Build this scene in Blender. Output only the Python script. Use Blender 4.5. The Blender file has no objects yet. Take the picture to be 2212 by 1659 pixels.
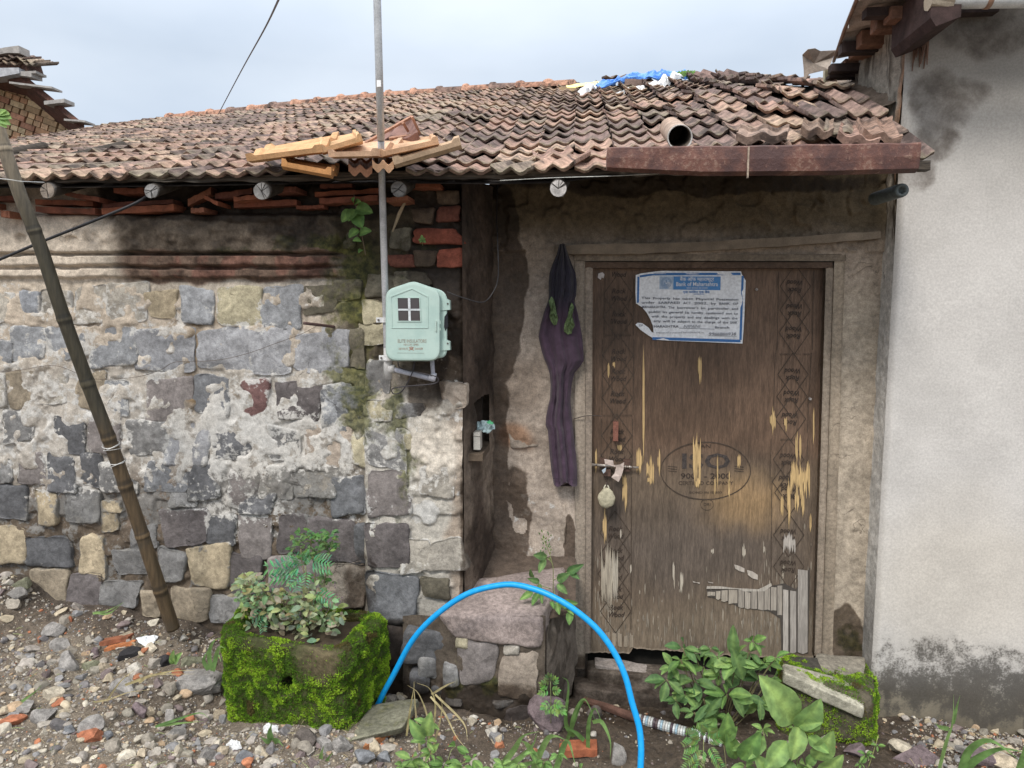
import bpy, math, random
import numpy as np
from mathutils import Vector, Matrix, Euler

scene = bpy.context.scene
COL = scene.collection
R = math.radians
rnd = random.Random(7)

# ------------------------------------------------------------------ camera
F = 1550.0            # focal length in pixels of the 2212 x 1659 working frame
CAM = Vector((0.0, -3.3, 1.75))
YAW, PITCH = R(5.0), R(6.0)
fh = Vector((-math.sin(YAW), math.cos(YAW), 0))
RIGHT = Vector((math.cos(YAW), math.sin(YAW), 0))
FWD = fh * math.cos(PITCH) + Vector((0, 0, -1)) * math.sin(PITCH)
UP = fh * math.sin(PITCH) + Vector((0, 0, 1)) * math.cos(PITCH)
cam_d = bpy.data.cameras.new('camera')
cam = bpy.data.objects.new('camera', cam_d)
COL.objects.link(cam)
cam_d.sensor_width = 36.0
cam_d.lens = F / 2212.0 * 36.0
cam_d.clip_start = 0.05
cam_d.clip_end = 500
m3 = Matrix((RIGHT, UP, -FWD)).transposed()
cam.matrix_world = Matrix.Translation(CAM) @ m3.to_4x4()
scene.camera = cam

# ------------------------------------------------------------------ sky and sun
SUN_EL, SUN_AZ = R(48), R(200)
world = bpy.data.worlds.new('World')
scene.world = world
world.use_nodes = True
wn, wl = world.node_tree.nodes, world.node_tree.links
wn.clear()
w_out = wn.new('ShaderNodeOutputWorld')
w_bg = wn.new('ShaderNodeBackground')
w_sky = wn.new('ShaderNodeTexSky')
w_sky.sky_type = 'NISHITA'
w_sky.sun_disc = False
w_sky.sun_elevation = SUN_EL
w_sky.sun_rotation = SUN_AZ
w_sky.air_density = 1.0
w_sky.dust_density = 2.0
# an overcast cloud deck lies over the clear sky: thick, soft, a little uneven
tc = wn.new('ShaderNodeTexCoord')
mp = wn.new('ShaderNodeMapping'); mp.inputs['Scale'].default_value = (1.0, 1.0, 2.2)
nz = wn.new('ShaderNodeTexNoise'); nz.inputs['Scale'].default_value = 1.9; nz.inputs['Detail'].default_value = 5; nz.inputs['Roughness'].default_value = 0.5
cr = wn.new('ShaderNodeValToRGB')
cr.color_ramp.elements[0].position = 0.3; cr.color_ramp.elements[0].color = (3.45, 4.1, 5.0, 1)
cr.color_ramp.elements[1].position = 0.68; cr.color_ramp.elements[1].color = (5.0, 5.55, 6.25, 1)
mixw = wn.new('ShaderNodeMix'); mixw.data_type = 'RGBA'; mixw.inputs[0].default_value = 0.93
sep = wn.new('ShaderNodeSeparateXYZ')
mr = wn.new('ShaderNodeMapRange'); mr.inputs[1].default_value = 0.30; mr.inputs[2].default_value = 0.95
mr.inputs[3].default_value = 1.0; mr.inputs[4].default_value = 3.1
mulw = wn.new('ShaderNodeVectorMath'); mulw.operation = 'SCALE'
wl.new(tc.outputs['Generated'], mp.inputs['Vector']); wl.new(mp.outputs[0], nz.inputs['Vector'])
wl.new(nz.outputs['Fac'], cr.inputs['Fac'])
wl.new(w_sky.outputs[0], mixw.inputs[6]); wl.new(cr.outputs['Color'], mixw.inputs[7])
wl.new(tc.outputs['Generated'], sep.inputs[0]); wl.new(sep.outputs['Z'], mr.inputs[0])
grey = wn.new('ShaderNodeMix'); grey.data_type = 'RGBA'; grey.inputs[7].default_value = (5.3, 5.35, 5.4, 1)
mr2 = wn.new('ShaderNodeMapRange'); mr2.inputs[1].default_value = 0.3; mr2.inputs[2].default_value = 0.7; mr2.inputs[4].default_value = .9
wl.new(sep.outputs['Z'], mr2.inputs[0]); wl.new(mr2.outputs[0], grey.inputs[0]); wl.new(mixw.outputs[2], grey.inputs[6])
wl.new(grey.outputs[2], mulw.inputs[0]); wl.new(mr.outputs[0], mulw.inputs['Scale'])
wl.new(mulw.outputs[0], w_bg.inputs['Color'])
w_bg.inputs['Strength'].default_value = 0.1
wl.new(w_bg.outputs[0], w_out.inputs['Surface'])
sun_d = bpy.data.lights.new('sun', 'SUN')
sun_d.energy = 1.5
sun_d.angle = R(14)
sun_d.color = (1.0, 0.95, 0.88)
sun = bpy.data.objects.new('sun', sun_d)
COL.objects.link(sun)
# sun stands behind the camera's left shoulder, high up
sdir = Vector((math.sin(SUN_AZ) * math.cos(SUN_EL), math.cos(SUN_AZ) * math.cos(SUN_EL), math.sin(SUN_EL)))
sun.rotation_euler = sdir.to_track_quat('Z', 'Y').to_euler()
vs = scene.view_settings
vs.view_transform = 'Standard'
try: vs.look = 'None'
except Exception: pass
vs.exposure = 0.68
vs.gamma = 1.0
vs.use_curve_mapping = False

# ------------------------------------------------------------------ picture <-> place
def ray(px, py):
    return FWD + RIGHT * ((px - 1106.0) / F) - UP * ((py - 829.5) / F)
def P(px, py, Y):
    """the point of the vertical plane y = Y seen at (px, py)"""
    r = ray(px, py)
    return CAM + r * ((Y - CAM.y) / r.y)
def XW(px, Y): return P(px, 680, Y).x
_R = np.array([RIGHT, UP, FWD])
def Pn(px, py, Y):
    px = np.asarray(px, float); py = np.asarray(py, float)
    r = (np.outer((px - 1106.0).ravel() / F, RIGHT) - np.outer((py - 829.5).ravel() / F, UP)) + np.array(FWD)
    t = (np.broadcast_to(np.asarray(Y, float), px.shape).ravel() - CAM.y) / r[:, 1]
    return np.array(CAM) + r * t[:, None]
def proj(co):
    d = np.asarray(co, float) - np.array(CAM)
    c = d @ _R.T
    return 1106 + F * c[..., 0] / c[..., 2], 829.5 - F * c[..., 1] / c[..., 2]

# crops of the photograph I measured in -> working frame
def cA(x, y): return x * .34313, 569.3 + y * .34313
def cB(x, y): return 704.8 + x * .34313, 569.3 + y * .34313
def cC(x, y): return x * .34642, 1084.3 + y * .34642
def cD(x, y): return 704.8 + x * .34642, 1084.3 + y * .34642
def cE(x, y): return 1453.0 + x * .34642, 1084.3 + y * .34642
def cF(x, y): return 1236.1 + x * .34313, 487.9 + y * .34313
def cR1(x, y): return x * .34313, 81.3 + y * .34313
def cR2(x, y): return 704.8 + x * .34313, 81.3 + y * .34313
def cR3(x, y): return 1453.0 + x * .34313, y * .34313
def cG(x, y): return 1301.2 + x * .26148, 1030.1 + y * .26148      # lower door close-up
def cT(x, y): return 1138.5 + x * .24508, 135.5 + y * .24508       # tarp close-up
def cL(x, y): return 487.9 + x * .24508, 244.0 + y * .24508        # loose tiles close-up
def cH(x, y): return x * .17157, 81.3 + y * .17157                  # brick house close-up

# ------------------------------------------------------------------ numpy noise
_rs = np.random.RandomState(11)
_perm = _rs.permutation(256); _perm = np.concatenate([_perm, _perm, _perm])
_val = _rs.rand(256) * 2 - 1
def noise3(p):
    p = np.asarray(p, float)
    i = np.floor(p).astype(int); f = p - i; i &= 255
    u = f * f * f * (f * (f * 6 - 15) + 10)
    def h(a, b, c): return _val[_perm[_perm[_perm[(i[..., 0] + a) & 255] + ((i[..., 1] + b) & 255)] + ((i[..., 2] + c) & 255)]]
    x, y, z = u[..., 0], u[..., 1], u[..., 2]
    def L(a, b, t): return a + (b - a) * t
    return L(L(L(h(0,0,0), h(1,0,0), x), L(h(0,1,0), h(1,1,0), x), y), L(L(h(0,0,1), h(1,0,1), x), L(h(0,1,1), h(1,1,1), x), y), z)
def fbm(p, o=4, g=.5):
    p = np.asarray(p, float); s = 0; a = 1.0; t = 0
    for k in range(o):
        s = s + a * noise3(p * 2 ** k + 17.3 * k); t += a; a *= g
    return s / t * 1.6
def sstep(a, b, x):
    t = np.clip((x - a) / (b - a), 0, 1)
    return t * t * (3 - 2 * t)

# ------------------------------------------------------------------ objects
def link(name, data, parent=None):
    o = bpy.data.objects.new(name, data)
    COL.objects.link(o)
    if parent is not None: o.parent = parent
    return o
def tag(o, label=None, cat=None, group=None, kind=None):
    if label: o['label'] = label
    if cat: o['category'] = cat
    if group: o['group'] = group
    if kind: o['kind'] = kind
    return o
def empty(name, loc=(0, 0, 0), label=None, cat=None, group=None):
    o = link(name, None)
    o.empty_display_size = .05
    o.location = loc
    bpy.context.view_layer.update() if False else None
    return tag(o, label, cat, group)
def shade(col, k): return tuple(c * k for c in col)
def mesh_from(name, v, f, mat=None, smooth=True, attrs=None):
    """v (n,3) array, f: (m,3)/(m,4) int array or list of lists"""
    me = bpy.data.meshes.new(name)
    if isinstance(f, np.ndarray):
        n, k = f.shape
        me.vertices.add(len(v)); me.vertices.foreach_set('co', np.asarray(v, np.float32).ravel())
        me.loops.add(n * k); me.loops.foreach_set('vertex_index', f.astype(np.int32).ravel())
        me.polygons.add(n); me.polygons.foreach_set('loop_start', np.arange(0, n * k, k, dtype=np.int32))
        try: me.polygons.foreach_set('loop_total', np.full(n, k, np.int32))
        except Exception: pass
        me.update(calc_edges=True)
        me.validate()
    else:
        me.from_pydata([tuple(x) for x in v], [], [list(x) for x in f])
    me.polygons.foreach_set('use_smooth', [smooth] * len(me.polygons))
    if attrs:
        for an, a in attrs.items():
            at = me.color_attributes.new(an, 'FLOAT_COLOR', 'POINT')
            a = np.asarray(a, np.float32)
            if a.shape[1] == 3: a = np.hstack([a, np.ones((len(a), 1), np.float32)])
            at.data.foreach_set('color', a.ravel())
    if mat: me.materials.append(mat)
    return me
def obj(name, me, parent=None, loc=None):
    """coordinates are world coordinates; the parent's own location is taken off"""
    o = link(name, me, parent)
    off = Vector((0, 0, 0))
    p = parent
    while p is not None:
        off += p.location; p = p.parent
    if loc is None:
        o.location = -off if parent is not None else (0, 0, 0)
        if parent is not None and off.length > 0 and me is not None and me.users == 1:
            me.transform(Matrix.Translation(-off)); o.location = (0, 0, 0)
    else:
        o.location = Vector(loc) - off
    return o
def objM(name, me, parent, M):
    o = link(name, me, parent)
    off = Vector((0, 0, 0)); p = parent
    while p is not None:
        off += p.location; p = p.parent
    o.matrix_local = Matrix.Translation(-off) @ M
    return o

class MB:
    def __init__(s): s.v = []; s.f = []; s.c = []
    def add(s, v, f, col=None):
        b = len(s.v); s.v += [tuple(x) for x in v]; s.f += [[i + b for i in q] for q in f]
        s.c += [col if col is not None else (1, 1, 1)] * len(v)
        return s
    def box(s, lo, hi, col=None, M=None):
        x0, y0, z0 = lo; x1, y1, z1 = hi
        v = [Vector(p) for p in [(x0,y0,z0),(x1,y0,z0),(x1,y1,z0),(x0,y1,z0),(x0,y0,z1),(x1,y0,z1),(x1,y1,z1),(x0,y1,z1)]]
        if M is not None: v = [M @ p for p in v]
        return s.add(v, [(0,3,2,1),(4,5,6,7),(0,1,5,4),(1,2,6,5),(2,3,7,6),(3,0,4,7)], col)
    def tube(s, pts, r, n=8, col=None, caps=True, jit=0):
        pts = [Vector(p) for p in pts]
        rr = r if isinstance(r, (list, tuple)) else [r] * len(pts)
        vs_ = []; prev = None
        for i, p in enumerate(pts):
            t = (pts[min(i + 1, len(pts) - 1)] - pts[max(i - 1, 0)]).normalized()
            a = prev if prev is not None else (Vector((0, 0, 1)) if abs(t.z) < .9 else Vector((1, 0, 0)))
            a = (a - t * a.dot(t)).normalized(); prev = a
            b = t.cross(a)
            for k in range(n):
                g = 2 * math.pi * k / n
                q = rr[i] * (1 + (jit * math.sin(3.1 * k + 1.7 * i) if jit else 0))
                vs_.append(p + (a * math.cos(g) + b * math.sin(g)) * q)
        fs = []
        for i in range(len(pts) - 1):
            for k in range(n):
                fs.append((i*n+k, i*n+(k+1)%n, (i+1)*n+(k+1)%n, (i+1)*n+k))
        if caps:
            fs.append(tuple(range(n - 1, -1, -1))); fs.append(tuple((len(pts)-1)*n + k for k in range(n)))
        return s.add(vs_, fs, col)
    def prism(s, poly, y0, y1, col=None):
        """polygon of (x, z) extruded along y"""
        n = len(poly)
        v = [(x, y0, z) for x, z in poly] + [(x, y1, z) for x, z in poly]
        f = [tuple(range(n)), tuple(range(2*n-1, n-1, -1))] + [(i, i + n, (i+1) % n + n, (i+1) % n) for i in range(n)]
        return s.add(v, f, col)
    def mesh(s, name, mat, smooth=False):
        return mesh_from(name, s.v, s.f, mat, smooth, {'Col': np.array(s.c)} if s.c else None)
    def build(s, name, mat, parent=None, smooth=False, bevel=0):
        me = s.mesh(name, mat, smooth)
        o = obj(name, me, parent)
        if bevel:
            b = o.modifiers.new('bevel', 'BEVEL'); b.width = bevel; b.segments = 2; b.limit_method = 'ANGLE'
        return o

def grid_faces(nx, ny):
    i = np.arange(nx - 1); j = np.arange(ny - 1)
    I, J = np.meshgrid(i, j)
    a = (J * nx + I).ravel()
    return np.stack([a, a + 1, a + nx + 1, a + nx], 1)
def spline(pts, n=8):
    pts = [Vector(p) for p in pts]; out = []
    q = [pts[0] * 2 - pts[1]] + pts + [pts[-1] * 2 - pts[-2]]
    for i in range(1, len(q) - 2):
        for k in range(n):
            t = k / n
            out.append(.5 * ((2 * q[i]) + (q[i+1] - q[i-1]) * t + (2*q[i-1] - 5*q[i] + 4*q[i+1] - q[i+2]) * t*t + (3*q[i] - q[i-1] - 3*q[i+1] + q[i+2]) * t**3))
    out.append(pts[-1])
    return out

# ------------------------------------------------------------------ materials
def nodes(name):
    m = bpy.data.materials.new(name); m.use_nodes = True
    t = m.node_tree; t.nodes.clear()
    out = t.nodes.new('ShaderNodeOutputMaterial'); b = t.nodes.new('ShaderNodeBsdfPrincipled')
    t.links.new(b.outputs[0], out.inputs[0])
    return m, t, b
def N(t, kind, **kw):
    n = t.nodes.new(kind)
    for k, v in kw.items():
        if k.startswith('i_'): n.inputs[k[2:].replace('_', ' ')].default_value = v
        else: setattr(n, k, v)
    return n
def noise_node(t, scale, detail=4, rough=.55, src=None, dist=0.0):
    n = N(t, 'ShaderNodeTexNoise'); n.inputs['Scale'].default_value = scale; n.inputs['Detail'].default_value = detail
    n.inputs['Roughness'].default_value = rough; n.inputs['Distortion'].default_value = dist
    t.links.new(src, n.inputs['Vector'])
    return n.outputs['Fac']
def mapr(t, x, a, b, c, d):
    n = N(t, 'ShaderNodeMapRange'); n.interpolation_type = 'SMOOTHSTEP'
    t.links.new(x, n.inputs[0]); n.inputs[1].default_value = a; n.inputs[2].default_value = b; n.inputs[3].default_value = c; n.inputs[4].default_value = d
    return n.outputs[0]
def mathn(t, op, a, b):
    n = N(t, 'ShaderNodeMath', operation=op)
    for k, x in ((0, a), (1, b)):
        if isinstance(x, (int, float)): n.inputs[k].default_value = x
        else: t.links.new(x, n.inputs[k])
    return n.outputs[0]
def mixc(t, f, a, b, mode='MIX'):
    n = N(t, 'ShaderNodeMix', data_type='RGBA', blend_type=mode)
    for k, x in ((0, f), (6, a), (7, b)):
        if isinstance(x, (int, float)): n.inputs[k].default_value = x
        elif isinstance(x, tuple): n.inputs[k].default_value = (*x, 1) if len(x) == 3 else x
        else: t.links.new(x, n.inputs[k])
    return n.outputs[2]
def scalec(t, c, f):
    n = N(t, 'ShaderNodeVectorMath', operation='SCALE'); t.links.new(c, n.inputs[0])
    if isinstance(f, (int, float)): n.inputs['Scale'].default_value = f
    else: t.links.new(f, n.inputs['Scale'])
    return n.outputs[0]
def bump(t, b, h, dist, strength=1.0):
    n = N(t, 'ShaderNodeBump'); n.inputs['Distance'].default_value = dist; n.inputs['Strength'].default_value = strength
    t.links.new(h, n.inputs['Height']); t.links.new(n.outputs[0], b.inputs['Normal'])

def masonry_mat(name, wash_col=(.54, .515, .475), grain=1.0, bumpd=.0042, streak=False, va=1.0, cracks=True, soft=.08, wash_max=.82, wash_soft=.08):
    """colour from attribute Col; Mask = (lime wash, water stain, moss) and procedural edges for each"""
    m, t, b = nodes(name)
    geo = N(t, 'ShaderNodeNewGeometry').outputs['Position']
    ca = N(t, 'ShaderNodeVertexColor', layer_name='Col').outputs['Color']
    man = N(t, 'ShaderNodeVertexColor', layer_name='Mask'); ma = man.outputs['Color']
    s = N(t, 'ShaderNodeSeparateColor'); t.links.new(ma, s.inputs[0])
    n1 = noise_node(t, 11, 8, .66, geo, .3)
    n2 = noise_node(t, 34 * grain, 6, .68, geo)
    n3 = noise_node(t, 190 * grain, 3, .6, geo)
    n4 = noise_node(t, 4.5, 5, .6, geo)
    v = mapr(t, n2, .25, .75, 1 - .32 * va, 1 + .30 * va)
    v2 = mapr(t, n3, .3, .7, 1 - .16 * va, 1 + .14 * va)
    v4 = mapr(t, n4, .3, .7, 1 - .14 * va, 1 + .14 * va)
    base = scalec(t, ca, mathn(t, 'MULTIPLY', mathn(t, 'MULTIPLY', v, v2), v4))
    # lime wash and cement smears
    e = mathn(t, 'ADD', s.outputs[0], mathn(t, 'MULTIPLY', mathn(t, 'SUBTRACT', n1, .5), 1.6))
    e = mathn(t, 'ADD', e, mathn(t, 'MULTIPLY', mathn(t, 'SUBTRACT', n2, .5), 1.1))
    fw = mapr(t, e, .56 - wash_soft, .56 + wash_soft, 0, 1)
    wcol = scalec(t, mixc(t, mapr(t, n4, .35, .65, 0, 1), wash_col, (wash_col[0]*.93, wash_col[1]*.96, wash_col[2]*1.0)), mathn(t, 'MULTIPLY', v2, mapr(t, n2, .25, .75, .78, 1.18)))
    wh = mapr(t, mathn(t, 'ADD', man.outputs['Alpha'], mathn(t, 'MULTIPLY', mathn(t, 'SUBTRACT', n2, .5), 1.6)), .35, .6, 0, 1)
    wcol = mixc(t, wh, scalec(t, wcol, .36), wcol)
    c = mixc(t, mathn(t, 'MULTIPLY', fw, wash_max), base, wcol)
    # moss and algae
    g = mathn(t, 'ADD', s.outputs[2], mathn(t, 'MULTIPLY', mathn(t, 'SUBTRACT', n1, .5), 1.4))
    fm = mapr(t, g, .42, .72, 0, 1)
    c = mixc(t, mathn(t, 'MULTIPLY', fm, .85), c, mixc(t, mapr(t, n2, .35, .65, 0, 1), (.035, .042, .014), (.14, .135, .04)))
    # water stains
    q = mathn(t, 'ADD', s.outputs[1], mathn(t, 'MULTIPLY', mathn(t, 'SUBTRACT', n1, .5), .55))
    fq = mapr(t, q, .52 - soft, .52 + soft, 0, 1)
    c = mixc(t, fq, c, mixc(t, .72, c, (.32, .24, .18), 'MULTIPLY'))
    c2 = mixc(t, fq, c, scalec(t, c, .55))
    # hairline cracks
    vo = N(t, 'ShaderNodeTexVoronoi', feature='DISTANCE_TO_EDGE'); vo.inputs['Scale'].default_value = 6.5
    wv = N(t, 'ShaderNodeVectorMath', operation='ADD'); t.links.new(geo, wv.inputs[0])
    nn = N(t, 'ShaderNodeTexNoise'); nn.inputs['Scale'].default_value = 9; nn.inputs['Detail'].default_value = 6; t.links.new(geo, nn.inputs['Vector'])
    t.links.new(scalec(t, nn.outputs['Color'], .18), wv.inputs[1]); t.links.new(wv.outputs[0], vo.inputs['Vector'])
    crk = mapr(t, vo.outputs['Distance'], 0, .012, 1, 0)
    crk = mathn(t, 'MULTIPLY', crk, mapr(t, n4, .56, .68, 0, 1 if cracks else 0))
    c3 = mixc(t, mathn(t, 'MULTIPLY', crk, .7), c2, (.05, .04, .03))
    t.links.new(c3, b.inputs['Base Color'])
    t.links.new(mapr(t, fq, 0, 1, .92, .66), b.inputs['Roughness'])
    b.inputs['Specular IOR Level'].default_value = .3
    h = mathn(t, 'ADD', mathn(t, 'ADD', n2, mathn(t, 'MULTIPLY', n3, .3)), mathn(t, 'MULTIPLY', fw, .16))
    h = mathn(t, 'SUBTRACT', h, mathn(t, 'MULTIPLY', crk, .9))
    bump(t, b, h, bumpd, .9)
    return m

def attr_mat(name, rough=.8, spec=.3, n_scale=40, var=(.7, 1.3), bumpd=.002, fine=200, obj_random=0.0, dark=None, dark_th=(.5, .65), metallic=0, sub=0, trans=0):
    """plain material: attribute Col with grain and blotches"""
    m, t, b = nodes(name)
    geo = N(t, 'ShaderNodeNewGeometry').outputs['Position']
    ca = N(t, 'ShaderNodeVertexColor', layer_name='Col').outputs['Color']
    n2 = noise_node(t, n_scale, 6, .65, geo); n3 = noise_node(t, fine, 3, .6, geo)
    f = mathn(t, 'MULTIPLY', mapr(t, n2, .25, .75, var[0], var[1]), mapr(t, n3, .3, .7, .88, 1.12))
    if obj_random:
        oi = N(t, 'ShaderNodeObjectInfo').outputs['Random']
        f = mathn(t, 'MULTIPLY', f, mapr(t, oi, 0, 1, 1 - obj_random, 1 + obj_random))
    c = scalec(t, ca, f)
    if dark:
        n4 = noise_node(t, n_scale * .35, 6, .7, geo)
        c = mixc(t, mapr(t, n4, dark_th[0], dark_th[1], 0, .85), c, dark)
    t.links.new(c, b.inputs['Base Color'])
    b.inputs['Roughness'].default_value = rough; b.inputs['Specular IOR Level'].default_value = spec; b.inputs['Metallic'].default_value = metallic
    if bumpd: bump(t, b, mathn(t, 'ADD', n2, mathn(t, 'MULTIPLY', n3, .35)), bumpd, .8)
    return m

# ================================================================== GROUND
M_mason = masonry_mat('masonry')
M_stone = masonry_mat('stone', grain=1.3, bumpd=.005)
M_cement = masonry_mat('cement render', wash_col=(.07, .062, .052), grain=3.2, bumpd=.0008, va=.45, cracks=False, soft=.2, wash_max=.9, wash_soft=.24)

YL, YD, YN = -.38, 0.0, -.13       # planes: stone wall, door wall, neighbour's wall
XN = 1.335                         # neighbour's side wall
_gp = [(-200, 1235, -.38), (0, 1238, -.38), (200, 1300, -.38), (380, 1345, -.42), (480, 1375, -.42), (700, 1440, -.42), (860, 1520, -.45),
       (1000, 1540, -.52), (1165, 1565, -.58), (1230, 1500, -.1), (1300, 1500, -.08), (1500, 1505, -.05), (1700, 1510, -.05),
       (1885, 1590, -.28), (2212, 1625, -.27), (2500, 1640, -.27),
       (-200, 1659, -1.30), (0, 1659, -1.28), (300, 1659, -1.18), (500, 1659, -1.08), (800, 1659, -.98), (1100, 1659, -.80), (1300, 1659, -.68),
       (1500, 1659, -.62), (1800, 1659, -.60), (2212, 1659, -.52),
       (480, 1560, -.75), (735, 1590, -.86), (200, 1480, -.8), (0, 1450, -.8)]
_gc = np.array([tuple(P(*g)) for g in _gp] + [(-3.5, -.4, .62), (-3.5, -1.6, .45), (-3, -3.3, .38), (-1, -3.3, .12), (0, -3.3, .0), (1.5, -3.3, -.12), (3, -3, -.15),
                (3.5, -.3, -.15), (0, -2, .05), (1.5, -1.6, -.1), (-6, -3, .5), (0, -8, .05), (0, 3, .0), (8, 0, -.15), (-9, 2, .5)])
def ground_z(X, Y, rough=True):
    X = np.asarray(X, float); Y = np.asarray(Y, float)
    d2 = (X[..., None] - _gc[:, 0]) ** 2 + (Y[..., None] - _gc[:, 1]) ** 2 + .003
    w = 1 / d2 ** 1.7
    z = (w * _gc[:, 2]).sum(-1) / w.sum(-1)
    if rough:
        q = np.stack([X, Y, 0 * X], -1)
        z = z + .018 * fbm(q * 4, 4) + .006 * fbm(q * 25, 3)
    return z
def gz(x, y): return float(ground_z(np.array([x]), np.array([y]))[0])
def PG(px, py):
    """point of the ground seen at (px, py)"""
    r = ray(px, py); t = 1.2
    for k in range(400):
        p = CAM + r * t
        if p.z <= gz(p.x, p.y): return p
        t += .012
    return p
gx = np.concatenate([[-90, -40, -15, -7, -4.5], np.linspace(-3.2, 2.6, 520), [3.2, 4.5, 7, 15, 40, 90]])
gy = np.concatenate([[-90, -40, -15, -7, -4.5, -3.4, -2.6], np.linspace(-2.1, .2, 230), [.6, 1.5, 4, 9, 15, 40, 90]])
GX, GY = np.meshgrid(gx, gy)
GZ = ground_z(GX, GY)
gv = np.stack([GX.ravel(), GY.ravel(), GZ.ravel()], 1)
q = gv * np.array([1, 1, 0])
gpx, gpy = proj(gv)
def lerp3(a, b, w): return np.asarray(a) + (np.asarray(b) - np.asarray(a)) * w[:, None]
gcol = lerp3((.13, .10, .075), (.20, .165, .125), sstep(-.5, .6, fbm(q * 2.5, 4)))
mudw = sstep(-.55, -.25, gv[:, 0] + .0) * sstep(-.95, -.5, gv[:, 1])
gcol = lerp3(gcol, (.085, .062, .043), mudw)
wallw = sstep(-.62, -.42, gv[:, 1]) * (1 - mudw)
gcol = lerp3(gcol, (.075, .056, .042), wallw * .8)
gmask = np.zeros((len(gv), 3)); gmask[:, 1] = mudw * .5 + wallw * .3
m_g, t, b = nodes('earth')
geo = N(t, 'ShaderNodeNewGeometry').outputs['Position']
ca = N(t, 'ShaderNodeVertexColor', layer_name='Col').outputs['Color']
ma = N(t, 'ShaderNodeVertexColor', layer_name='Mask').outputs['Color']
sp = N(t, 'ShaderNodeSeparateColor'); t.links.new(ma, sp.inputs[0])
n2 = noise_node(t, 45, 7, .7, geo); n3 = noise_node(t, 230, 4, .65, geo); n1 = noise_node(t, 7, 5, .6, geo)
c = scalec(t, ca, mathn(t, 'MULTIPLY', mapr(t, n2, .25, .75, .45, 1.5), mapr(t, n3, .3, .7, .7, 1.3)))
wetf = mapr(t, mathn(t, 'ADD', sp.outputs[1], mathn(t, 'SUBTRACT', n1, .5)), .25, .6, 0, 1)
c = mixc(t, wetf, c, scalec(t, c, .8))
t.links.new(c, b.inputs['Base Color']); t.links.new(mapr(t, wetf, 0, 1, .95, .42), b.inputs['Roughness'])
bump(t, b, mathn(t, 'ADD', n2, mathn(t, 'MULTIPLY', n3, .5)), .012, .9)
M_earth = m_g
ground = obj('ground', mesh_from('ground', gv, grid_faces(len(gx), len(gy)), M_earth, True, {'Col': gcol, 'Mask': gmask}))
tag(ground, kind='structure')

# ================================================================== THE HOUSE
house = empty('stone_house', (0, .0, 0), 'old stone and mud house with sagging terracotta tile roof behind the yard', 'house')

def blob(px, py, cx, cy, rx, ry, soft=.35):
    d = np.sqrt(((px - cx) / rx) ** 2 + ((py - cy) / ry) ** 2)
    return 1 - sstep(1 - soft, 1 + soft, d)
def warp(px, py, amp=16, s=.012):
    q = np.stack([px * s, py * s, 0 * px], -1)
    return px + amp * fbm(q, 4), py + amp * fbm(q + 31.7, 4)

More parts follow.
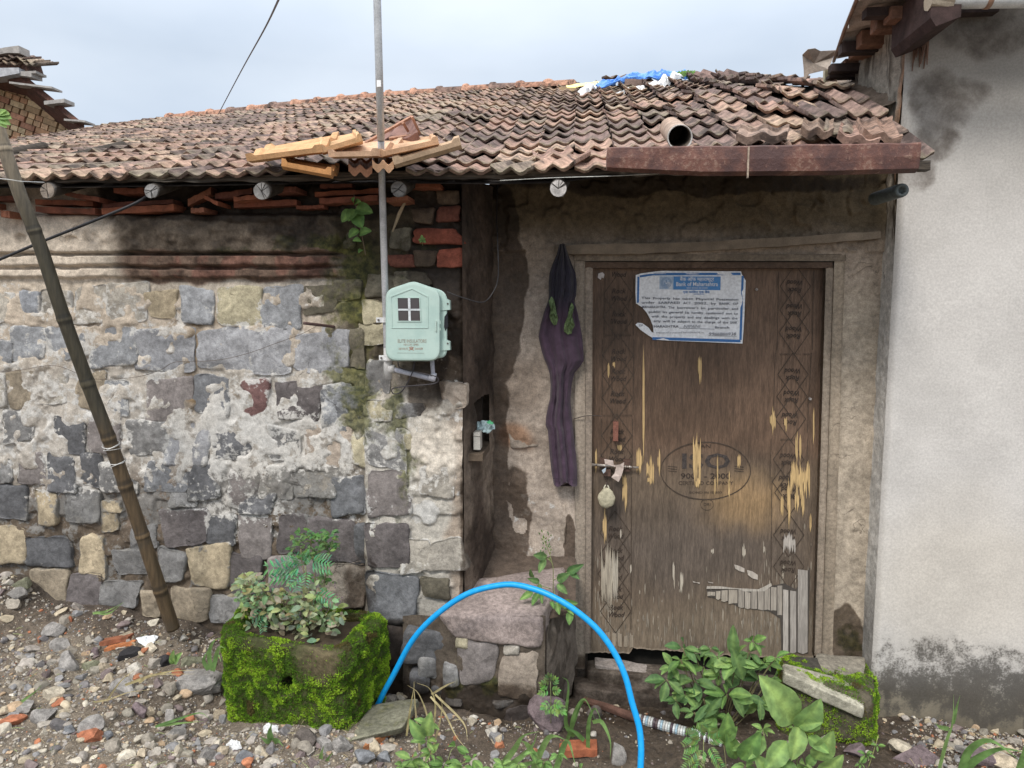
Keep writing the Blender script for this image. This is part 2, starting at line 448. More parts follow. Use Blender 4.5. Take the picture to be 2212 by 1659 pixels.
def fields(px, py):
    """mortar colour and (wash, stain, moss) of the stone wall, from where a point lies on it"""
    x, y = warp(px, py, 18)
    n = len(px)
    col = np.tile(np.array([.35, .31, .26]), (n, 1))
    wash = np.full(n, .31); wet = np.zeros(n); moss = np.zeros(n)
    def paint(c, w): 
        nonlocal col
        col = lerp3(col, c, np.clip(w, 0, 1))
    # upper left: sun-bleached plaster; then mud; then dark damp
    paint((.47, .40, .32), blob(x, y, 60, 760, 430, 190))
    paint((.50, .42, .335), blob(x, y, 350, 700, 460, 70, .5) * .8)
    paint((.43, .40, .36), blob(x, y, 250, 900, 520, 130, .5) * .7)
    paint((.115, .088, .064), sstep(1010, 1110, y + .06 * (x - 300)) * (1 - sstep(700, 1000, x)))       # dirt brown low wall
    paint((.20, .155, .12), blob(x, y, 350, 1080, 260, 70, .6) * .6)
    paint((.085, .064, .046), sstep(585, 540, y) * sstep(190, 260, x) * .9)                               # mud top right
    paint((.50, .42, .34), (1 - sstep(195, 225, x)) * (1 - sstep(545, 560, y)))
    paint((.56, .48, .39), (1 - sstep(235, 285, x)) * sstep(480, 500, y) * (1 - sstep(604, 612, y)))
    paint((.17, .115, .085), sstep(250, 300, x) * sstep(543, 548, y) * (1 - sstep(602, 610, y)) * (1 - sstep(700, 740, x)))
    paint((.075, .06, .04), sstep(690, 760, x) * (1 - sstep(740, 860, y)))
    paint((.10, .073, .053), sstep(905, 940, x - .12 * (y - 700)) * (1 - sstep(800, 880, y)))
    paint((.43, .40, .35), sstep(780, 800, px) * sstep(830, 900, y))
    paint((.33, .27, .215), sstep(960, 985, x) * sstep(860, 900, y))
    paint((.10, .08, .055), sstep(780, 800, px) * sstep(1330, 1400, y))
    wash = wash + .22 * blob(x, y, 250, 860, 600, 210, .6) + .14 * sstep(780, 800, px) * sstep(850, 900, y) + .22 * blob(x, y, 560, 960, 210, 110)
    wash = wash - .25 * sstep(1090, 1180, y) - .3 * (1 - sstep(600, 640, y)) - .3 * sstep(700, 780, x) * (1 - sstep(700, 840, y)) - .35 * sstep(1290, 1330, y)
    wash = wash + .10 * blob(x, y, 850, 1180, 90, 170) + .10 * blob(x, y, 730, 1200, 60, 60)
    wash = wash - .3 * blob(x, y, 430, 800, 28, 140)
    wash = wash + .5 * blob(x, y, 925, 1115, 22, 26) 
    wet = .62 * sstep(235, 300, x) * (1 - sstep(600, 630, y)) * sstep(470, 520, y) * .8
    paint((.19, .135, .08), .75 * blob(x, y, 422, 790, 16, 110, .5) + .6 * blob(x, y, 490, 855, 90, 9, .6) + .6 * blob(x, y, 430, 690, 60, 9, .6))
    wet = np.maximum(wet, .75 * blob(x, y, 450, 430, 560, 55, .4) * sstep(120, 260, x))
    wet = np.maximum(wet, .7 * blob(x, y, 970, 560, 90, 240, .3))
    wet = np.maximum(wet, .55 * blob(x, y, 640, 500, 110, 60))
    wet = np.maximum(wet, .62 * blob(x, y, 925, 820, 48, 110))
    wet = np.maximum(wet, .7 * sstep(1290, 1360, y) * sstep(760, 800, x))
    wet = np.maximum(wet, .55 * blob(x, y, 780, 1270, 60, 90))
    wet = np.maximum(wet, .60 * sstep(980, 1000, px) * sstep(950, 1000, y))
    moss = .62 * blob(x, y, 745, 690, 60, 190, .5) + .5 * blob(x, y, 880, 560, 110, 80, .5) + .48 * blob(x, y, 800, 860, 80, 70, .5)
    moss = moss + .42 * blob(x, y, 870, 1000, 60, 130, .6) + .5 * blob(x, y, 620, 545, 150, 40, .5) * (y < 548) + .3 * blob(x, y, 900, 1270, 60, 50)
    moss = moss + .38 * blob(x, y, 782, 960, 22, 170, .5) + .3 * blob(x, y, 868, 1040, 16, 190, .5) + .35 * blob(x, y, 900, 1420, 150, 60) + .3 * blob(x, y, 770, 1330, 50, 40)
    low = sstep(1000, 1085, y + .1 * (x - 400)) * (1 - sstep(700, 800, x))
    white = 1 - low * (.95 - .5 * blob(x, y, 500, 1120, 130, 60))
    wash = wash + .36 * low
    return col, np.stack([np.clip(wash, 0, 1.2), np.clip(wet, 0, 1), np.clip(moss, 0, 1), white], 1)

# --- every stone that can be told apart:  box in its crop, kind
ST = []
def S(cf, x0, y0, x1, y1, kind):
    a = cf(x0, y0); b = cf(x1, y1); ST.append((a[0], a[1], b[0], b[1], kind))
for r_ in [(-20,190,90,360,'l'),(140,200,250,350,'lb'),(255,160,430,345,'l'),(470,150,670,360,'l'),(700,150,915,360,'l'),(930,165,1125,345,'y'),(1140,155,1360,385,'b'),(1370,165,1640,390,'s'),(1665,150,1880,400,'b'),(1925,150,2125,300,'m'),
           (90,390,290,620,'b'),(310,395,540,600,'b'),(545,430,830,650,'b'),(870,420,1225,660,'c'),(1245,415,1570,670,'c'),(1590,415,1835,690,'c'),(1865,430,2190,685,'c'),(-30,480,70,620,'b'),
           (60,680,210,900,'t'),(240,680,440,890,'l'),(480,700,640,920,'t'),(655,720,810,940,'b'),(950,725,1180,960,'v'),(1215,720,1460,950,'e'),(1515,740,1680,960,'r'),(1765,775,2020,985,'p'),(2040,775,2190,1010,'b'),(-40,700,40,900,'l'),
           (50,950,210,1120,'g'),(370,980,530,1180,'d'),(550,970,740,1190,'v'),(800,985,1030,1200,'g'),(1045,970,1310,1240,'c'),(1365,1000,1550,1210,'d'),(1690,1040,1870,1230,'g'),(1920,1030,2195,1290,'w'),
           (-30,1240,65,1370,'g'),(135,1200,270,1380,'v'),(310,1210,475,1430,'d'),(510,1220,640,1400,'d'),(655,1250,850,1430,'g'),(940,1250,1180,1455,'e'),(1205,1250,1400,1510,'d'),(1430,1300,1640,1520,'v'),(1660,1290,1830,1480,'l'),(1850,1310,2080,1480,'l'),(2110,1340,2290,1590,'e'),
           (-30,1410,165,1600,'d'),(230,1430,370,1650,'y'),(385,1430,610,1640,'g'),(635,1480,735,1680,'y')]: S(cA, *r_)
for r_ in [(-30,165,150,385,'y'),(180,205,440,400,'d'),(495,210,645,455,'y'),(710,295,930,450,'g'),(985,300,1160,500,'g'),(1180,270,1410,540,'y'),(1420,315,1640,575,'p'),(190,420,412,640,'t'),(420,462,612,650,'p'),(640,500,860,650,'g'),(880,545,1020,700,'t'),(1080,540,1295,742,'t'),(1310,590,1530,745,'g'),
           (1020,40,1265,262,'p'),(1290,60,1475,270,'d'),(1480,100,1705,330,'v'),(1720,95,1920,322,'p'),(1930,85,2255,365,'p'),(2010,385,2270,660,'w'),(1680,345,1990,575,'v'),(-20,505,165,590,'g'),(640,0,760,60,'y'),(820,150,980,290,'g'),(1050,-60,1240,30,'g'),(1500,-60,1700,80,'d')]: S(cC, *r_)
for r_ in [(265,145,520,425,'p'),(265,430,560,750,'e'),(470,240,640,440,'l'),(600,470,760,600,'m'),(175,130,255,380,'d'),(640,240,860,430,'l'),(390,760,490,1000,'v'),(500,800,790,960,'d'),(560,940,800,1090,'g')]: S(cD, *r_)
for r_ in [(235,245,345,368,'s'),(235,375,390,500,'s'),(-10,425,130,650,'c'),(140,440,225,640,'m'),(-20,780,245,1020,'e'),(258,620,400,845,'g'),(255,880,425,985,'s'),(448,890,590,975,'g'),(258,1000,480,1290,'g'),(165,1035,245,1275,'s'),(60,1345,250,1575,'e'),(268,1325,525,1590,'v'),(735,755,862,905,'w'),(600,1290,790,1460,'l'),(500,1040,600,1160,'s')]: S(cB, *r_)
# damp, dark masonry and red bricks near the conduit
for r_ in [(250,1500,420,1640,'m'),(400,1210,520,1330,'m'),(30,1180,180,1320,'m'),(420,1470,640,1560,'m'),(60,1530,200,1640,'m')]: S(cR2, *r_)
for k_, y0_ in enumerate([622, 705, 808, 905, 985, 1062, 1140, 1215]):
    x_ = -60 if k_ < 7 else -30
    while x_ > -620:
        w_ = rnd.uniform(45, 85); ST.append((x_ - w_, y0_ + rnd.uniform(-5, 5), x_ - 8, y0_ + rnd.uniform(60, 78), rnd.choice('lbgvdtegy' if k_ > 3 else 'lblct'))); x_ -= w_ + 4
BR = []
for r_ in [(540,1205,858,1305,'R'),(705,1325,868,1438,'R'),(690,1060,850,1165,'D'),(400,1355,555,1450,'D'),(560,1340,690,1440,'K'),(545,1075,680,1170,'K'),(700,960,850,1045,'K')]:
    a = cR2(r_[0], r_[1]); b_ = cR2(r_[2], r_[3]); BR.append((a[0], a[1], b_[0], b_[1], r_[4]))

SCOL = {'l': (.34,.31,.265), 'lb': (.27,.28,.30), 'y': (.37,.305,.21), 'b': (.27,.275,.285), 's': (.42,.375,.26), 'm': (.13,.115,.085),
        'c': (.29,.29,.30), 't': (.30,.25,.185), 'v': (.22,.195,.185), 'e': (.165,.168,.176), 'r': (.15,.085,.08), 'p': (.125,.11,.108),
        'g': (.20,.195,.19), 'd': (.115,.115,.12), 'w': (.36,.30,.245), 'R': (.23,.068,.043), 'D': (.15,.055,.038), 'K': (.085,.06,.042)}
SWASH = {'l': .5, 'lb': .2, 'y': .24, 'b': .36, 's': .45, 'm': .1, 'c': .22, 't': .1, 'v': .22, 'e': .24, 'r': .3, 'p': .12, 'g': .34, 'd': .2, 'w': .12, 'R': 0, 'D': 0, 'K': 0}

def stone_mesh(x0, y0, x1, y1, kind, Y, proud, depth, seed, squareness=13, rings=(0, .35, .66, .88, .965, 1.0), n=32, roughness=1.0, mask_fn=fields):
    """one dressed stone: a rounded, chipped quadrilateral with its own relief, set in the wall"""
    rg = random.Random(seed)
    w, h = x1 - x0, y1 - y0
    j = .12
    cs = [(x0 + rg.uniform(-j, j) * w, y0 + rg.uniform(-j, j) * h), (x1 + rg.uniform(-j, j) * w, y0 + rg.uniform(-j, j) * h),
          (x1 + rg.uniform(-j, j) * w, y1 + rg.uniform(-j, j) * h), (x0 + rg.uniform(-j, j) * w, y1 + rg.uniform(-j, j) * h)]
    V = []; tilt = (rg.uniform(-.006, .006), rg.uniform(-.006, .006))
    ph = rg.uniform(0, 50)
    px, py, dd = [], [], []
    for ri, r in enumerate(rings):
        for k in range(n if r > 0 else 1):
            g = 2 * math.pi * k / n
            g -= .13 * math.sin(4 * g) * -1
            c, s = math.cos(g), math.sin(g)
            q = (abs(c) ** squareness + abs(s) ** squareness) ** (-1 / squareness)
            u, v = q * c * r, q * s * r
            wob = 1 + .035 * r * math.sin(3 * g + ph) + .025 * r * math.sin(7 * g + 2 * ph) + .03 * r * rg.uniform(-1, 1)
            u = (u * wob + 1) / 2; v = (v * wob + 1) / 2
            a = (1-u)*(1-v); b_ = u*(1-v); c_ = u*v; d_ = (1-u)*v
            px.append(a*cs[0][0] + b_*cs[1][0] + c_*cs[2][0] + d_*cs[3][0])
            py.append(a*cs[0][1] + b_*cs[1][1] + c_*cs[2][1] + d_*cs[3][1])
            dome = (1 - r ** 4)
            dd.append((proud * (.35 + .65 * dome) + tilt[0] * (u - .5) * 2 + tilt[1] * (v - .5) * 2) if r < 1 else proud * .1)
    px = np.array(px); py = np.array(py); dd = np.array(dd)
    nz_ = fbm(np.stack([px * .03, py * .03, np.full(len(px), seed * 1.37)], 1), 4) * .010 * roughness
    co = Pn(px, py, Y); co[:, 1] -= dd + nz_ * (dd > proud * .2)
    back = co[-n:].copy(); back[:, 1] = Y + depth
    co = np.vstack([co, back])
    F_ = []
    for k in range(n): F_.append((0, 1 + (k + 1) % n, 1 + k))
    nr = len(rings) - 1
    for r in range(nr):
        b0 = 1 + r * n
        for k in range(n): F_.append((b0 + k, b0 + (k + 1) % n, b0 + n + (k + 1) % n, b0 + n + k))
    px = np.concatenate([px, px[-n:]]); py = np.concatenate([py, py[-n:]])
    _, mk = mask_fn(px, py)
    col = np.tile(np.array(SCOL[kind]), (len(px), 1)) * (1 + .22 * fbm(np.stack([px * .05, py * .05, np.full(len(px), seed)], 1), 3))[:, None] * rg.uniform(.85, 1.15)
    rim = np.full(len(px), -.15); rim[1 + n:] = -.08; rim[1 + 2 * n:] = .04; rim[1 + 3 * n:] = .12; rim[1+4*n:] = .2
    mk = mk.copy(); 
    mk[:, 0] = np.clip(SWASH[kind] + .06 + (mk[:, 0] - .45) * .85 + rim * 1.1, 0, 1.1)
    mk[:, 2] *= .75
    if kind in 'RDK': mk[:, 0] = 0; mk[:, 1] *= .35; mk[:, 2] *= .5
    return mesh_from('stone', co, F_, M_stone, True, {'Col': np.clip(col, 0, 1), 'Mask': mk})

# --- the mortar face of the wall
XC = 1003
X0 = -160
px_ = np.concatenate([[-1500, -1100, -800], np.arange(-700, X0, 8.0), np.arange(X0, XC + .1, 3.0)])
py_ = np.concatenate([np.arange(368, 1480, 3.0), [1500, 1560, 1640]])
PX, PY = np.meshgrid(px_, py_); PX = PX.ravel(); PY = PY.ravel()
PX = np.minimum(PX, XC)
co = Pn(PX, PY, YL)
wx, wy = warp(PX, PY, 5, .02)
qn = np.stack([PX * .02, PY * .02, np.zeros(len(PX))], 1)
disp = .005 * fbm(qn, 4) + .0016 * fbm(qn * 5, 3)
endx = 745 + 14 * noise3(qn * 2)
lft = 1 - sstep(endx - 25, endx + 10, wx)
def step(y0, y1): return sstep(y0, y1, PY + 2.0 * noise3(qn * 1.3))
disp = disp + lft * .05 * (1 - step(545, 549)) * sstep(460, 470, PY)
disp = disp + lft * .038 * step(552, 554) * (1 - step(572, 577))
disp = disp + lft * .024 * step(580, 582) * (1 - step(597, 602))
disp = disp - .004 * lft * blob(PX, PY, 400, 550, 500, 3) 
disp += .03 * sstep(0, 1, (wx - 786) / 8) * sstep(845, 870, PY)              # the corner pier stands a little proud
disp += -.02 * (1 - sstep(600, 660, PY)) * sstep(760, 800, wx)
disp += .03 * fbm(qn * 1.2 + 9, 4) * sstep(560, 500, PY) * sstep(100, 250, PX)   # lumpy mud under the eave
_, mk0 = fields(PX, PY)
disp = disp - .010 * sstep(1010, 1090, PY) - .007 + .013 * sstep(-.1, .45, fbm(qn * 1.6 + 5, 3) + (mk0[:, 0] - .45) * 1.6) * (PY > 606)
holew = blob(wx, wy, 395 , 448, 22, 7) + blob(wx, wy, 330, 452, 12, 8)
disp -= .03 * holew
for (a, b_, c_, d_) in ((cR1(130,1250)+cR1(205,1305)), (cR1(440,1250)+cR1(520,1300))): 
    disp -= .02 * blob(wx, wy, (a + c_) / 2, (b_ + d_) / 2, (c_ - a) / 2, (d_ - b_) / 2)
co[:, 1] -= disp
edge = sstep(XC - 14, XC, PX)
co[:, 1] += edge * (.012 + .012 * noise3(np.stack([PY * .03, PY * 0, PY * 0], 1)))
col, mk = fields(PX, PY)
brk = lft * sstep(300, 360, wx) * ((PY > 552) & (PY < 602))
col = lerp3(col, (.21, .10, .075), brk * sstep(-.1, .3, fbm(qn * 2.2 + 3, 3)) * .7)
bright = blob(wx, wy, 942, 968, 52, 66, .5)
col = lerp3(col, (.60, .54, .46), bright); mk[:, 0] = np.clip(mk[:, 0] - .3 * bright, 0, 1); mk[:, 1] *= 1 - bright
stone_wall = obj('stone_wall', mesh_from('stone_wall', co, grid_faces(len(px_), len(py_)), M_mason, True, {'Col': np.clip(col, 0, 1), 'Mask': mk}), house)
for i, (a, b_, c_, d_, k) in enumerate(ST):
    cx, cy = (a + c_) / 2, (b_ + d_) / 2
    pier = .028 if (cx > 790 and cy > 850) else (-.012 if cx > 770 and cy < 640 else 0)
    me = stone_mesh(a - (4 if cy < 1050 else 1), b_ - (4 if cy < 1050 else 1), c_ + (4 if cy < 1050 else 1), d_ + (4 if cy < 1050 else 1), k, YL - pier, .004 + .006 * rnd.random() if k not in 'lw' else .001 + .003 * rnd.random(), .06, i + 3)
    obj('stone', me, stone_wall)
for i, (a, b_, c_, d_, k) in enumerate(BR):
    obj('brick', stone_mesh(a, b_, c_, d_, k, YL + .005, .012, .06, 300 + i, squareness=9), stone_wall)

# --- wall at the back of the recess, with the doorway left open
DX0, DX1, DY0, DY1 = 1244, 1822, 548, 1444
def dfields(px, py):
    x, y = warp(px, py, 14)
    n = len(px)
    col = np.tile(np.array([.32, .26, .205]), (n, 1))
    def paint(c, w):
        nonlocal col
        col = lerp3(col, c, np.clip(w, 0, 1))
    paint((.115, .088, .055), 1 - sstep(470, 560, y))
    paint((.40, .335, .28), sstep(1060, 1075, x) * (1 - sstep(1250, 1260, x)) * sstep(560, 640, y) * .8)
    paint((.38, .32, .25), sstep(1780, 1800, x) * sstep(560, 700, y))
    paint((.22, .17, .13), blob(x, y, 1120, 830, 60, 60) * .6 + blob(x, y, 1130, 940, 50, 30) * .5)
    paint((.34, .19, .11), blob(x, y, 1118, 945, 36, 26) * .7)
    wash = np.full(n, .12) + .25 * blob(x, y, 1170, 1140, 60, 110)
    wet = np.maximum(.8 * blob(x, y, 1056, 610, 84, 245, .2), .68 * blob(x, y, 1080, 1010, 34, 220, .35))
    wet = np.maximum(wet, .7 * blob(x, y, 1115, 1120, 42, 130, .3) * (noise3(np.stack([x*.03, y*.03, 0*x], 1)) > -.3))
    wet = np.maximum(wet, .62 * blob(x, y, 1500, 395, 480, 32, .4))
    wet = np.maximum(wet, .72 * blob(x, y, 1832, 1385, 46, 95, .25))
    wet = np.maximum(wet, .8 * blob(x, y, 1130, 1240, 90, 40, .3))
    wet = np.maximum(wet, .72 * blob(x, y, 1235, 1180, 16, 75, .25))
    wet = np.maximum(wet, .8 * sstep(1405, 1430, y))
    moss = .6 * blob(x, y, 1830, 1380, 40, 60, .5)
    return col, np.stack([wash, wet, moss], 1)
px_ = np.concatenate([np.arange(1058, 1925, 3.0), [1960]]); py_ = np.concatenate([np.arange(372, 1470, 3.0), [1500, 1560]])
PX, PY = np.meshgrid(px_, py_); PXr = PX.ravel(); PYr = PY.ravel()
co = Pn(PXr, PYr, YD)
qn = np.stack([PXr * .02, PYr * .02, np.zeros(len(PXr)) + 4], 1)
co[:, 1] -= .009 * fbm(qn, 4) + .0016 * fbm(qn * 5, 3) + .02 * fbm(qn * .5, 2) * sstep(1230, 1150, PXr) + .012 * sstep(.0, .25, fbm(qn * 1.3 + 2, 3)) * (PYr < 545)
fc = grid_faces(len(px_), len(py_))
cxf = PXr[fc].mean(1); cyf = PYr[fc].mean(1)
keep = ~((cxf > DX0 + 2) & (cxf < DX1 - 4 - 26 * (cyf - 548) / 870) & (cyf > DY0 + 2))
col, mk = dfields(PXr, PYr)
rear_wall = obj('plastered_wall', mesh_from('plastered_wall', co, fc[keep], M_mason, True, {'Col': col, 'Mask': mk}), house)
for i, (a, b_, c_, d_, k) in enumerate([(1098, 925, 1160, 965, 'w'), (1160, 905, 1190, 960, 'w'), (1185, 1090, 1222, 1180, 'w'), (1165, 1195, 1215, 1240, 'w')]):
    obj('stone', stone_mesh(a, b_, c_, d_, k, YD, .001, .06, 400 + i, mask_fn=dfields), rear_wall)

# --- splayed return between the two, with the niche
def rp(s, py):
    """point of the return: s = 0 at the pier's corner, 1 at the rear wall; py read at the corner"""
    a = P(XC, py, YL - .0); X1 = P(1066, 700, YD).x
    return Vector((a.x + (X1 - a.x) * s, YL + (YD + .01 - YL) * s, a.z))
za, zb = P(XC, 372, YL).z, -.1
NS = 70; NZ = 420
s_ = np.linspace(-.05, 1.02, NS); z_ = np.linspace(za, zb, NZ)
SS, ZZ = np.meshgrid(s_, z_); SS = SS.ravel(); ZZ = ZZ.ravel()
xa = P(XC, 700, YL).x; xb = P(1066, 700, YD).x
co = np.stack([xa + (xb - xa) * SS, YL + (YD - YL) * SS, ZZ], 1)
co[:, 0] += (.010 * fbm(co * 7, 5) + .004 * fbm(co * 30, 3)) * sstep(-.02, .12, SS)
rpx, rpy = proj(co)
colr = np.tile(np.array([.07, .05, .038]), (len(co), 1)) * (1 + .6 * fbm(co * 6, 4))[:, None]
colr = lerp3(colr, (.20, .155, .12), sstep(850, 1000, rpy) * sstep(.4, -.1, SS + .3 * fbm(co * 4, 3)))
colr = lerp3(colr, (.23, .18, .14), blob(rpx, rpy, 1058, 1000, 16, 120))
mkr = np.zeros((len(co), 3)); mkr[:, 1] = .45; mkr[:, 0] = .1
fc = grid_faces(NS, NZ)
cs_ = SS[fc].mean(1); cpx, cpy = rpx[fc].mean(1), rpy[fc].mean(1)
hole = (cpx > 1026 + 5 * np.sin(cpy * .05)) & (cpx < 1057) & (cpy > 852 + np.clip(1047 - cpx, 0, 30) * .8) & (cpy < 968)
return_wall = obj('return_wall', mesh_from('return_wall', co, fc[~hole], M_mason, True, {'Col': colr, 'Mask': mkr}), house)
# the hollow behind the niche
nz0, nz1 = P(1040, 972, -.25).z, P(1040, 845, -.25).z
nx = (xa + xb) / 2
nb = MB()
A = Vector((nx - .22, -.30, 0)); 
nb.box((nx - .30, -.34, nz0 - .03), (nx + .03, -.04, nz0), (.12, .09, .065))
nb.box((nx - .30, -.34, nz1), (nx - .02, -.04, nz1 + .03), (.05, .04, .03))
nb.box((nx - .30, -.34, nz0), (nx - .26, -.04, nz1), (.05, .04, .03))
nb.box((nx - .26, -.37, nz0), (nx - .06, -.34, nz1), (.05, .04, .03))
nb.box((nx - .26, -.04, nz0), (nx - .01, -.01, nz1), (.06, .045, .035))
M_dirt = attr_mat('mud plaster', rough=.95, n_scale=30, bumpd=.004)
nb.build('niche', M_dirt, house)

# --- solid core so the house is closed from every side
M_plain = attr_mat('rough wall', rough=.95)
core = MB()
xl = P(-1500, 700, YL).x
core.box((xl, YL + .07, -.2), (xa - .30, YL + .12, 2.25), (.16, .13, .1))
core.box((xl, YL + .12, -.2), (xl + .1, 3.5, 2.3), (.16, .13, .1))
core.box((xl, 3.5, -.2), (1.33, 3.6, 2.9), (.16, .13, .1))
core.box((1.24, .1, -.2), (1.33, 3.5, 2.3), (.16, .13, .1))
core.box((xa - .30, .12, -.2), (xa + .1, .2, 2.25), (.16, .13, .1))
core.box((xa - .33, YL + .1, -.2), (xa - .30, .2, 2.25), (.16, .13, .1))
core.build('inner_wall', M_plain, house)

# ================================================================== NEIGHBOUR'S HOUSE
nbh = empty('cement_house', (XN, YN, 0), 'grey cement rendered house with metal roof standing at the right edge', 'house')
def nfields(px, py):
    x, y = warp(px, py, 26, .01)
    n = len(px)
    col = np.tile(np.array([.53, .507, .48]), (n, 1))
    def paint(c, w):
        nonlocal col
        col = lerp3(col, c, np.clip(w, 0, 1))
    paint((.52, .475, .41), blob(x, y, 2080, 1260, 190, 160, .6) * .6)
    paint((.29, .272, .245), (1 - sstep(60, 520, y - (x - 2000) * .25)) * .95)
    paint((.20, .172, .12), sstep(1440, 1515, y) * .9)
    paint((.10, .083, .058), sstep(1500, 1600, y) * .85)
    q = np.stack([px * .022, py * .022, 0 * px], 1)
    f1 = fbm(q, 5)
    mold = np.clip(blob(x, y, 2010, 1450, 170, 85, .6) + blob(x, y, 2180, 1475, 130, 75, .6), 0, 1)
    wet = np.zeros(n)
    wet = np.maximum(wet, .57 * np.maximum(blob(x, y, 2040, 215, 88, 75, .4), np.maximum(blob(x, y, 2110, 205, 60, 50, .5), blob(x, y, 2010, 290, 60, 55, .5))))
    wet = np.maximum(wet, .52 * blob(x, y, 2130, 75, 190, 60, .6))
    wet = np.maximum(wet, .52 * blob(x, y, 1985, 360, 45, 75, .5))
    wet = np.maximum(wet, .38 * sstep(1560, 1620, y))
    streak = fbm(np.stack([px * .05, py * .012, 0 * px], 1), 4)
    f2 = fbm(np.stack([px * .16, py * .16, 0 * px], 1), 3)
    mo = np.clip(mold * (.62 + .35 * streak + .6 * f2) + .42 * sstep(1400, 1470, y) * (f1 + .25 + .5 * f2), 0, 1)
    moss = .5 * sstep(1510, 1600, y) * (.5 + f1) * .8
    wsh = .68 * mold + .45 * sstep(1420, 1500, y) * (.7 + .6 * streak) - .1 + .22 * blob(x, y, 2100, 40, 260, 60, .8)
    return col, np.stack([np.clip(wsh, -.5, .8), wet, np.clip(moss, 0, .6)], 1)
px_ = np.concatenate([np.arange(1925, 2300, 3.0), [2400, 2800, 3400]]); py_ = np.concatenate([[-600, -200, -60], np.arange(-20, 1665, 3.0), [1760]])
PX, PY = np.meshgrid(px_, py_); PXr = PX.ravel(); PYr = PY.ravel()
co = Pn(PXr, PYr, YN)
# the corner keeps to one world x
bx = XN
first = (np.arange(len(co)) % len(px_)) == 0
xl_ = Pn(np.full(len(py_), 1940.0), py_, YN)[:, 0]
tcol = (PXr - 1925) / 400
co[:, 0] = bx + (PXr - 1925) / F * (YN - CAM.y) * 1.0
qn = co * np.array([1, 0, 1])
co[:, 1] -= .003 * fbm(qn * 4, 3) + .0003 * fbm(qn * 60, 2)
rounded = np.clip(1 - (co[:, 0] - bx) / .025, 0, 1)
co[:, 1] += rounded ** 2 * .02
apx, apy = proj(co)
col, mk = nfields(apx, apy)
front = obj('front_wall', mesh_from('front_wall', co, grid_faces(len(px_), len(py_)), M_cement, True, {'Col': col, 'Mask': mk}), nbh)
ztop = P(1955, 22, YN).z
# side wall, running back
ys = np.linspace(YN + .018, .42, 90); zs = np.linspace(-.2, ztop + .12, 260)
YY, ZZ = np.meshgrid(ys, zs); YY = YY.ravel(); ZZ = ZZ.ravel()
co = np.stack([np.full(len(YY), XN), YY, ZZ], 1)
up_ = sstep(2.0, 2.15, ZZ)
co[:, 0] += up_ * (-.018 * np.clip(fbm(co * np.array([1, 26, 3.2]) , 4), -.4, 1) + .006 * fbm(co * 30, 3)) - .002 * fbm(co * 30, 3)
sp_, sq_ = proj(co)
cs2 = np.tile(np.array([.54, .52, .49]), (len(co), 1))
cs2 = lerp3(cs2, (.30, .265, .22), up_)
cs2 = lerp3(cs2, (.12, .10, .08), up_ * sstep(.1, .5, fbm(co * np.array([1, 26, 3.2]) + 3, 4)))
brickband = sstep(YN + .07, YN + .05, YY) * sstep(2.18, 2.24, ZZ + .05 * fbm(co * 8, 3))
cs2 = lerp3(cs2, (.38, .20, .11), brickband * (.55 + .45 * fbm(co * 25, 3)))
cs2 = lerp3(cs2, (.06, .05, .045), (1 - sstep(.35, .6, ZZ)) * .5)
m2 = np.zeros((len(co), 3)); m2[:, 1] = .25 * (1 - sstep(.3, .6, ZZ)) + .35 * brickband * 0
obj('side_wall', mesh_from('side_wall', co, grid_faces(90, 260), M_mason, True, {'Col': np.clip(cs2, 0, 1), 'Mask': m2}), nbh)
fc_ = MB(); fc_.box((XN + .04, .36, -.2), (XN + 2.5, .42, ztop + .1), (.3, .27, .24)); fc_.box((XN + 2.4, YN + .06, -.2), (XN + 2.5, .36, ztop + .1), (.3, .27, .24))
fc_.build('back_wall', M_plain, nbh)

# ================================================================== ROOF
YE = -.60
def rz(px, py, D):
    p = P(px, py, CAM.y + D); return (p.x, p.y, p.z)
ridge_pts = [rz(-900, 345, 6.6), rz(-160, 322, 6.9), rz(20, 308, 7.1), rz(180, 283, 7.4), rz(380, 257, 7.6), rz(804, 212, 7.0), rz(1150, 187, 6.6), rz(1300, 178, 6.2), rz(1430, 163, 5.7), rz(1560, 156, 5.25), rz(1640, 160, 4.9)]
ridge_pts = sorted(ridge_pts)
_rx = np.array([p[0] for p in ridge_pts]); _ry = np.array([p[1] for p in ridge_pts]); _rz = np.array([p[2] for p in ridge_pts])
eave_px = [(-400, 398), (0, 392), (600, 383), (1100, 378), (1290, 372), (1330, 352), (1960, 342)]
_e = [P(a, b, YE) for a, b in eave_px]
_ex = np.array([p.x for p in _e]); _ez = np.array([p.z for p in _e])
XR = XN - .095
def roof_pt(X, v):
    """top of the tile bed: v = 0 at the eave, 1 at the ridge"""
    ye, ze = YE, float(np.interp(X, _ex, _ez))
    yr, zr = float(np.interp(X, _rx, _ry)), float(np.interp(X, _rx, _rz))
    y = ye + (yr - ye) * v; z = ze + (zr - ze) * v
    z += .05 * math.sin(math.pi * v) * min(1, max(0, (X + .3) / 1.2)) + .018 * float(noise3(np.array([X * 1.1, y * 1.1, 3.3])))
    z += .06 * math.sin(math.pi * min(1, v * 1.3)) * min(1, max(0, (X - .4) / .6))
    z -= .05 * math.sin(math.pi * v) * min(1, max(0, (-X - 1.0) / 2))
    return Vector((X, y, z))
def rlen(X): return (roof_pt(X, 1) - roof_pt(X, 0)).length

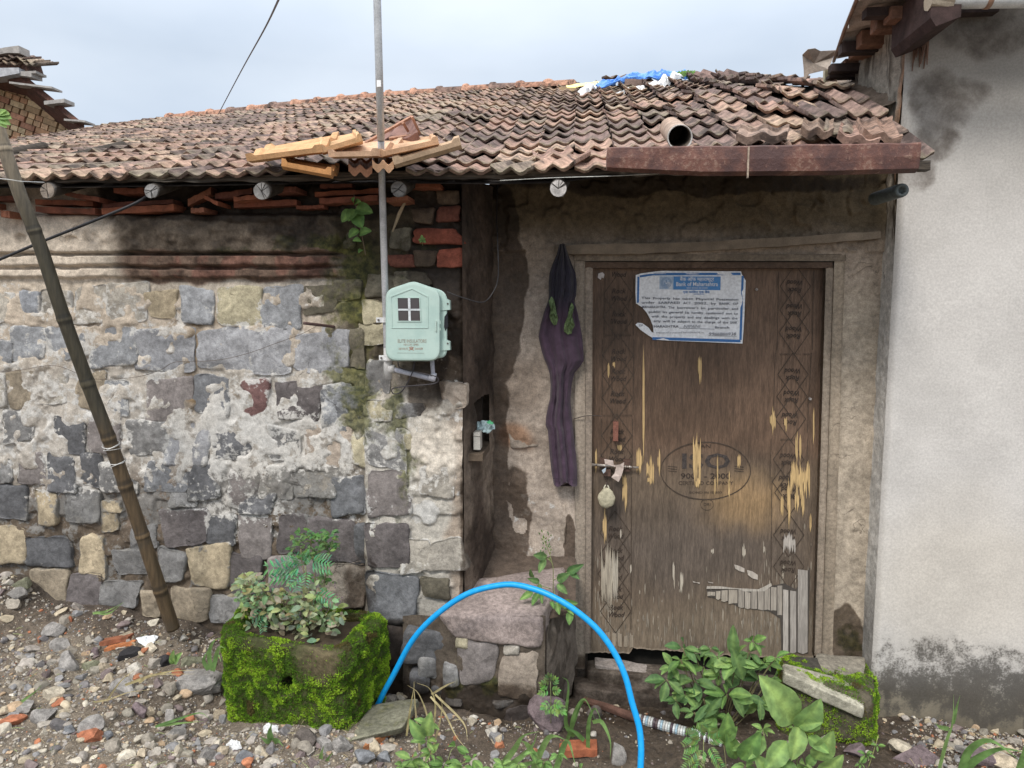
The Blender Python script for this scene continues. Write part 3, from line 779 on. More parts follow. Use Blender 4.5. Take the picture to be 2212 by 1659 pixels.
TILE_COLS = [(.40, .23, .17), (.46, .28, .20), (.35, .21, .16), (.26, .165, .14), (.19, .125, .11), (.50, .33, .23), (.31, .20, .16), (.38, .24, .19), (.29, .22, .165), (.42, .31, .22)]
TW, TL, TT = .158, .27, .015
TILE_COLS = [tuple(.84 * (c * .82 + .18 * (sum(q) / 3)) for c in q) for q in TILE_COLS]
def tile_data(col, nseg=16, amp=.021, seed=0, lip=True, length=TL, rough=.002):
    rg = random.Random(seed)
    xs = [i / nseg for i in range(nseg + 1)]
    def prof(s):
        c = (1 - math.cos(4 * math.pi * s)) / 2
        return -amp * c ** .75 + amp * .35
    V = []; C = []
    green = (.20, .20, .12)
    rows = [(0, 1), (.03, 1), (.5, 1), (1, 1)]
    for ri, (l, _) in enumerate(rows):
        for s in xs:
            V.append((s * TW, l * length, prof(s) + (rg.uniform(-rough, rough) if ri < 2 else 0) + (-.004 if ri == 0 else 0)))
            g = (rg.uniform(.2, .6) if ri == 0 else rg.uniform(0, .35) if ri == 1 else 0)
            k = 1 + rg.uniform(-.12, .12)
            C.append(tuple((a * (1 - g) + b * g) * k for a, b in zip(col, green)))
    n = nseg + 1
    for ri, l in enumerate((0, 1)):
        for s in xs:
            V.append((s * TW, l * length + (.006 if ri == 0 else 0), prof(s) - TT)); C.append(tuple(a * .8 for a in col))
    F_ = []
    for r in range(3):
        for i in range(nseg): F_.append((r*n+i, r*n+i+1, (r+1)*n+i+1, (r+1)*n+i))
    for i in range(nseg):
        F_.append((4*n+i, 4*n+i+1, i+1, i))
        F_.append((5*n+i+1, 5*n+i, 3*n+i, 3*n+i+1))
        F_.append((4*n+i+1, 4*n+i, 5*n+i, 5*n+i+1))
    F_.append((0, n, 2*n, 3*n, 5*n, 4*n)); F_.append((n-1, 4*n+n-1, 5*n+n-1, 3*n+n-1, 2*n+n-1, n+n-1))
    return V, F_, C
M_tile = attr_mat('terracotta', rough=.88, spec=.2, n_scale=26, var=(.50, 1.42), bumpd=.004, fine=150, dark=(.055, .042, .038), dark_th=(.49, .62))
tile_mesh = []
for i in range(20):
    v, f, c = tile_data(TILE_COLS[i % 10], seed=i, amp=.016 + .003 * (i % 3))
    tile_mesh.append(mesh_from('roof_tile', v, f, M_tile, False, {'Col': np.array(c)}))

# boarding beneath the tiles
ux = np.linspace(_rx[0] + .2, XR, 60); vv = np.linspace(0, 1, 14)
bv = []
for v in vv:
    for X in ux:
        p = roof_pt(X, v); p.z -= .026; p.y += .03; bv.append(p)
deck = mesh_from('roof', np.array(bv), grid_faces(60, 14), None, False, {'Col': np.tile([.05, .038, .03], (len(bv), 1))})
M_wood_d = attr_mat('dark weathered wood', rough=.9, n_scale=18, var=(.6, 1.5), bumpd=.003)
deck.materials.append(M_wood_d)
roof = obj('roof', deck, house)
V = []
for k in range(60):
    v = .25 + .5 * k / 59
    for j in range(6):
        p = roof_pt(XR, v); p.x = XR - .05 + (XN - XR + .06) * j / 5; p.z += -.03 + .04 * (j / 5) ** 2 + .012 * float(noise3(np.array([v * 40, j * .9, 1]))); V.append(p)
V = np.array(V)
obj('mud_fillet', mesh_from('mud_fillet', V, grid_faces(6, 60), M_mason, True, {'Col': np.tile([.17, .13, .10], (len(V), 1)), 'Mask': np.tile([.1, .2, .1], (len(V), 1))}), house)

def tile_matrix(X, s_along, L, yaw=0, lift=0, pitch=0, roll=0):
    v = s_along / L
    p = roof_pt(X, min(1, max(0, v))); p2 = roof_pt(X, min(1, max(0, v) + .06)) if v < .94 else None
    if p2 is None: p2 = p; p1 = roof_pt(X, min(1, v) - .06); d = (p - p1).normalized()
    else: d = (p2 - p).normalized()
    q = roof_pt(min(X + .3, XR + .3), min(1, max(0, v)))
    ax = (q - p); ax.y = 0; ax = ax.normalized()
    nrm = ax.cross(d).normalized(); d = nrm.cross(ax).normalized()
    M = Matrix((ax, d, nrm)).transposed().to_4x4()
    M.translation = p + nrm * (.020 + lift)
    return M @ Euler((pitch - .075, roll, yaw)).to_matrix().to_4x4()

tiles = []
X = XR - TW
cols_ = []
while X > -4.75:
    cols_.append(X); X -= TW * .985
EXP = .205
damaged = lambda X, r: (r == 0 and P(640, 370, YE).x < X < P(845, 370, YE).x)
for X in cols_:
    L = rlen(X + TW / 2)
    nrow = int(L / EXP) + 1
    for r in range(nrow):
        s = r * EXP + .015 * noise3(np.array([X * .9, r * 1.7, .5])) + rnd.uniform(-.014, .014) + .02 * float(noise3(np.array([r * 1.3, .2, X * .2])))
        if damaged(X + TW / 2, r): continue
        yaw, lift, pitch = rnd.gauss(0, .03), rnd.uniform(0, .008), rnd.gauss(0, .014)
        if rnd.random() < .05: yaw = rnd.uniform(-.16, .16); lift = .012
        if P(980, 370, YE).x < X < P(1230, 370, YE).x and r == 0: yaw = -.28; lift = .012
        if P(1650, 300, YE).x < X and 0 < r < 6 and rnd.random() < .22: yaw = rnd.uniform(-.3, .3); lift = .022; pitch = rnd.uniform(-.08, .02)
        if P(1200, 300, YE).x < X and r > 3: yaw += rnd.gauss(0, .03); lift += rnd.uniform(0, .008)
        X_ = X + rnd.uniform(-.004, .004)
        M = tile_matrix(X_, s if r else -.02, L, yaw, lift, pitch)
        c = np.array(M.translation)
        tx, ty = proj(c)
        if tx < -260: continue
        vis = -60 < tx < 2000 and ty < 420
        dist = (Vector(c) - CAM).length
        tiles.append((dist + (0 if vis else 100), M, (X, r)))
tiles.sort(key=lambda t: t[0])
def tcol_index(X, r):
    n_ = float(noise3(np.array([X * .8 + 7, r * .45, 1.0]))) + rnd.uniform(-.75, .75)
    if n_ > .42: return rnd.choice([3, 4, 6, 4])
    if n_ < -.45: return rnd.choice([1, 5, 9, 0])
    return rnd.choice([0, 1, 2, 7, 8, 6, 0, 5])
for d, M, key in tiles[:300]:
    objM('roof_tile', tile_mesh[tcol_index(*key) + 10 * rnd.randint(0, 1)], roof, M)
mb = MB(); vs_, fs_, cs_ = [], [], []
base = 0
for d, M, key in tiles[300:]:
    v, f, c = tile_data(TILE_COLS[tcol_index(*key)], nseg=10, seed=rnd.randint(0, 30), amp=.016)
    A = np.array(M); vv_ = np.array(v) @ A[:3, :3].T + A[:3, 3]
    vs_.append(vv_); fs_ += [[i + base for i in q] for q in f]; cs_.append(np.array(c)); base += len(v)
far = mesh_from('roof_tiles', np.vstack(vs_), fs_, M_tile, False, {'Col': np.vstack(cs_)})
fo = obj('roof_tiles', far, roof); tag(fo, kind='stuff')

# ridge caps
def cap_mesh(seed):
    mb = MB(); rg = random.Random(seed); n = 8
    V = []; F_ = []
    L_ = .27
    for k, (l, s) in enumerate([(0, 1.22), (.03, 1.22), (.035, 1.0), (L_, .95)]):
        for i in range(n + 1):
            g = math.pi * i / n
            V.append((l, -.085 * s * math.cos(g), .065 * s * math.sin(g) * (1 + rg.uniform(-.05, .05))))
    for r in range(3):
        for i in range(n): F_.append((r*(n+1)+i, r*(n+1)+i+1, (r+1)*(n+1)+i+1, (r+1)*(n+1)+i))
    F_.append(tuple(range(n, -1, -1))); F_.append(tuple(3*(n+1)+i for i in range(n+1)))
    c = random.Random(seed).choice([(.42, .23, .16), (.46, .26, .18), (.34, .2, .15), (.25, .17, .14)])
    mb.add(V, F_, c)
    return mb.mesh('ridge_tile', M_tile, True)
caps = [cap_mesh(i) for i in range(5)]
Xk = P(380, 250, CAM.y + 7.7).x
while Xk < P(1228, 180, CAM.y + 6.4).x:
    p = roof_pt(Xk, 1); q = roof_pt(Xk + .26, 1); d = (q - p).normalized()
    p.z -= .02
    M = Matrix.Translation(p) @ d.to_track_quat('X', 'Z').to_matrix().to_4x4()
    objM('ridge_tile', rnd.choice(caps), roof, M)
    Xk += .255

# eave board: long grey weathered timber, sagging a little
def board_px(name, top, bot, Y, thick, mat, col, parent, xs=None, step=14, rough=2.0, seed=0):
    """a long board seen face-on: top and bottom edges as [(px, py)...]"""
    x0, x1 = top[0][0], top[-1][0]
    xs = np.arange(x0, x1 + step, step)
    tx, ty = zip(*top); bx_, by_ = zip(*bot)
    mb = MB(); V = []; F_ = []
    n = len(xs)
    for i, x in enumerate(xs):
        x = min(x, x1)
        t = np.interp(x, tx, ty) + rough * float(noise3(np.array([x * .03, seed, .1]))); b = np.interp(x, bx_, by_) + rough * float(noise3(np.array([x * .05, seed, 5.1])))
        a = P(x, t, Y); c = P(x, b, Y)
        V += [a, c, c + Vector((0, thick, 0)), a + Vector((0, thick, 0))]
    for i in range(n - 1):
        b0 = i * 4
        for k in range(4): F_.append((b0 + k, b0 + 4 + k, b0 + 4 + (k + 1) % 4, b0 + (k + 1) % 4))
    F_.append((3, 2, 1, 0)); F_.append(tuple(len(V) - 4 + k for k in range(4)))
    mb.add(V, F_, col)
    return mb.build(name, mat, parent)
M_wood_eave, t, b = nodes('grey eave timber')
geo = N(t, 'ShaderNodeNewGeometry').outputs['Position']
mp_ = N(t, 'ShaderNodeMapping'); mp_.inputs['Scale'].default_value = (1.5, 20, 40); t.links.new(geo, mp_.inputs[0])
g1 = noise_node(t, 3, 6, .7, mp_.outputs[0]); g2 = noise_node(t, 2.6, 4, .6, geo); g3 = noise_node(t, 60, 4, .6, geo)
c = mixc(t, mapr(t, g1, .42, .66, 0, 1), (.035, .028, .022), (.13, .105, .08))
c = mixc(t, mathn(t, 'MULTIPLY', mapr(t, g2, .56, .68, 0, 1), mapr(t, g1, .46, .56, 0, 1)), c, (.36, .33, .28))
t.links.new(c, b.inputs['Base Color']); b.inputs['Roughness'].default_value = .85
bump(t, b, mathn(t, 'ADD', g1, mathn(t, 'MULTIPLY', g3, .3)), .004)
board_px('eave_board', [(-400, 386), (0, 384), (300, 376), (560, 379), (820, 370), (1100, 368), (1320, 366), (2010, 352)], [(-400, 398), (0, 396), (300, 392), (560, 393), (820, 387), (1100, 385), (1320, 378), (2010, 366)], YE + .03, .035, M_wood_eave, (1, 1, 1), house, rough=2.4)

# round rafters whose sawn ends look out under the eave
M_log = attr_mat('rafter wood', rough=.9, n_scale=22, var=(.55, 1.4), bumpd=.004)
def rafter(px, py, rpx, wob, seed, pale=False):
    rg = random.Random(seed)
    Y0 = YE + .005
    p = P(px, py, Y0); rad = rpx / F * (Y0 - CAM.y)
    mb = MB(); pts = []; n = 18
    dirn = Vector((0.04 * wob, 1, .36)).normalized()
    V = []; F_ = []; Cc = []
    L_ = [0, .012, .25, .6, 1.2]
    for k, l in enumerate(L_):
        c = p + dirn * l
        for i in range(n):
            g = 2 * math.pi * i / n
            q = rad * (1 + .07 * math.sin(2 * g + seed) + .04 * math.sin(5 * g)) * (.94 if k == 0 else 1) * (1 + .1 * l)
            V.append(c + Vector((math.cos(g) * q, 0, math.sin(g) * q))); Cc.append((.045, .036, .028) if k > 0 else (.16, .15, .14))
    for k in range(len(L_) - 1):
        for i in range(n): F_.append((k*n+i, k*n+(i+1) % n, (k+1)*n+(i+1) % n, (k+1)*n+i))
    mb.v = V; mb.f = F_; mb.c = Cc
    # sawn face with radial splits, every wedge at its own depth
    b0 = len(mb.v); ec = rg.choice([(.20, .195, .19), (.24, .20, .165), (.16, .15, .145)]) if not pale else (.55, .52, .50)
    mb.v.append(p + Vector((rad*.05, .006, rad*.05))); mb.c.append((.05, .045, .04))
    for i in range(n): 
        mb.f.append((b0, (i + 1) % n, i))
    o = mb.build('rafter', M_log, house, smooth=False)
    fm = MB()
    k = 0; angs = sorted(rg.uniform(0, 6.28) for _ in range(6))
    for i in range(len(angs)):
        a0, a1 = angs[i] + .06, (angs[(i + 1) % 6] + (6.2832 if i == 5 else 0)) - .06
        if a1 - a0 < .15: continue
        d_ = rg.uniform(0, .003); m = max(2, int((a1 - a0) / .3))
        pts = [p + Vector((rad * .08 * math.cos((a0+a1)/2), -.002 - d_, rad * .08 * math.sin((a0+a1)/2)))]
        for q in range(m + 1):
            g = a0 + (a1 - a0) * q / m
            pts.append(p + Vector((rad * .93 * math.cos(g), -.001 - d_, rad * .93 * math.sin(g))))
        pb = [x + Vector((0, .008, 0)) for x in pts]
        kk = len(pts)
        cc = shade(ec, rg.uniform(.8, 1.15))
        fm.add(pts + pb, [tuple(range(kk - 1, -1, -1))] + [(j, (j + 1) % kk, (j + 1) % kk + kk, j + kk) for j in range(kk)], cc)
    e = fm.build('sawn_end', M_log, o)
    return o
for i, (px, py, r_, w_, pl) in enumerate([(103, 412, 18, 1.5, 0), (327, 413, 16.5, 1.2, 0), (566, 413, 19.5, 2.5, 0), (861, 409, 17.5, 1.2, 0), (1206, 407, 18.5, 1.5, 1), (-130, 412, 18, 1, 0), (-360, 412, 18, 1, 0)]):
    rafter(px, py, r_, w_, i, bool(pl))

# tiles stacked on the wall head between the rafters: long clay edges
M_clay = attr_mat('clean clay', rough=.85, n_scale=22, var=(.65, 1.3), bumpd=.003, dark=(.08, .045, .03), dark_th=(.55, .7))
def slab_between(name, a, b, w, th, col, parent, mat, seed=0, n=7, jag=.003):
    """a clay piece whose long edge runs from a to b, going w back into the wall"""
    rg = random.Random(seed); a = Vector(a); b = Vector(b)
    mb = MB(); V = []; F_ = []
    for i in range(n + 1):
        p = a.lerp(b, i / n); j = rg.uniform(-jag, jag)
        V += [p + Vector((0, j, th/2 + rg.uniform(-jag, jag) * .6)), p + Vector((0, j, -th/2 + rg.uniform(-jag, jag) * .6)), p + Vector((0, w, -th/2)), p + Vector((0, w, th/2))]
    for i in range(n):
        for k in range(4): F_.append((i*4+k, i*4+4+k, i*4+4+(k+1) % 4, i*4+(k+1) % 4))
    F_.append((3, 2, 1, 0)); F_.append(tuple(n*4+k for k in range(4)))
    mb.add(V, F_, col)
    return mb.build(name, mat, parent)
orange = [(.25, .085, .045), (.20, .07, .042), (.27, .11, .065), (.16, .06, .04)]
for i, (x0, y0, x1, y1, th) in enumerate([(75, 436, 200, 440, 11), (78, 452, 205, 456, 12), (0, 461, 22, 463, 14), (222, 444, 375, 436, 9), (220, 456, 375, 448, 14), (245, 412, 310, 411, 10),
        (405, 438, 455, 412, 15), (465, 424, 545, 413, 12), (505, 430, 560, 424, 9), (505, 442, 640, 437, 12), (412, 455, 440, 453, 11), (585, 412, 640, 408, 9), (680, 420, 818, 412, 10), (690, 434, 815, 428, 12), (835, 432, 880, 426, 9),
        (690, 402, 760, 400, 9), (870, 398, 950, 400, 8), (140, 418, 215, 432, 10), (-140, 440, -10, 444, 12), (-60, 425, 30, 428, 9), (440, 425, 470, 440, 9), (640, 448, 700, 446, 8)]):
    slab_between('wedged_tile', P(x0, y0, YL - .05 - .03 * (i % 3)), P(x1, y1, YL - .05 - .03 * (i % 3)), .15, th / F * 2.85, orange[i % 4], house, M_clay, i, jag=.004)

# rusty gutter on the right half
M_rust, t, b = nodes('rusty iron')
geo = N(t, 'ShaderNodeNewGeometry').outputs['Position']
g1 = noise_node(t, 9, 8, .7, geo); g2 = noise_node(t, 60, 5, .7, geo); g3 = noise_node(t, 300, 3, .6, geo)
c = mixc(t, mapr(t, g1, .38, .66, 0, 1), (.075, .038, .035), (.17, .075, .055))
c = mixc(t, mapr(t, mathn(t, 'ADD', mathn(t, 'MULTIPLY', g2, .6), mathn(t, 'MULTIPLY', g1, .4)), .53, .62, 0, .8), c, (.27, .17, .13))
c = mixc(t, mapr(t, g3, .55, .7, 0, .4), c, (.05, .025, .022))
t.links.new(c, b.inputs['Base Color']); b.inputs['Roughness'].default_value = .62; b.inputs['Metallic'].default_value = .25
bump(t, b, mathn(t, 'ADD', g2, mathn(t, 'MULTIPLY', g3, .4)), .003)
def gutter():
    gx_ = list(np.arange(1312, 1990, 16)) + [1990]
    Yg = -.72
    V = []; F_ = []
    prof = [(.10, -.012), (.085, -.055), (.03, -.068), (.004, -.06), (0, -.03), (0, 0), (.006, .004), (.01, 0), (.006, -.028), (.012, -.054), (.032, -.06), (.08, -.048), (.095, -.012)]
    m = len(prof)
    for x in gx_:
        top = P(x, np.interp(x, [1312, 1600, 1990], [321, 317, 311]) + 1.2 * float(noise3(np.array([x * .02, 0, 0]))), Yg)
        bot = P(x, np.interp(x, [1312, 1520, 1800, 1990], [366, 377, 375, 370]), Yg)
        h = (top.z - bot.z) / .068
        for (dy, dz) in prof:
            V.append((top.x, Yg + dy + .002 * float(noise3(np.array([x * .03, dz * 30, 2]))), top.z + dz * h))
    for i in range(len(gx_) - 1):
        for k in range(m - 1): F_.append((i*m+k, (i+1)*m+k, (i+1)*m+k+1, i*m+k+1))
    F_.append(tuple(range(6))); e = (len(gx_) - 1) * m; F_.append(tuple(e + k for k in range(12)))
    mb = MB(); mb.add(V, F_)
    o = mb.build('gutter', M_rust, house, smooth=False)
    s = MB(); 
    a = P(1617, 318, Yg); s.box((a.x - .003, Yg - .003, a.z - .103), (a.x + .003, Yg + .002, a.z + .002), (.35, .28, .22))
    s.build('seam', M_tile, o)
    w = MB(); a = P(1983, 356, -.66)
    for k in range(7): w.tube([a + Vector((-.03, .0, -.012 + .004 * k)), a + Vector((.045, .01, -.013 + .0045 * k))], .0022, 5)
    w.build('wire_bundle', M_wood_eave, o)
gutter()

# ------------------------------------------------ door frame, lintel and door
M_frame = masonry_mat('mud smeared wood', grain=2.0, bumpd=.003)
def frame_mesh(name, x0, y0, x1, y1, Yf, depth, col, mask, parent, seed=0, sx=5, lean=0):
    """a slightly uneven timber or plaster strip with rounded front edges"""
    nx_, ny_ = max(4, int((x1 - x0) / sx)), max(6, int((y1 - y0) / 6))
    xs = np.linspace(x0, x1, nx_); ys = np.linspace(y0, y1, ny_)
    A, B = np.meshgrid(xs, ys); A = A.ravel(); B = B.ravel()
    A = A + lean * (B - y0) / (y1 - y0)
    co = Pn(A, B, Yf)
    u = np.abs((A - lean * (B - y0) / (y1 - y0) - x0) / (x1 - x0) * 2 - 1); v = np.abs((B - y0) / (y1 - y0) * 2 - 1)
    co[:, 1] += .004 * sstep(.7, 1, u) + .003 * sstep(.97, 1, v) + .0018 * fbm(co * 22 + seed, 3)
    n = len(co)
    f = grid_faces(nx_, ny_)
    ring = list(range(nx_)) + [r * nx_ + nx_ - 1 for r in range(1, ny_)] + [(ny_ - 1) * nx_ + i for i in range(nx_ - 2, -1, -1)] + [r * nx_ for r in range(ny_ - 2, 0, -1)]
    back = co[ring].copy(); back[:, 1] = Yf + depth
    F_ = [tuple(q) for q in f] + [(ring[i], ring[(i+1) % len(ring)], n + (i+1) % len(ring), n + i) for i in range(len(ring))]
    co = np.vstack([co, back])
    cc = np.tile(np.array(col), (len(co), 1)) * (1 + .2 * fbm(co * np.array([18, 3, 4]) + seed, 3))[:, None]
    mk = np.tile(np.array(mask, float), (len(co), 1))
    ppx, ppy = proj(co)
    mk[:, 1] = np.maximum(mk[:, 1], .62 * sstep(1380, 1430, ppy))
    return obj(name, mesh_from(name, co, F_, M_frame, True, {'Col': np.clip(cc, 0, 1), 'Mask': mk}), parent)
dframe = frame_mesh('door_frame', 1240, 549, 1828, 564, -.012, .10, (.20, .16, .12), (.1, .25, 0), house, 1)
frame_mesh('top_rail', 1262, 566, 1800, 579, -.006, .08, (.105, .07, .05), (0, .2, 0), dframe, 2)
frame_mesh('side_post', 1242, 564, 1264, 1446, -.014, .10, (.30, .25, .20), (.12, .0, 0), dframe, 3)
frame_mesh('side_post', 1264, 570, 1281, 1412, -.004, .09, (.25, .205, .165), (.1, .0, 0), dframe, 4, lean=-5)
frame_mesh('side_post', 1785, 578, 1803, 1418, -.004, .09, (.27, .22, .17), (.1, .0, 0), dframe, 5, lean=-25)
frame_mesh('side_post', 1803, 564, 1826, 1418, -.012, .10, (.30, .245, .185), (.1, .0, 0), dframe, 6, lean=-27)
# warped plank over the doorway
M_lint = attr_mat('mud coated plank', rough=.9, n_scale=14, var=(.75, 1.25), bumpd=.003)
board_px('lintel_plank', [(1200, 534), (1236, 529), (1500, 523), (1700, 512), (1903, 499)], [(1200, 546), (1236, 548), (1330, 550), (1500, 543), (1700, 531), (1903, 515)], -.045, .05, M_lint, (.22, .175, .13), house, step=18, rough=1.2)

# door leaf: plywood panel with its print, peeled strips and bared core at the foot
M_door, t, b = nodes('old plywood')
geo = N(t, 'ShaderNodeNewGeometry').outputs['Position']
mp_ = N(t, 'ShaderNodeMapping'); mp_.inputs['Scale'].default_value = (9, 9, 1.1); t.links.new(geo, mp_.inputs[0])
g1 = noise_node(t, 9, 8, .7, mp_.outputs[0]); g2 = noise_node(t, 3.2, 5, .6, geo); g3 = noise_node(t, 40, 4, .65, mp_.outputs[0])
ca = N(t, 'ShaderNodeVertexColor', layer_name='Col').outputs['Color']
c = scalec(t, ca, mathn(t, 'MULTIPLY', mapr(t, g1, .25, .75, .62, 1.38), mapr(t, g3, .3, .7, .82, 1.18)))
c = mixc(t, mapr(t, g2, .5, .7, 0, .45), c, scalec(t, c, .6))
t.links.new(c, b.inputs['Base Color']); b.inputs['Roughness'].default_value = .62; b.inputs['Specular IOR Level'].default_value = .35
bump(t, b, mathn(t, 'ADD', g1, mathn(t, 'MULTIPLY', g3, .5)), .0022)
YDo = .035
xs = np.linspace(0, 1, 110); ys = np.linspace(0, 1, 190)
A, B = np.meshgrid(xs, ys); A = A.ravel(); B = B.ravel()
dl = 1281 + (1274 - 1281) * B; dr = 1786 + (1758 - 1786) * B
dt = 578.0
jag = 1.6 * noise3(np.stack([A * 90, 0*A, 0*A], 1)) + 1.2 * np.sign(noise3(np.stack([A * 23, 0*A + 3, 0*A], 1)))
db = np.interp(A, [0, .18, .19, .5, .8, 1], [1411, 1409, 1397, 1412, 1420, 1419]) + jag
PXr = dl + (dr - dl) * A; PYr = dt + (db - dt) * B
co = Pn(PXr, PYr, YDo)
co[:, 1] -= .008 * np.sin(A * 3.1) * B + .002 * fbm(co * 6, 3)
dc = np.tile(np.array([.115, .072, .047]), (len(co), 1))
wx_, wy_ = warp(PXr, PYr, 20)
dc = dc * (1 + .35 * fbm(co * np.array([5, 1, 3]), 4))[:, None]
dc = lerp3(dc, (.135, .102, .072), sstep(950, 1050, wy_) * .8)
dc = lerp3(dc, (.105, .083, .068), blob(wx_, wy_, 1500, 1190, 250, 90, .7) * .8)
dc = lerp3(dc, (.20, .158, .115), sstep(1260, 1380, wy_) * .8)
dc = lerp3(dc, (.34, .22, .11), blob(wx_, wy_, 1625, 1085, 85, 50, .8) * .75)
dc = lerp3(dc, (.05, .04, .035), blob(wx_, wy_, 1325, 1090, 22, 60, .7) * .7)
front_n = len(co)
f = grid_faces(110, 190)
ring = list(range(110)) + [r * 110 + 109 for r in range(1, 190)] + [189 * 110 + i for i in range(108, -1, -1)] + [r * 110 for r in range(188, 0, -1)]
back = co[ring].copy(); back[:, 1] += .022
F_ = np.vstack([f, np.array([(ring[i], ring[(i+1) % len(ring)], front_n + (i+1) % len(ring), front_n + i) for i in range(len(ring))])])
co = np.vstack([co, back]); dc = np.vstack([dc, dc[ring] * .6])
door = obj('door', mesh_from('door', co, F_, M_door, True, {'Col': np.clip(dc, 0, 1)}), house)
def yd(px, py): 
    a = np.clip((px - 1281) / 500, 0, 1); b_ = np.clip((py - 578) / 840, 0, 1)
    return YDo - .008 * math.sin(a * 3.1) * b_ - .0035
# sheet coloured near black for the unlit interior's darkness, seen through the gap
bk = MB(); a = P(1270, 1380, .12); c_ = P(1790, 1470, .12)
bk.box((a.x, .10, c_.z), (c_.x, .13, P(1270, 560, .12).z), (.02, .018, .015)); bk.build('dark_interior_sheet', M_plain, house)

# ---- lettering helper
_tc = {}
def text_verts(body, size=1.0, font=None, shear=0, offset=0, align='CENTER', space=1.0, flip=False):
    key = (body, font, shear, offset, align, space)
    if key not in _tc:
        cu = bpy.data.curves.new('t', 'FONT'); cu.body = body; cu.size = 1; cu.align_x = align; cu.align_y = 'CENTER'; cu.shear = shear; cu.offset = offset; cu.space_character = space
        cu.resolution_u = 2
        if font: cu.font = font
        o = bpy.data.objects.new('t', cu); COL.objects.link(o)
        dg = bpy.context.evaluated_depsgraph_get(); dg.update()
        me = bpy.data.meshes.new_from_object(o.evaluated_get(dg))
        v = [tuple(x.co) for x in me.vertices]; fcs = [tuple(p.vertices) for p in me.polygons]
        bpy.data.objects.remove(o); bpy.data.curves.remove(cu); bpy.data.meshes.remove(me)
        _tc[key] = (v, fcs)
    return _tc[key]
def text_px(mb, body, px, py, hpx, depth_fn, col, rot=0, width=None, xs=1.0, **kw):
    """letters hpx high laid on a surface whose depth at (px, py) is depth_fn"""
    v, f = text_verts(body, **kw)
    if not v: return
    k = hpx / .72
    wv = max(a[0] for a in v) - min(a[0] for a in v)
    if width: xs = width / (wv * k)
    out = []
    cr_, sr = math.cos(rot), math.sin(rot)
    for (x, y, z) in v:
        x, y = x * k * xs, y * k
        x, y = x * cr_ - y * sr, x * sr + y * cr_
        X_, Y_ = px + x, py - y
        out.append(P(X_, Y_, depth_fn(X_, Y_)))
    mb.add(out, f, col)
def stroke(mb, pts, w, depth_fn, col, close=False):
    """flat line through pixel points"""
    pts = list(pts)
    for i in range(len(pts) - (0 if close else 1)):
        a = np.array(pts[i], float); b_ = np.array(pts[(i + 1) % len(pts)], float)
        d = b_ - a; L = np.hypot(*d)
        if L == 0: continue
        nrm = np.array([-d[1], d[0]]) / L * w / 2
        q = [a - nrm, b_ - nrm, b_ + nrm, a + nrm]
        mb.add([P(x, y, depth_fn(x, y)) for x, y in q], [(0, 1, 2, 3)], col)

pr = MB(); ink = (.038, .027, .021); ink2 = (.048, .035, .026)
def rockwood(cx, cy, flip, s=1.0):
    d = [(cx, cy - 47 * s), (cx + 33 * s, cy), (cx, cy + 47 * s), (cx - 33 * s, cy)]
    stroke(pr, d, 1.5, yd, ink2, True)
    rot = math.pi if flip else 0
    sg = -1 if flip else 1
    text_px(pr, 'Rock', cx, cy - 8 * sg, 11, yd, ink, rot=rot, shear=.3, offset=.02, width=31)
    text_px(pr, 'Wood', cx, cy + 8 * sg, 11, yd, ink, rot=rot, shear=.3, offset=.02, width=35)
for (x, y) in [(290, 290), (290, 435), (290, 580), (288, 815), (286, 940), (282, 1080), (280, 1320), (278, 1445)]:
    px, py = cF(x, y)
    if y > 300: rockwood(px, py, False)
    else: text_px(pr, 'Wood', px, py + 6, 11, yd, ink, shear=.3, offset=.02, width=32)
for (x, y) in [(1405, 380), (1403, 530), (1398, 672), (1390, 935), (1384, 1075), (1374, 1215), (1362, 1470), (1355, 1610)]:
    px, py = cF(x, y); rockwood(px, py, True)
for (x, y) in [(105, 460), (105, 640), (90, 800), (100, 960), (110, 1110)]:
    px, py = cG(x, y); rockwood(px, py, False)
for (x, y) in [(1550, 130), (1540, 480), (1540, 740)]:
    px, py = cG(x, y); rockwood(px, py, True)
for xa_, xb_, y0, y1 in ((208, 200, 330, 690), (385, 385, 330, 690), (192, 186, 715, 1190), (388, 382, 715, 1190), (184, 180, 1215, 1480), (380, 376, 1215, 1480), (1300, 1290, 290, 780), (1520, 1512, 290, 780), (1278, 1262, 800, 1310), (1505, 1480, 800, 1300), (1252, 1245, 1340, 1660), (1482, 1472, 1340, 1660)):
    stroke(pr, [cF(xa_, y0), cF(xb_, y1)], 1.2, yd, ink2)
stroke(pr, [cG(243, 0), cG(240, 400), cG(236, 1260)], 1.3, yd, ink2)
stroke(pr, [cG(1400, 0), cG(1398, 380), cG(1395, 880)], 1.3, yd, ink2)
for (x, y, w_, fl) in [(288, 690, 170, 0), (286, 1195, 180, 0), (1400, 808, 190, 1), (1365, 1345, 110, 1)]:
    px, py = cF(x, y); text_px(pr, 'BOND TO LAST FOREVER', px, py, 4, yd, ink2, rot=math.pi if fl else 0, width=w_ * .343)
cx, cy = cF(840, 1542)
stroke(pr, [(cx + 97 * math.cos(a), cy + 62 * math.sin(a)) for a in np.linspace(0, 6.283, 49)[:-1]], 2.0, yd, ink2, True)
text_px(pr, 'AN', cx, cy - 53, 8, yd, ink, width=22)
text_px(pr, 'ISO', cx, cy - 19, 33, yd, (.043, .035, .032), offset=.02, width=104)
text_px(pr, '9001 - 2000', cx, cy + 12, 12, yd, ink, offset=.02, width=108)
text_px(pr, 'CERTIFIED COMPANY', cx, cy + 27, 8, yd, ink, width=118)
text_px(pr, 'BOND IN IS 303', cx, cy + 47, 5, yd, ink2, width=70)
text_px(pr, 'DRI', cx + 3, cy + 73, 7, yd, ink2, width=15)
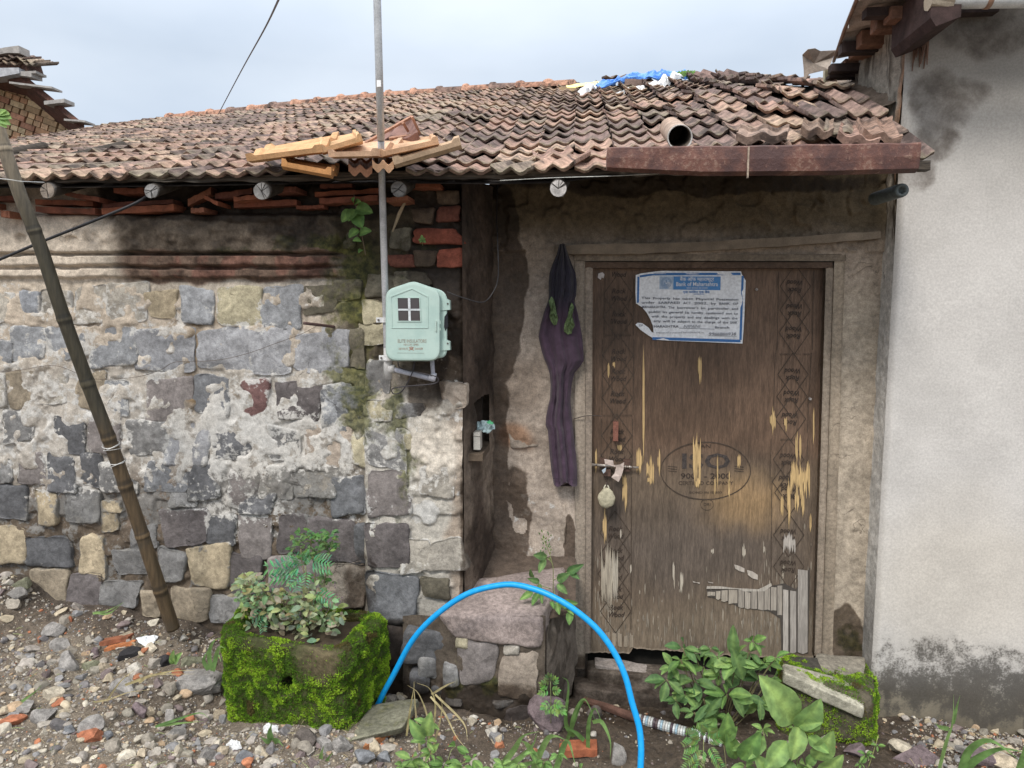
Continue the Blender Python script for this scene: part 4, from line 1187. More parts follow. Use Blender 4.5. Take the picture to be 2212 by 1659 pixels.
stroke(pr, [(cx + 3 + 14 * math.cos(a), cy + 73 + 12 * math.sin(a)) for a in np.linspace(0, 6.283, 20)[:-1]], 1, yd, ink2, True)
for sx_ in (-1, 1):
    for k in range(3): stroke(pr, [(cx + sx_ * 72 - 10, cy - 10 + 5 * k), (cx + sx_ * 72 + 10, cy - 8 + 5 * k)], 1.4, yd, ink2)
M_ink = attr_mat('printed ink', rough=.7, n_scale=70, var=(.6, 1.9), bumpd=0)
pr.build('printed_marks', M_ink, door)

# ---- peeled and splintered places
M_peel, t, b = nodes('bared wood')
geo = N(t, 'ShaderNodeNewGeometry').outputs['Position']
mp_ = N(t, 'ShaderNodeMapping'); mp_.inputs['Scale'].default_value = (10, 10, .8); t.links.new(geo, mp_.inputs[0])
g1 = noise_node(t, 14, 6, .7, mp_.outputs[0]); ca = N(t, 'ShaderNodeVertexColor', layer_name='Col').outputs['Color']
t.links.new(scalec(t, ca, mapr(t, g1, .3, .7, .7, 1.25)), b.inputs['Base Color']); b.inputs['Roughness'].default_value = .8
bump(t, b, g1, .002)
yellow = (.52, .36, .17); greyw = (.33, .29, .245)
def splinter(parent, x, y0, y1, w, col, seed, name='bare_patch'):
    """a strip torn off along the grain: ragged, ends in slivers; stands a hair proud as the torn fibres do"""
    rg = random.Random(seed); mb = MB()
    m = max(1, int(w / 2.2))
    for k in range(m):
        xx = x + (k - (m - 1) / 2) * w / m
        a = y0 + rg.uniform(0, .35) * (y1 - y0); b_ = y1 - rg.uniform(0, .4) * (y1 - y0)
        if k == m // 2: a, b_ = y0, y1
        hw = w / m * .55; j = rg.uniform(-.8, .8)
        poly = [(xx + j, a), (xx + hw, a + (b_ - a) * .25), (xx + hw, a + (b_ - a) * .7), (xx - j, b_), (xx - hw, a + (b_ - a) * .75), (xx - hw, a + (b_ - a) * .2)]
        mb.add([P(px, py, yd(px, py) - .0008 - .0004 * (k % 2)) for px, py in poly], [(0, 1, 2, 3, 4, 5)], shade(col, rg.uniform(.85, 1.1)))
    return mb.build(name, M_peel, parent)
sp = [(cF(458, 745), cF(440, 1500), 4), (cF(806, 815), cF(800, 1000), 8), (cF(1263, 1130), cF(1262, 1320), 13), (cF(785, 1290), cF(785, 1655), 17), (cF(425, 1390), cF(420, 1570), 13), (cF(492, 1440), cF(490, 1640), 16), (cF(545, 1400), cF(545, 1580), 6),
      (cF(1050, 1435), cF(1050, 1530), 7), (cF(1345, 1200), cF(1342, 1300), 6), (cF(1415, 1290), cF(1410, 1500), 5), (cF(1437, 1310), cF(1435, 1480), 4), (cF(1525, 1140), cF(1515, 1380), 3), (cF(228, 860), cF(230, 960), 4), (cF(262, 855), cF(262, 895), 5), (cF(298, 1375), cF(298, 1420), 10),
      (cF(900, 1440), cF(930, 1658), 2.5), (cF(990, 1540), cF(988, 1660), 2.5), (cF(150, 1400), cF(150, 1560), 4), (cF(330, 1560), cF(328, 1659), 9), (cG(190, 0), cG(180, 300), 10), (cG(18, 240), cG(20, 560), 8), (cG(390, 0), cG(390, 65), 9), (cG(790, 0), cG(790, 95), 10),
      (cG(930, 0), cG(930, 155), 3), (cG(1047, 0), cG(1047, 180), 3), (cG(1545, 0), cG(1535, 450), 7), (cG(1610, 60), cG(1605, 300), 9), (cG(1660, 60), cG(1650, 340), 7), (cG(1490, 150), cG(1480, 330), 6), (cG(1720, 300), cG(1720, 460), 4), (cG(1170, 545), cG(1170, 680), 7),
      (cG(665, 780), cG(645, 970), 7), (cG(600, 700), cG(575, 860), 4), (cG(1335, 570), cG(1335, 630), 3), (cG(910, 590), cG(908, 640), 6), (cG(152, 430), cG(152, 510), 3), (cG(238, 720), cG(232, 800), 3)]
for i, (a, b_, w_) in enumerate(sp): splinter(door, (a[0] + b_[0]) / 2, a[1], b_[1], w_, yellow if a[1] < 1140 or i in (20,) else (.42, .37, .30), i)
# wide torn patch at the right with drips below it
a, b_ = cF(1370, 1490), cF(1500, 1640)
splinter(door, (a[0] + b_[0]) / 2, a[1] - 8, b_[1] + 30, 42, yellow, 77)
splinter(door, cG(1545, 530)[0], cG(0, 450)[1], cG(0, 640)[1], 26, (.40, .36, .32), 78)
splinter(door, cG(40, 0)[0], cG(0, 520)[1], cG(0, 1120)[1], 26, (.40, .345, .27), 79)
splinter(door, cG(95, 0)[0], cG(0, 600)[1], cG(0, 1060)[1], 18, (.43, .38, .31), 80)
def patch(poly, col, off, name='bare_patch', parent=None):
    mb = MB(); 
    pts = [P(px, py, yd(px, py) - off) for px, py in poly]
    pb = [p + Vector((0, off * .9, 0)) for p in pts]; n = len(pts)
    mb.add(pts + pb, [tuple(range(n))] + [(i, i + n, (i+1) % n + n, (i+1) % n) for i in range(n)], col)
    return mb.build(name, M_peel, parent or door)
# slats of the block-board core laid bare at the foot
def slat(x0, x1, y0, y1, col, seed):
    rg = random.Random(seed)
    (ax, ay), (bx_, by_) = cG(x0, y0), cG(x1, y1)
    poly = [(ax + 1, ay + rg.uniform(-2, 2)), (bx_ - 1, ay + rg.uniform(-2, 2)), (bx_ - 1.2, by_ + rg.uniform(-2, 1)), ((ax + bx_) / 2, by_ + rg.uniform(-3, 3)), (ax + .8, by_ + rg.uniform(-2, 1))]
    patch(poly, shade(col, rg.uniform(.85, 1.12)), .0022, 'core_slat')
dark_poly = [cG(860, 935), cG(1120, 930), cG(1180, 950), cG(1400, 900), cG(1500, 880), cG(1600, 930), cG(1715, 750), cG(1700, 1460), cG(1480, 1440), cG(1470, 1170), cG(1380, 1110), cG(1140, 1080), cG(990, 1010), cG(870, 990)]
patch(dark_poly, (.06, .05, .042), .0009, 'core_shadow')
xs_ = [865, 935, 980, 1040, 1120, 1175, 1228, 1282, 1336, 1390, 1443, 1490]
for i in range(len(xs_) - 1):
    t0 = np.interp(xs_[i], [865, 1120, 1180, 1400, 1490], [945, 935, 955, 905, 890]); b0 = np.interp(xs_[i], [865, 1140, 1390, 1490], [985, 1085, 1110, 1170])
    slat(xs_[i], xs_[i+1], t0, b0, greyw if i > 3 else (.38, .33, .27), 500 + i)
for (x0, x1, y0, y1) in [(1490, 1540, 930, 1440), (1548, 1605, 945, 1455), (1612, 1700, 770, 1455)]: slat(x0, x1, y0, y1, (.36, .325, .29), x0)
for i in range(5): slat(20 + i * 48 + (10 if i else 0), 62 + i * 48 + 6, 1285 + i * 8, 1395 + i * 4, (.30, .25, .19), 520 + i)
for (a, c_) in [(cG(1090, 725), cG(1175, 790)), (cG(1195, 770), cG(1285, 850)), (cG(745, 860), cG(805, 885)), (cG(870, 865), cG(915, 880))]:
    patch([a, ((a[0]+c_[0])/2, a[1]+3), (c_[0], (a[1]+c_[1])/2), c_, ((a[0]+c_[0])/2, c_[1] - 3), (a[0] + 2, (a[1]+c_[1])/2)], (.42, .37, .32), .0015)
patch([cG(865, 905), cG(970, 905), cG(1090, 920), cG(1190, 925), cG(1290, 930), cG(1395, 880), cG(1400, 900), cG(1340, 945), cG(1180, 948), cG(1120, 928), cG(980, 925), cG(860, 925)], (.40, .36, .31), .003)

ws = MB(); rg_ = random.Random(3)
for k in range(420):
    if k < 230: x, y = rg_.uniform(1290, 1755), 1400 - abs(rg_.gauss(0, 70))
    elif k < 350: x, y = rg_.gauss(1690, 40), rg_.gauss(1290, 60)
    else: x, y = rg_.gauss(1305, 14), rg_.gauss(1310, 60)
    x = min(1752, max(1286, x)); h = rg_.uniform(5, 34); w = rg_.uniform(.5, 1.7)
    if y + h > 1404: continue
    ws.add([P(px, py, yd(px, py) + .0014) for px, py in ((x, y), (x + w, y + h * .3), (x + w * .7, y + h * .8), (x, y + h), (x - w, y + h * .6), (x - w * .6, y + h * .2))], [(0, 1, 2, 3, 4, 5)], shade((.27, .23, .18), rg_.uniform(.7, 1.2)))
tag(ws.build('worn_fibres', M_peel, door), kind='stuff')
# ---- bolt, handle and staple plates (all parts of the door)
M_metal, t, b = nodes('worn steel')
geo = N(t, 'ShaderNodeNewGeometry').outputs['Position']; g1 = noise_node(t, 60, 5, .7, geo)
t.links.new(mixc(t, mapr(t, g1, .5, .65, 0, 1), (.55, .50, .45), (.17, .10, .07)), b.inputs['Base Color'])
b.inputs['Metallic'].default_value = .75; b.inputs['Roughness'].default_value = .38
M_brown = attr_mat('rust brown iron', rough=.6, n_scale=60, bumpd=.001)
bolt = MB()
a, c_ = cB(1672, 1266), cB(1965, 1284)
a3, c3 = P(*a, .005), P(*c_, .004)
bolt.tube([a3, a3.lerp(c3, .6), a3.lerp(c3, .61), c3], [.0065, .0065, .0055, .0055], 10)
for t_ in (.28, .70, .8): bolt.tube([a3.lerp(c3, t_), a3.lerp(c3, t_ + .03)], .0085, 10)
bo = bolt.build('bolt', M_metal, door, smooth=True)
hp = MB()
for (x0, y0, x1, y1) in [(1722, 1228, 1762, 1285), (1870, 1235, 1915, 1310), (1745, 1295, 1790, 1340)]:
    q0, q1 = P(*cB(x0, y0), .01), P(*cB(x1, y1), .01)
    hp.box((q0.x, .012, q1.z), (q1.x, .034, q0.z), (.10, .06, .045))
hp.build('bolt_plate', M_brown, door)
hd = MB(); q0, q1 = P(*cF(258, 1235), -.02), P(*cF(290, 1358), -.02)
hd.box((q0.x, -.014, q1.z), (q1.x, -.004, q0.z), (.20, .085, .06)); hd.box((q0.x + .003, -.004, q0.z - .016), (q1.x - .003, .034, q0.z - .002), (.13, .06, .045)); hd.box((q0.x + .003, -.004, q1.z + .002), (q1.x - .003, .034, q1.z + .014), (.10, .05, .04))
hd.build('handle', M_brown, door, bevel=.0015)
kn = MB(); 
for (x, y) in ((1162, 400), (1500, 1090)):
    q0 = P(*cF(x, y), .02); kn.tube([q0, q0 + Vector((0, .02, 0))], .006, 8, (.3, .27, .25))
kn.build('hole_plug', M_brown, door)
# threshold stones beneath

# ================================================================== rock shapes
def ico(sub=1):
    t_ = (1 + 5 ** .5) / 2
    v = [(-1,t_,0),(1,t_,0),(-1,-t_,0),(1,-t_,0),(0,-1,t_),(0,1,t_),(0,-1,-t_),(0,1,-t_),(t_,0,-1),(t_,0,1),(-t_,0,-1),(-t_,0,1)]
    v = [Vector(p).normalized() for p in v]
    f = [(0,11,5),(0,5,1),(0,1,7),(0,7,10),(0,10,11),(1,5,9),(5,11,4),(11,10,2),(10,7,6),(7,1,8),(3,9,4),(3,4,2),(3,2,6),(3,6,8),(3,8,9),(4,9,5),(2,4,11),(6,2,10),(8,6,7),(9,8,1)]
    for _ in range(sub):
        nf = []; cache = {}
        def mid(a, b):
            k = (min(a, b), max(a, b))
            if k not in cache: cache[k] = len(v); v.append(((v[a] + v[b]) / 2).normalized())
            return cache[k]
        for a, b, c in f:
            x, y, z = mid(a, b), mid(b, c), mid(c, a); nf += [(a,x,z),(b,y,x),(c,z,y),(x,y,z)]
        f = nf
    return np.array([tuple(p) for p in v]), np.array(f)
ICO = {k: ico(k) for k in (0, 1, 2, 3, 4)}
def rock_data(size, seed, sub=3, planes=9, rough=.06, boxy=False):
    rs = np.random.RandomState(seed)
    v, f = ICO[sub]; v = v.copy()
    if boxy: v = np.sign(v) * np.abs(v) ** .45
    for k in range(planes):
        n = rs.randn(3); n /= np.linalg.norm(n); h = rs.uniform(.42, .80) * (1.0 if not boxy else 1.25)
        d = v @ n; m = d > h
        v[m] -= (d[m] - h)[:, None] * n
    v = v / np.abs(v).max(0)
    v = v + v * (rough * fbm(v * 2.2 + seed, 4))[:, None]
    return v * np.array(size) / 2, f
RC = {'grey': (.25, .235, .22), 'blue': (.17, .175, .185), 'tan': (.36, .30, .22), 'purple': (.15, .115, .12), 'green': (.19, .19, .13), 'black': (.03, .028, .03), 'brick': (.34, .13, .07), 'pale': (.42, .37, .29), 'dark': (.10, .085, .075)}
def rock(name, px, py, wpx, hpx, col, seed, Y=None, label=None, cat='rock', group=None, depth=None, rot=0, parent=None, lift=0, boxy=False, mask=(.02, 0, 0), sub=3, tilt=0):
    """a loose stone, its middle at (px, py), lying on the ground there"""
    g = PG(px, py + hpx * .42) if Y is None else P(px, py + hpx * .42, Y)
    D = g.y - CAM.y
    w = wpx / F * D; h = hpx / F * D
    d = depth if depth else w * .7
    ctr = g + Vector((0, d * .3, h * .30 + lift))
    v, f = rock_data((w, d, h * 1.25), seed, sub, boxy=boxy)
    a = np.array(Euler((tilt, 0, rot)).to_matrix() @ Matrix.Identity(3)); v = v @ a.T
    c = np.array(RC[col]) if isinstance(col, str) else np.array(col)
    cc = np.tile(c, (len(v), 1)) * (1 + .15 * fbm(v * 30 + seed, 3))[:, None]
    base = Vector(ctr)
    me = mesh_from(name, v, f, M_rock, False, {'Col': np.clip(cc, 0, 1), 'Mask': np.tile(np.array(mask, float), (len(v), 1))})
    o = obj(name, me, parent, loc=base)
    if label: tag(o, label, cat, group)
    return o
M_rock = masonry_mat('rock', grain=1.6, bumpd=.004, cracks=False, va=1.25)

def cube_grid(n):
    idx = {}; V = []; F_ = []
    def vi(p):
        k = tuple(round(x, 5) for x in p)
        if k not in idx: idx[k] = len(V); V.append(k)
        return idx[k]
    for ax in range(3):
        for sg in (-1, 1):
            for i in range(n):
                for j in range(n):
                    q = []
                    for (a, b_) in ((i, j), (i+1, j), (i+1, j+1), (i, j+1)):
                        p = [0, 0, 0]; p[ax] = sg; p[(ax+1) % 3] = a / n * 2 - 1; p[(ax+2) % 3] = b_ / n * 2 - 1; q.append(vi(p))
                    F_.append(q if sg > 0 else q[::-1])
    return np.array(V, float), np.array(F_)
def free_rock(name, corners, col, parent, seed, mask=(.1, .2, .2), sub=4, rough=.05, amp=.012, kind_mat=None, depthcol=None, label=None, cat=None):
    """a squared block through 8 given corners (bottom 4 then top 4, in order), weathered"""
    c, f = cube_grid(14)
    c = c / ((np.abs(c) ** 16).sum(1) ** (1 / 16))[:, None]
    u = (c + 1) / 2
    C8 = np.array([tuple(p) for p in corners])
    w = [(1-u[:,0])*(1-u[:,1])*(1-u[:,2]), u[:,0]*(1-u[:,1])*(1-u[:,2]), u[:,0]*u[:,1]*(1-u[:,2]), (1-u[:,0])*u[:,1]*(1-u[:,2]),
         (1-u[:,0])*(1-u[:,1])*u[:,2], u[:,0]*(1-u[:,1])*u[:,2], u[:,0]*u[:,1]*u[:,2], (1-u[:,0])*u[:,1]*u[:,2]]
    p = sum(a[:, None] * C8[i] for i, a in enumerate(w))
    ctr = C8.mean(0); dr = p - ctr; dr = dr / np.linalg.norm(dr, axis=1)[:, None]
    p = p + dr * (amp * fbm(p * 9 + seed, 5))[:, None]
    cc = np.tile(np.array(col), (len(p), 1)) * (1 + .2 * fbm(p * 12 + seed, 3))[:, None]
    if depthcol: cc = depthcol(p, cc)
    me = mesh_from(name, p, f, kind_mat or M_rock, True, {'Col': np.clip(cc, 0, 1), 'Mask': np.tile(np.array(mask, float), (len(p), 1))})
    o = obj(name, me, parent)
    if label: tag(o, label, cat)
    return o

# ---- stone step before the recess (part of the house): capping slab on a rubble block
def Pz(px, z_at_Y): return None
def C(px, py, Y): return P(px, py, Y)
YS = -.50
step_o = empty('step', (0, 0, 0)); step_o.parent = house; step_o.name = 'step'
zt = P(1080, 1320, YS).z
blk = MB()
def sfields(px, py):
    n = len(px); x, y = warp(px, py, 14)
    col = np.tile(np.array([.10, .08, .062]), (n, 1))
    moss = .55 * blob(x, y, 985, 1415, 10, 35, .6) + .55 * blob(x, y, 1065, 1470, 20, 40, .6) + .5 * blob(x, y, 990, 1480, 25, 22) + .3 * sstep(1440, 1490, y)
    return col, np.stack([np.full(n, .16), .3 + .3 * sstep(1440, 1500, y), moss], 1)
# core of the block: front grid and right side
nxg, nzg = 130, 110
fx = np.linspace(870, 1196, nxg); fy = np.linspace(1330, 1600, nzg)
A, B = np.meshgrid(fx, fy); A = A.ravel(); B = B.ravel()
Yf_ = np.where(A < 1165, YS - .02 + np.clip((980 - A) / 110, 0, 1) * .10, YS - .02)
co = Pn(A, B, Yf_)
xr_f = P(1178, 1450, YS - .02).x
over = np.clip(co[:, 0] - xr_f, 0, None)
co[:, 0] = np.minimum(co[:, 0], xr_f)
co[:, 1] -= .008 * fbm(np.stack([A * .03, B * .03, 0*A], 1), 5) - .002
c_, m_ = sfields(A, B)
core_ = obj('rubble_core', mesh_from('rubble_core', co, grid_faces(nxg, nzg), M_mason, True, {'Col': c_, 'Mask': m_}), step_o)
for i, r_ in enumerate([(cD(500,800)+cD(790,1000)+('d',)), (cD(560,960)+cD(700,1100)+('g',)), (cD(720,1000)+cD(825,1140)+('g',)), (cD(835,885)+cD(1060,1150)+('v',)), (cD(1072,945)+cD(1318,1200)+('w',)), (cD(800,845)+cD(890,905)+('s',)), (cD(1115,1260)+cD(1325,1435)+('p',)),
        (cD(745,1225)+cD(850,1270)+('g',)), (cD(1045,1235)+cD(1160,1280)+('g',)), (cD(1110,895)+cD(1210,940)+('l',)), (cD(520,1050)+cD(640,1200)+('d',)), (cD(650,1150)+cD(820,1230)+('d',))]):
    k = r_[4]
    if k in 'vw': SW = SWASH[k]
    obj('stone', stone_mesh(*r_[:4], k, (YS - .02) if r_[0] > 950 else YS + .02, .014, .06, 700 + i, mask_fn=sfields, squareness=6), step_o)
# right cheek of the block
ny2, nz2 = 60, 110
ya = np.linspace(YS - .02, .02, ny2); zz = np.linspace(P(1178, 1600, YS).z, P(1178, 1360, YS).z, nz2)
A, B = np.meshgrid(ya, zz); A = A.ravel(); B = B.ravel()
xr_b = P(1243, 1400, 0).x
tt = (A - (YS - .02)) / (0.02 - YS + .02)
co = np.stack([xr_f + (xr_b - xr_f) * tt, A, B], 1); co[:, 0] += .02 * fbm(co * 9, 5) * sstep(0, .15, tt) + .004
cq = np.tile(np.array([.085, .068, .054]), (len(co), 1)); cq = lerp3(cq, (.17, .14, .115), sstep(0, .4, fbm(co * 7, 3)))
obj('rubble_cheek', mesh_from('rubble_cheek', co, grid_faces(ny2, nz2), M_mason, True, {'Col': cq, 'Mask': np.tile([.1, .4, .15], (len(co), 1))}), step_o)
# capping slab
yb = -.02
fl, fr = P(940, 1325, YS - .02), P(1168, 1338, YS - .05)
flb, frb = P(975, 1376, YS - .02), P(1168, 1406, YS - .04)
ztl = P(1000, 1300, YS + .02).z
bl = Vector((P(1010, 1258, -.30).x, -.22, fl.z + .035)); br = Vector((P(1222, 1290, -.08).x, -.06, fr.z + .05))
dn = Vector((0, 0, -.09))
free_rock('capping_slab', [flb, frb, Vector((br.x, br.y, frb.z)), Vector((bl.x, bl.y, flb.z)), fl, fr, br, bl], (.30, .245, .225), step_o, 5, mask=(.16, .0, .0), amp=.014)
# earthen sill of the recess behind the slab
sil = MB(); a = P(1005, 1262, YL); 
sx0, sx1 = xa - .02, P(1243, 1300, 0).x
gxs = np.linspace(0, 1, 60); gys = np.linspace(0, 1, 40)
A, B = np.meshgrid(gxs, gys); A = A.ravel(); B = B.ravel()
co = np.stack([sx0 + (sx1 - sx0) * A, -.42 + .44 * B, fl.z - .04 + .16 * np.clip(B - .3, 0, 1) + .05 * (1 - A) * B], 1)
co[:, 2] += .018 * fbm(co * 9, 4)
obj('earth_sill', mesh_from('earth_sill', co, grid_faces(60, 40), M_mason, True, {'Col': np.tile([.10, .075, .058], (len(co), 1)), 'Mask': np.tile([.0, .4, .0], (len(co), 1))}), step_o)

# ---- threshold stones
def slab_px(name, x0, y0, x1, y1, Yf, Yb, zthick, col, seed, parent, mask=(.1, .25, .05), slope=0):
    a = P(x0, y0, Yf); c = P(x1, y1, Yf)
    z0, z1 = a.z, c.z
    cs = [(a.x, Yf, z0 - zthick), (c.x, Yf, z1 - zthick), (c.x, Yb, z1 - zthick), (a.x, Yb, z0 - zthick), (a.x, Yf, z0), (c.x, Yf, z1), (c.x, Yb, z1 + slope), (a.x, Yb, z0 + slope)]
    return free_rock(name, cs, col, parent, seed, mask, amp=.010)
slab_px('threshold_stone', 1268, 1448, 1700, 1486, -.10, .02, .10, (.12, .10, .082), 11, house, (.12, .5, .1))
slab_px('threshold_stone', 1236, 1484, 1480, 1512, -.17, -.06, .10, (.105, .085, .07), 12, house, (.1, .5, .1))
slab_px('threshold_stone', 1450, 1502, 1700, 1518, -.17, -.06, .10, (.07, .056, .046), 13, house, (.1, .5, .1))
slab_px('threshold_stone', 1283, 1436, 1450, 1462, -.075, .01, .02, (.25, .22, .20), 14, house, (.1, .0, .0))

# ---- mossy ledge at the right of the door
ledge = empty('mossy_ledge', (P(1790, 1500, -.2).x, -.2, 0), 'low mossy stone ledge topped by a pale flat slab beside the door', 'stone ledge')
def gpx(px, py, Y): return P(px, py, Y)
b0 = [gpx(1680, 1600, -.36), gpx(1888, 1605, -.36), gpx(1888, 1560, -.0), gpx(1680, 1540, -.0), gpx(1690, 1452, -.36), gpx(1886, 1512, -.36), gpx(1886, 1432, -.0), gpx(1690, 1415, .0)]
def ledge_col(p, cc): 
    return cc
lb = free_rock('ledge_block', b0, (.10, .085, .06), ledge, 21, (.05, .3, .4), amp=.018)
t0 = [gpx(1695, 1452, -.40), gpx(1868, 1532, -.40), gpx(1860, 1478, -.26), gpx(1690, 1430, -.24)]
top = [Vector((p.x, p.y, p.z)) for p in t0]
free_rock('pale_slab', [p - Vector((0, -.01, .055)) for p in top] + top, (.36, .34, .27), ledge, 22, (.2, 0, .02), amp=.006)
t1 = [gpx(1750, 1448, -.2), gpx(1868, 1470, -.2), gpx(1870, 1418, -.02), gpx(1765, 1410, -.02)]
free_rock('rear_slab', [p - Vector((0, 0, .03)) for p in t1] + t1, (.26, .235, .19), ledge, 23, (.25, .1, .1), amp=.008)
t2 = [gpx(1694, 1442, -.22), gpx(1778, 1452, -.22), gpx(1765, 1420, -.08), gpx(1705, 1418, -.08)]
free_rock('wet_slab', [p - Vector((0, 0, .02)) for p in t2] + t2, (.055, .05, .042), ledge, 24, (.0, .3, .1), amp=.006)

# ---- moss as thousands of tiny fronds on given faces
def moss_on(ob, n, size, dens_fn, seed, parent, name='moss', lift=.002, bright=1.0):
    rs = np.random.RandomState(seed)
    me = ob.data; nv = len(me.vertices)
    co = np.zeros(nv * 3); me.vertices.foreach_get('co', co); co = co.reshape(-1, 3)
    tris = []; nor = []
    for p in me.polygons:
        for k in range(1, len(p.vertices) - 1): tris.append((p.vertices[0], p.vertices[k], p.vertices[k+1])); nor.append(tuple(p.normal))
    tris = np.array(tris); nor = np.array(nor)
    a, b_, c = co[tris[:, 0]], co[tris[:, 1]], co[tris[:, 2]]
    ar = np.linalg.norm(np.cross(b_ - a, c - a), axis=1)
    idx = rs.choice(len(tris), n, p=ar / ar.sum())
    r1, r2 = rs.rand(n), rs.rand(n); m = r1 + r2 > 1; r1[m] = 1 - r1[m]; r2[m] = 1 - r2[m]
    p = a[idx] + (b_[idx] - a[idx]) * r1[:, None] + (c[idx] - a[idx]) * r2[:, None]
    off = np.array(ob.matrix_world.translation) if False else np.zeros(3)
    q = ob
    wo = Vector((0, 0, 0))
    while q is not None: wo += q.location; q = q.parent
    pw = p + np.array(wo)
    nn = nor[idx]
    d = dens_fn(pw, nn)
    k = rs.rand(n) < d
    pw, nn, d = pw[k], nn[k], d[k]; n = len(pw)
    cl = fbm(pw * 30 + seed, 4); cl2 = fbm(pw * 9 + 4, 3)
    s = size * (.6 + .8 * rs.rand(n)) * (1 + .5 * cl)
    out = nn * (.5 + .5 * rs.rand(n))[:, None] + rs.randn(n, 3) * .55 + np.array([0, 0, .25])
    out /= np.linalg.norm(out, axis=1)[:, None]
    sd = np.cross(out, rs.randn(n, 3)); sd /= np.linalg.norm(sd, axis=1)[:, None]
    base = pw + nn * (lift + .006 * np.clip(cl + .3, 0, 1))[:, None]
    v0 = base - sd * s[:, None] * .45; v1 = base + out * s[:, None]; v2 = base + sd * s[:, None] * .45; v3 = base + out * s[:, None] * .5 + nn * s[:, None] * .4
    V = np.stack([v0, v1, v2, v3], 1).reshape(-1, 3)
    i0 = np.arange(n) * 4
    F_ = np.concatenate([np.stack([i0, i0+1, i0+3], 1), np.stack([i0+3, i0+1, i0+2], 1)])
    g1, g2, g3, g4 = np.array([.125, .255, .016]), np.array([.06, .125, .014]), np.array([.09, .075, .025]), np.array([.27, .42, .03])
    w = sstep(-.2, .45, cl + .5 * cl2 + .25 * rs.randn(n))
    c_ = g2 + (g1 - g2) * w[:, None]
    w3 = sstep(.35, .6, cl + .6 * cl2 + .15 * rs.randn(n)); c_ = c_ + (g4 - c_) * w3[:, None] * .8
    w2 = (rs.rand(n) < .12) | (cl2 < -.45); c_[w2] = g3
    c_ *= bright
    C_ = np.repeat(c_, 4, 0)
    me2 = mesh_from(name, V, F_, M_moss, False, {'Col': np.clip(C_, 0, 1)})
    o = obj(name, me2, parent); tag(o, kind='stuff'); return o
M_moss, t, b = nodes('moss')
ca = N(t, 'ShaderNodeVertexColor', layer_name='Col').outputs['Color']; t.links.new(ca, b.inputs['Base Color']); b.inputs['Roughness'].default_value = .85; b.inputs['Specular IOR Level'].default_value = .15
b.inputs['Subsurface Weight'].default_value = 0
moss_on(lb, 60000, .0065, lambda p, n: (np.clip(1.0 + fbm(p * 8, 3) * 1.3 - 1.6 * np.clip(P(1790, 1585, -.36).z - p[:, 2], 0, 1) * 6, 0, 1)) * (n[:, 1] < .3), 3, ledge)

# ---- the mossy stone trough used as a planter
planter = empty('mossy_planter', (P(640, 1500, -.7).x, -.7, P(640, 1570, -.8).z), 'square stone planter thickly covered in bright green moss with a hole in its front', 'planter')
FL, FR = P(486, 1545, -.74), P(737, 1588, -.85)
BR_, BL_ = P(843, 1500, -.52), P(505, 1480, -.46)
zb = min(FL.z, FR.z) - .05
ztp = P(640, 1400, -.80).z
def top_at(px, py, Y): return P(px, py, Y)
TFL, TFR, TBR, TBL = P(483, 1390, -.74), P(732, 1398, -.84), P(836, 1330, -.52), P(520, 1368, -.46)
TFL.z = ztp + .01; TBL.z = ztp + .02; TBR.z = ztp + .02; TFR.z = ztp
TFL.x = P(484, 1450, -.74).x; TFR.x = P(737, 1450, -.84).x; TBR.x = P(840, 1400, -.52).x
def bil(A4, u, v): return A4[0] * (1-u)*(1-v) + A4[1] * u*(1-v) + A4[2] * u*v + A4[3] * (1-u)*v
def wall_loop(k, inset, z_mode):
    pass
bot4 = [Vector((p.x, p.y, zb)) for p in (FL, FR, BR_, BL_)]
top4 = [TFL, TFR, TBR, TBL]
nu = 160; nh = 60
V = []; per = []
for i in range(nu):
    s = i / nu * 4; k = int(s); f_ = s - k
    f_ = f_ + .0
    per.append((k, f_))
def ring_pts(A4, ins):
    out = []; cc = (A4[0] + A4[1] + A4[2] + A4[3]) / 4
    for (k, f_) in per:
        p = A4[k].lerp(A4[(k+1) % 4], f_)
        # round the corners
        e = min(f_, 1 - f_)
        p = p.lerp(cc, ins + .075 * max(0, 1 - e / .13) ** 2)
        out.append(p)
    return out
rows = []
for j in range(nh + 1):
    h = j / nh
    A4 = [b_.lerp(t_, h) for b_, t_ in zip(bot4, top4)]
    rows.append(ring_pts(A4, .05 * (1 - h) ** 2 + .03 * max(0, (h - .93) / .07) ** 2))
for ins, dz in ((.10, .004), (.17, .002), (.22, -.006), (.26, -.03), (.28, -.07)):
    rows.append([p + Vector((0, 0, dz)) for p in ring_pts(top4, ins)])
V = np.array([tuple(p) for r in rows for p in r])
F_ = []
for j in range(len(rows) - 1):
    for i in range(nu): F_.append((j*nu + i, j*nu + (i+1) % nu, (j+1)*nu + (i+1) % nu, (j+1)*nu + i))
F_ = np.array(F_)
ctr = V.mean(0); dr = V - ctr; dr[:, 2] *= .3; dr /= np.linalg.norm(dr, axis=1)[:, None]
V = V + dr * (.024 * fbm(V * 7, 5) + .006 * fbm(V * 28, 3))[:, None]
ppx, ppy = proj(V)
hx, hy = cC(1790, 1130)
hole = blob(ppx, ppy, hx, hy + 4, 15, 17, .35) * (V[:, 1] < -.6)
V[:, 1] += hole * .09
c_ = np.tile(np.array([.10, .075, .05]), (len(V), 1)) * (1 + .3 * fbm(V * 14, 4))[:, None]
c_ = lerp3(c_, (.05, .065, .018), .7 * np.ones(len(V)))
c_ = lerp3(c_, (.11, .085, .05), blob(ppx, ppy, *cC(2010, 1000), 46, 48, .6) * .8)
c_ = lerp3(c_, (.02, .018, .012), hole)
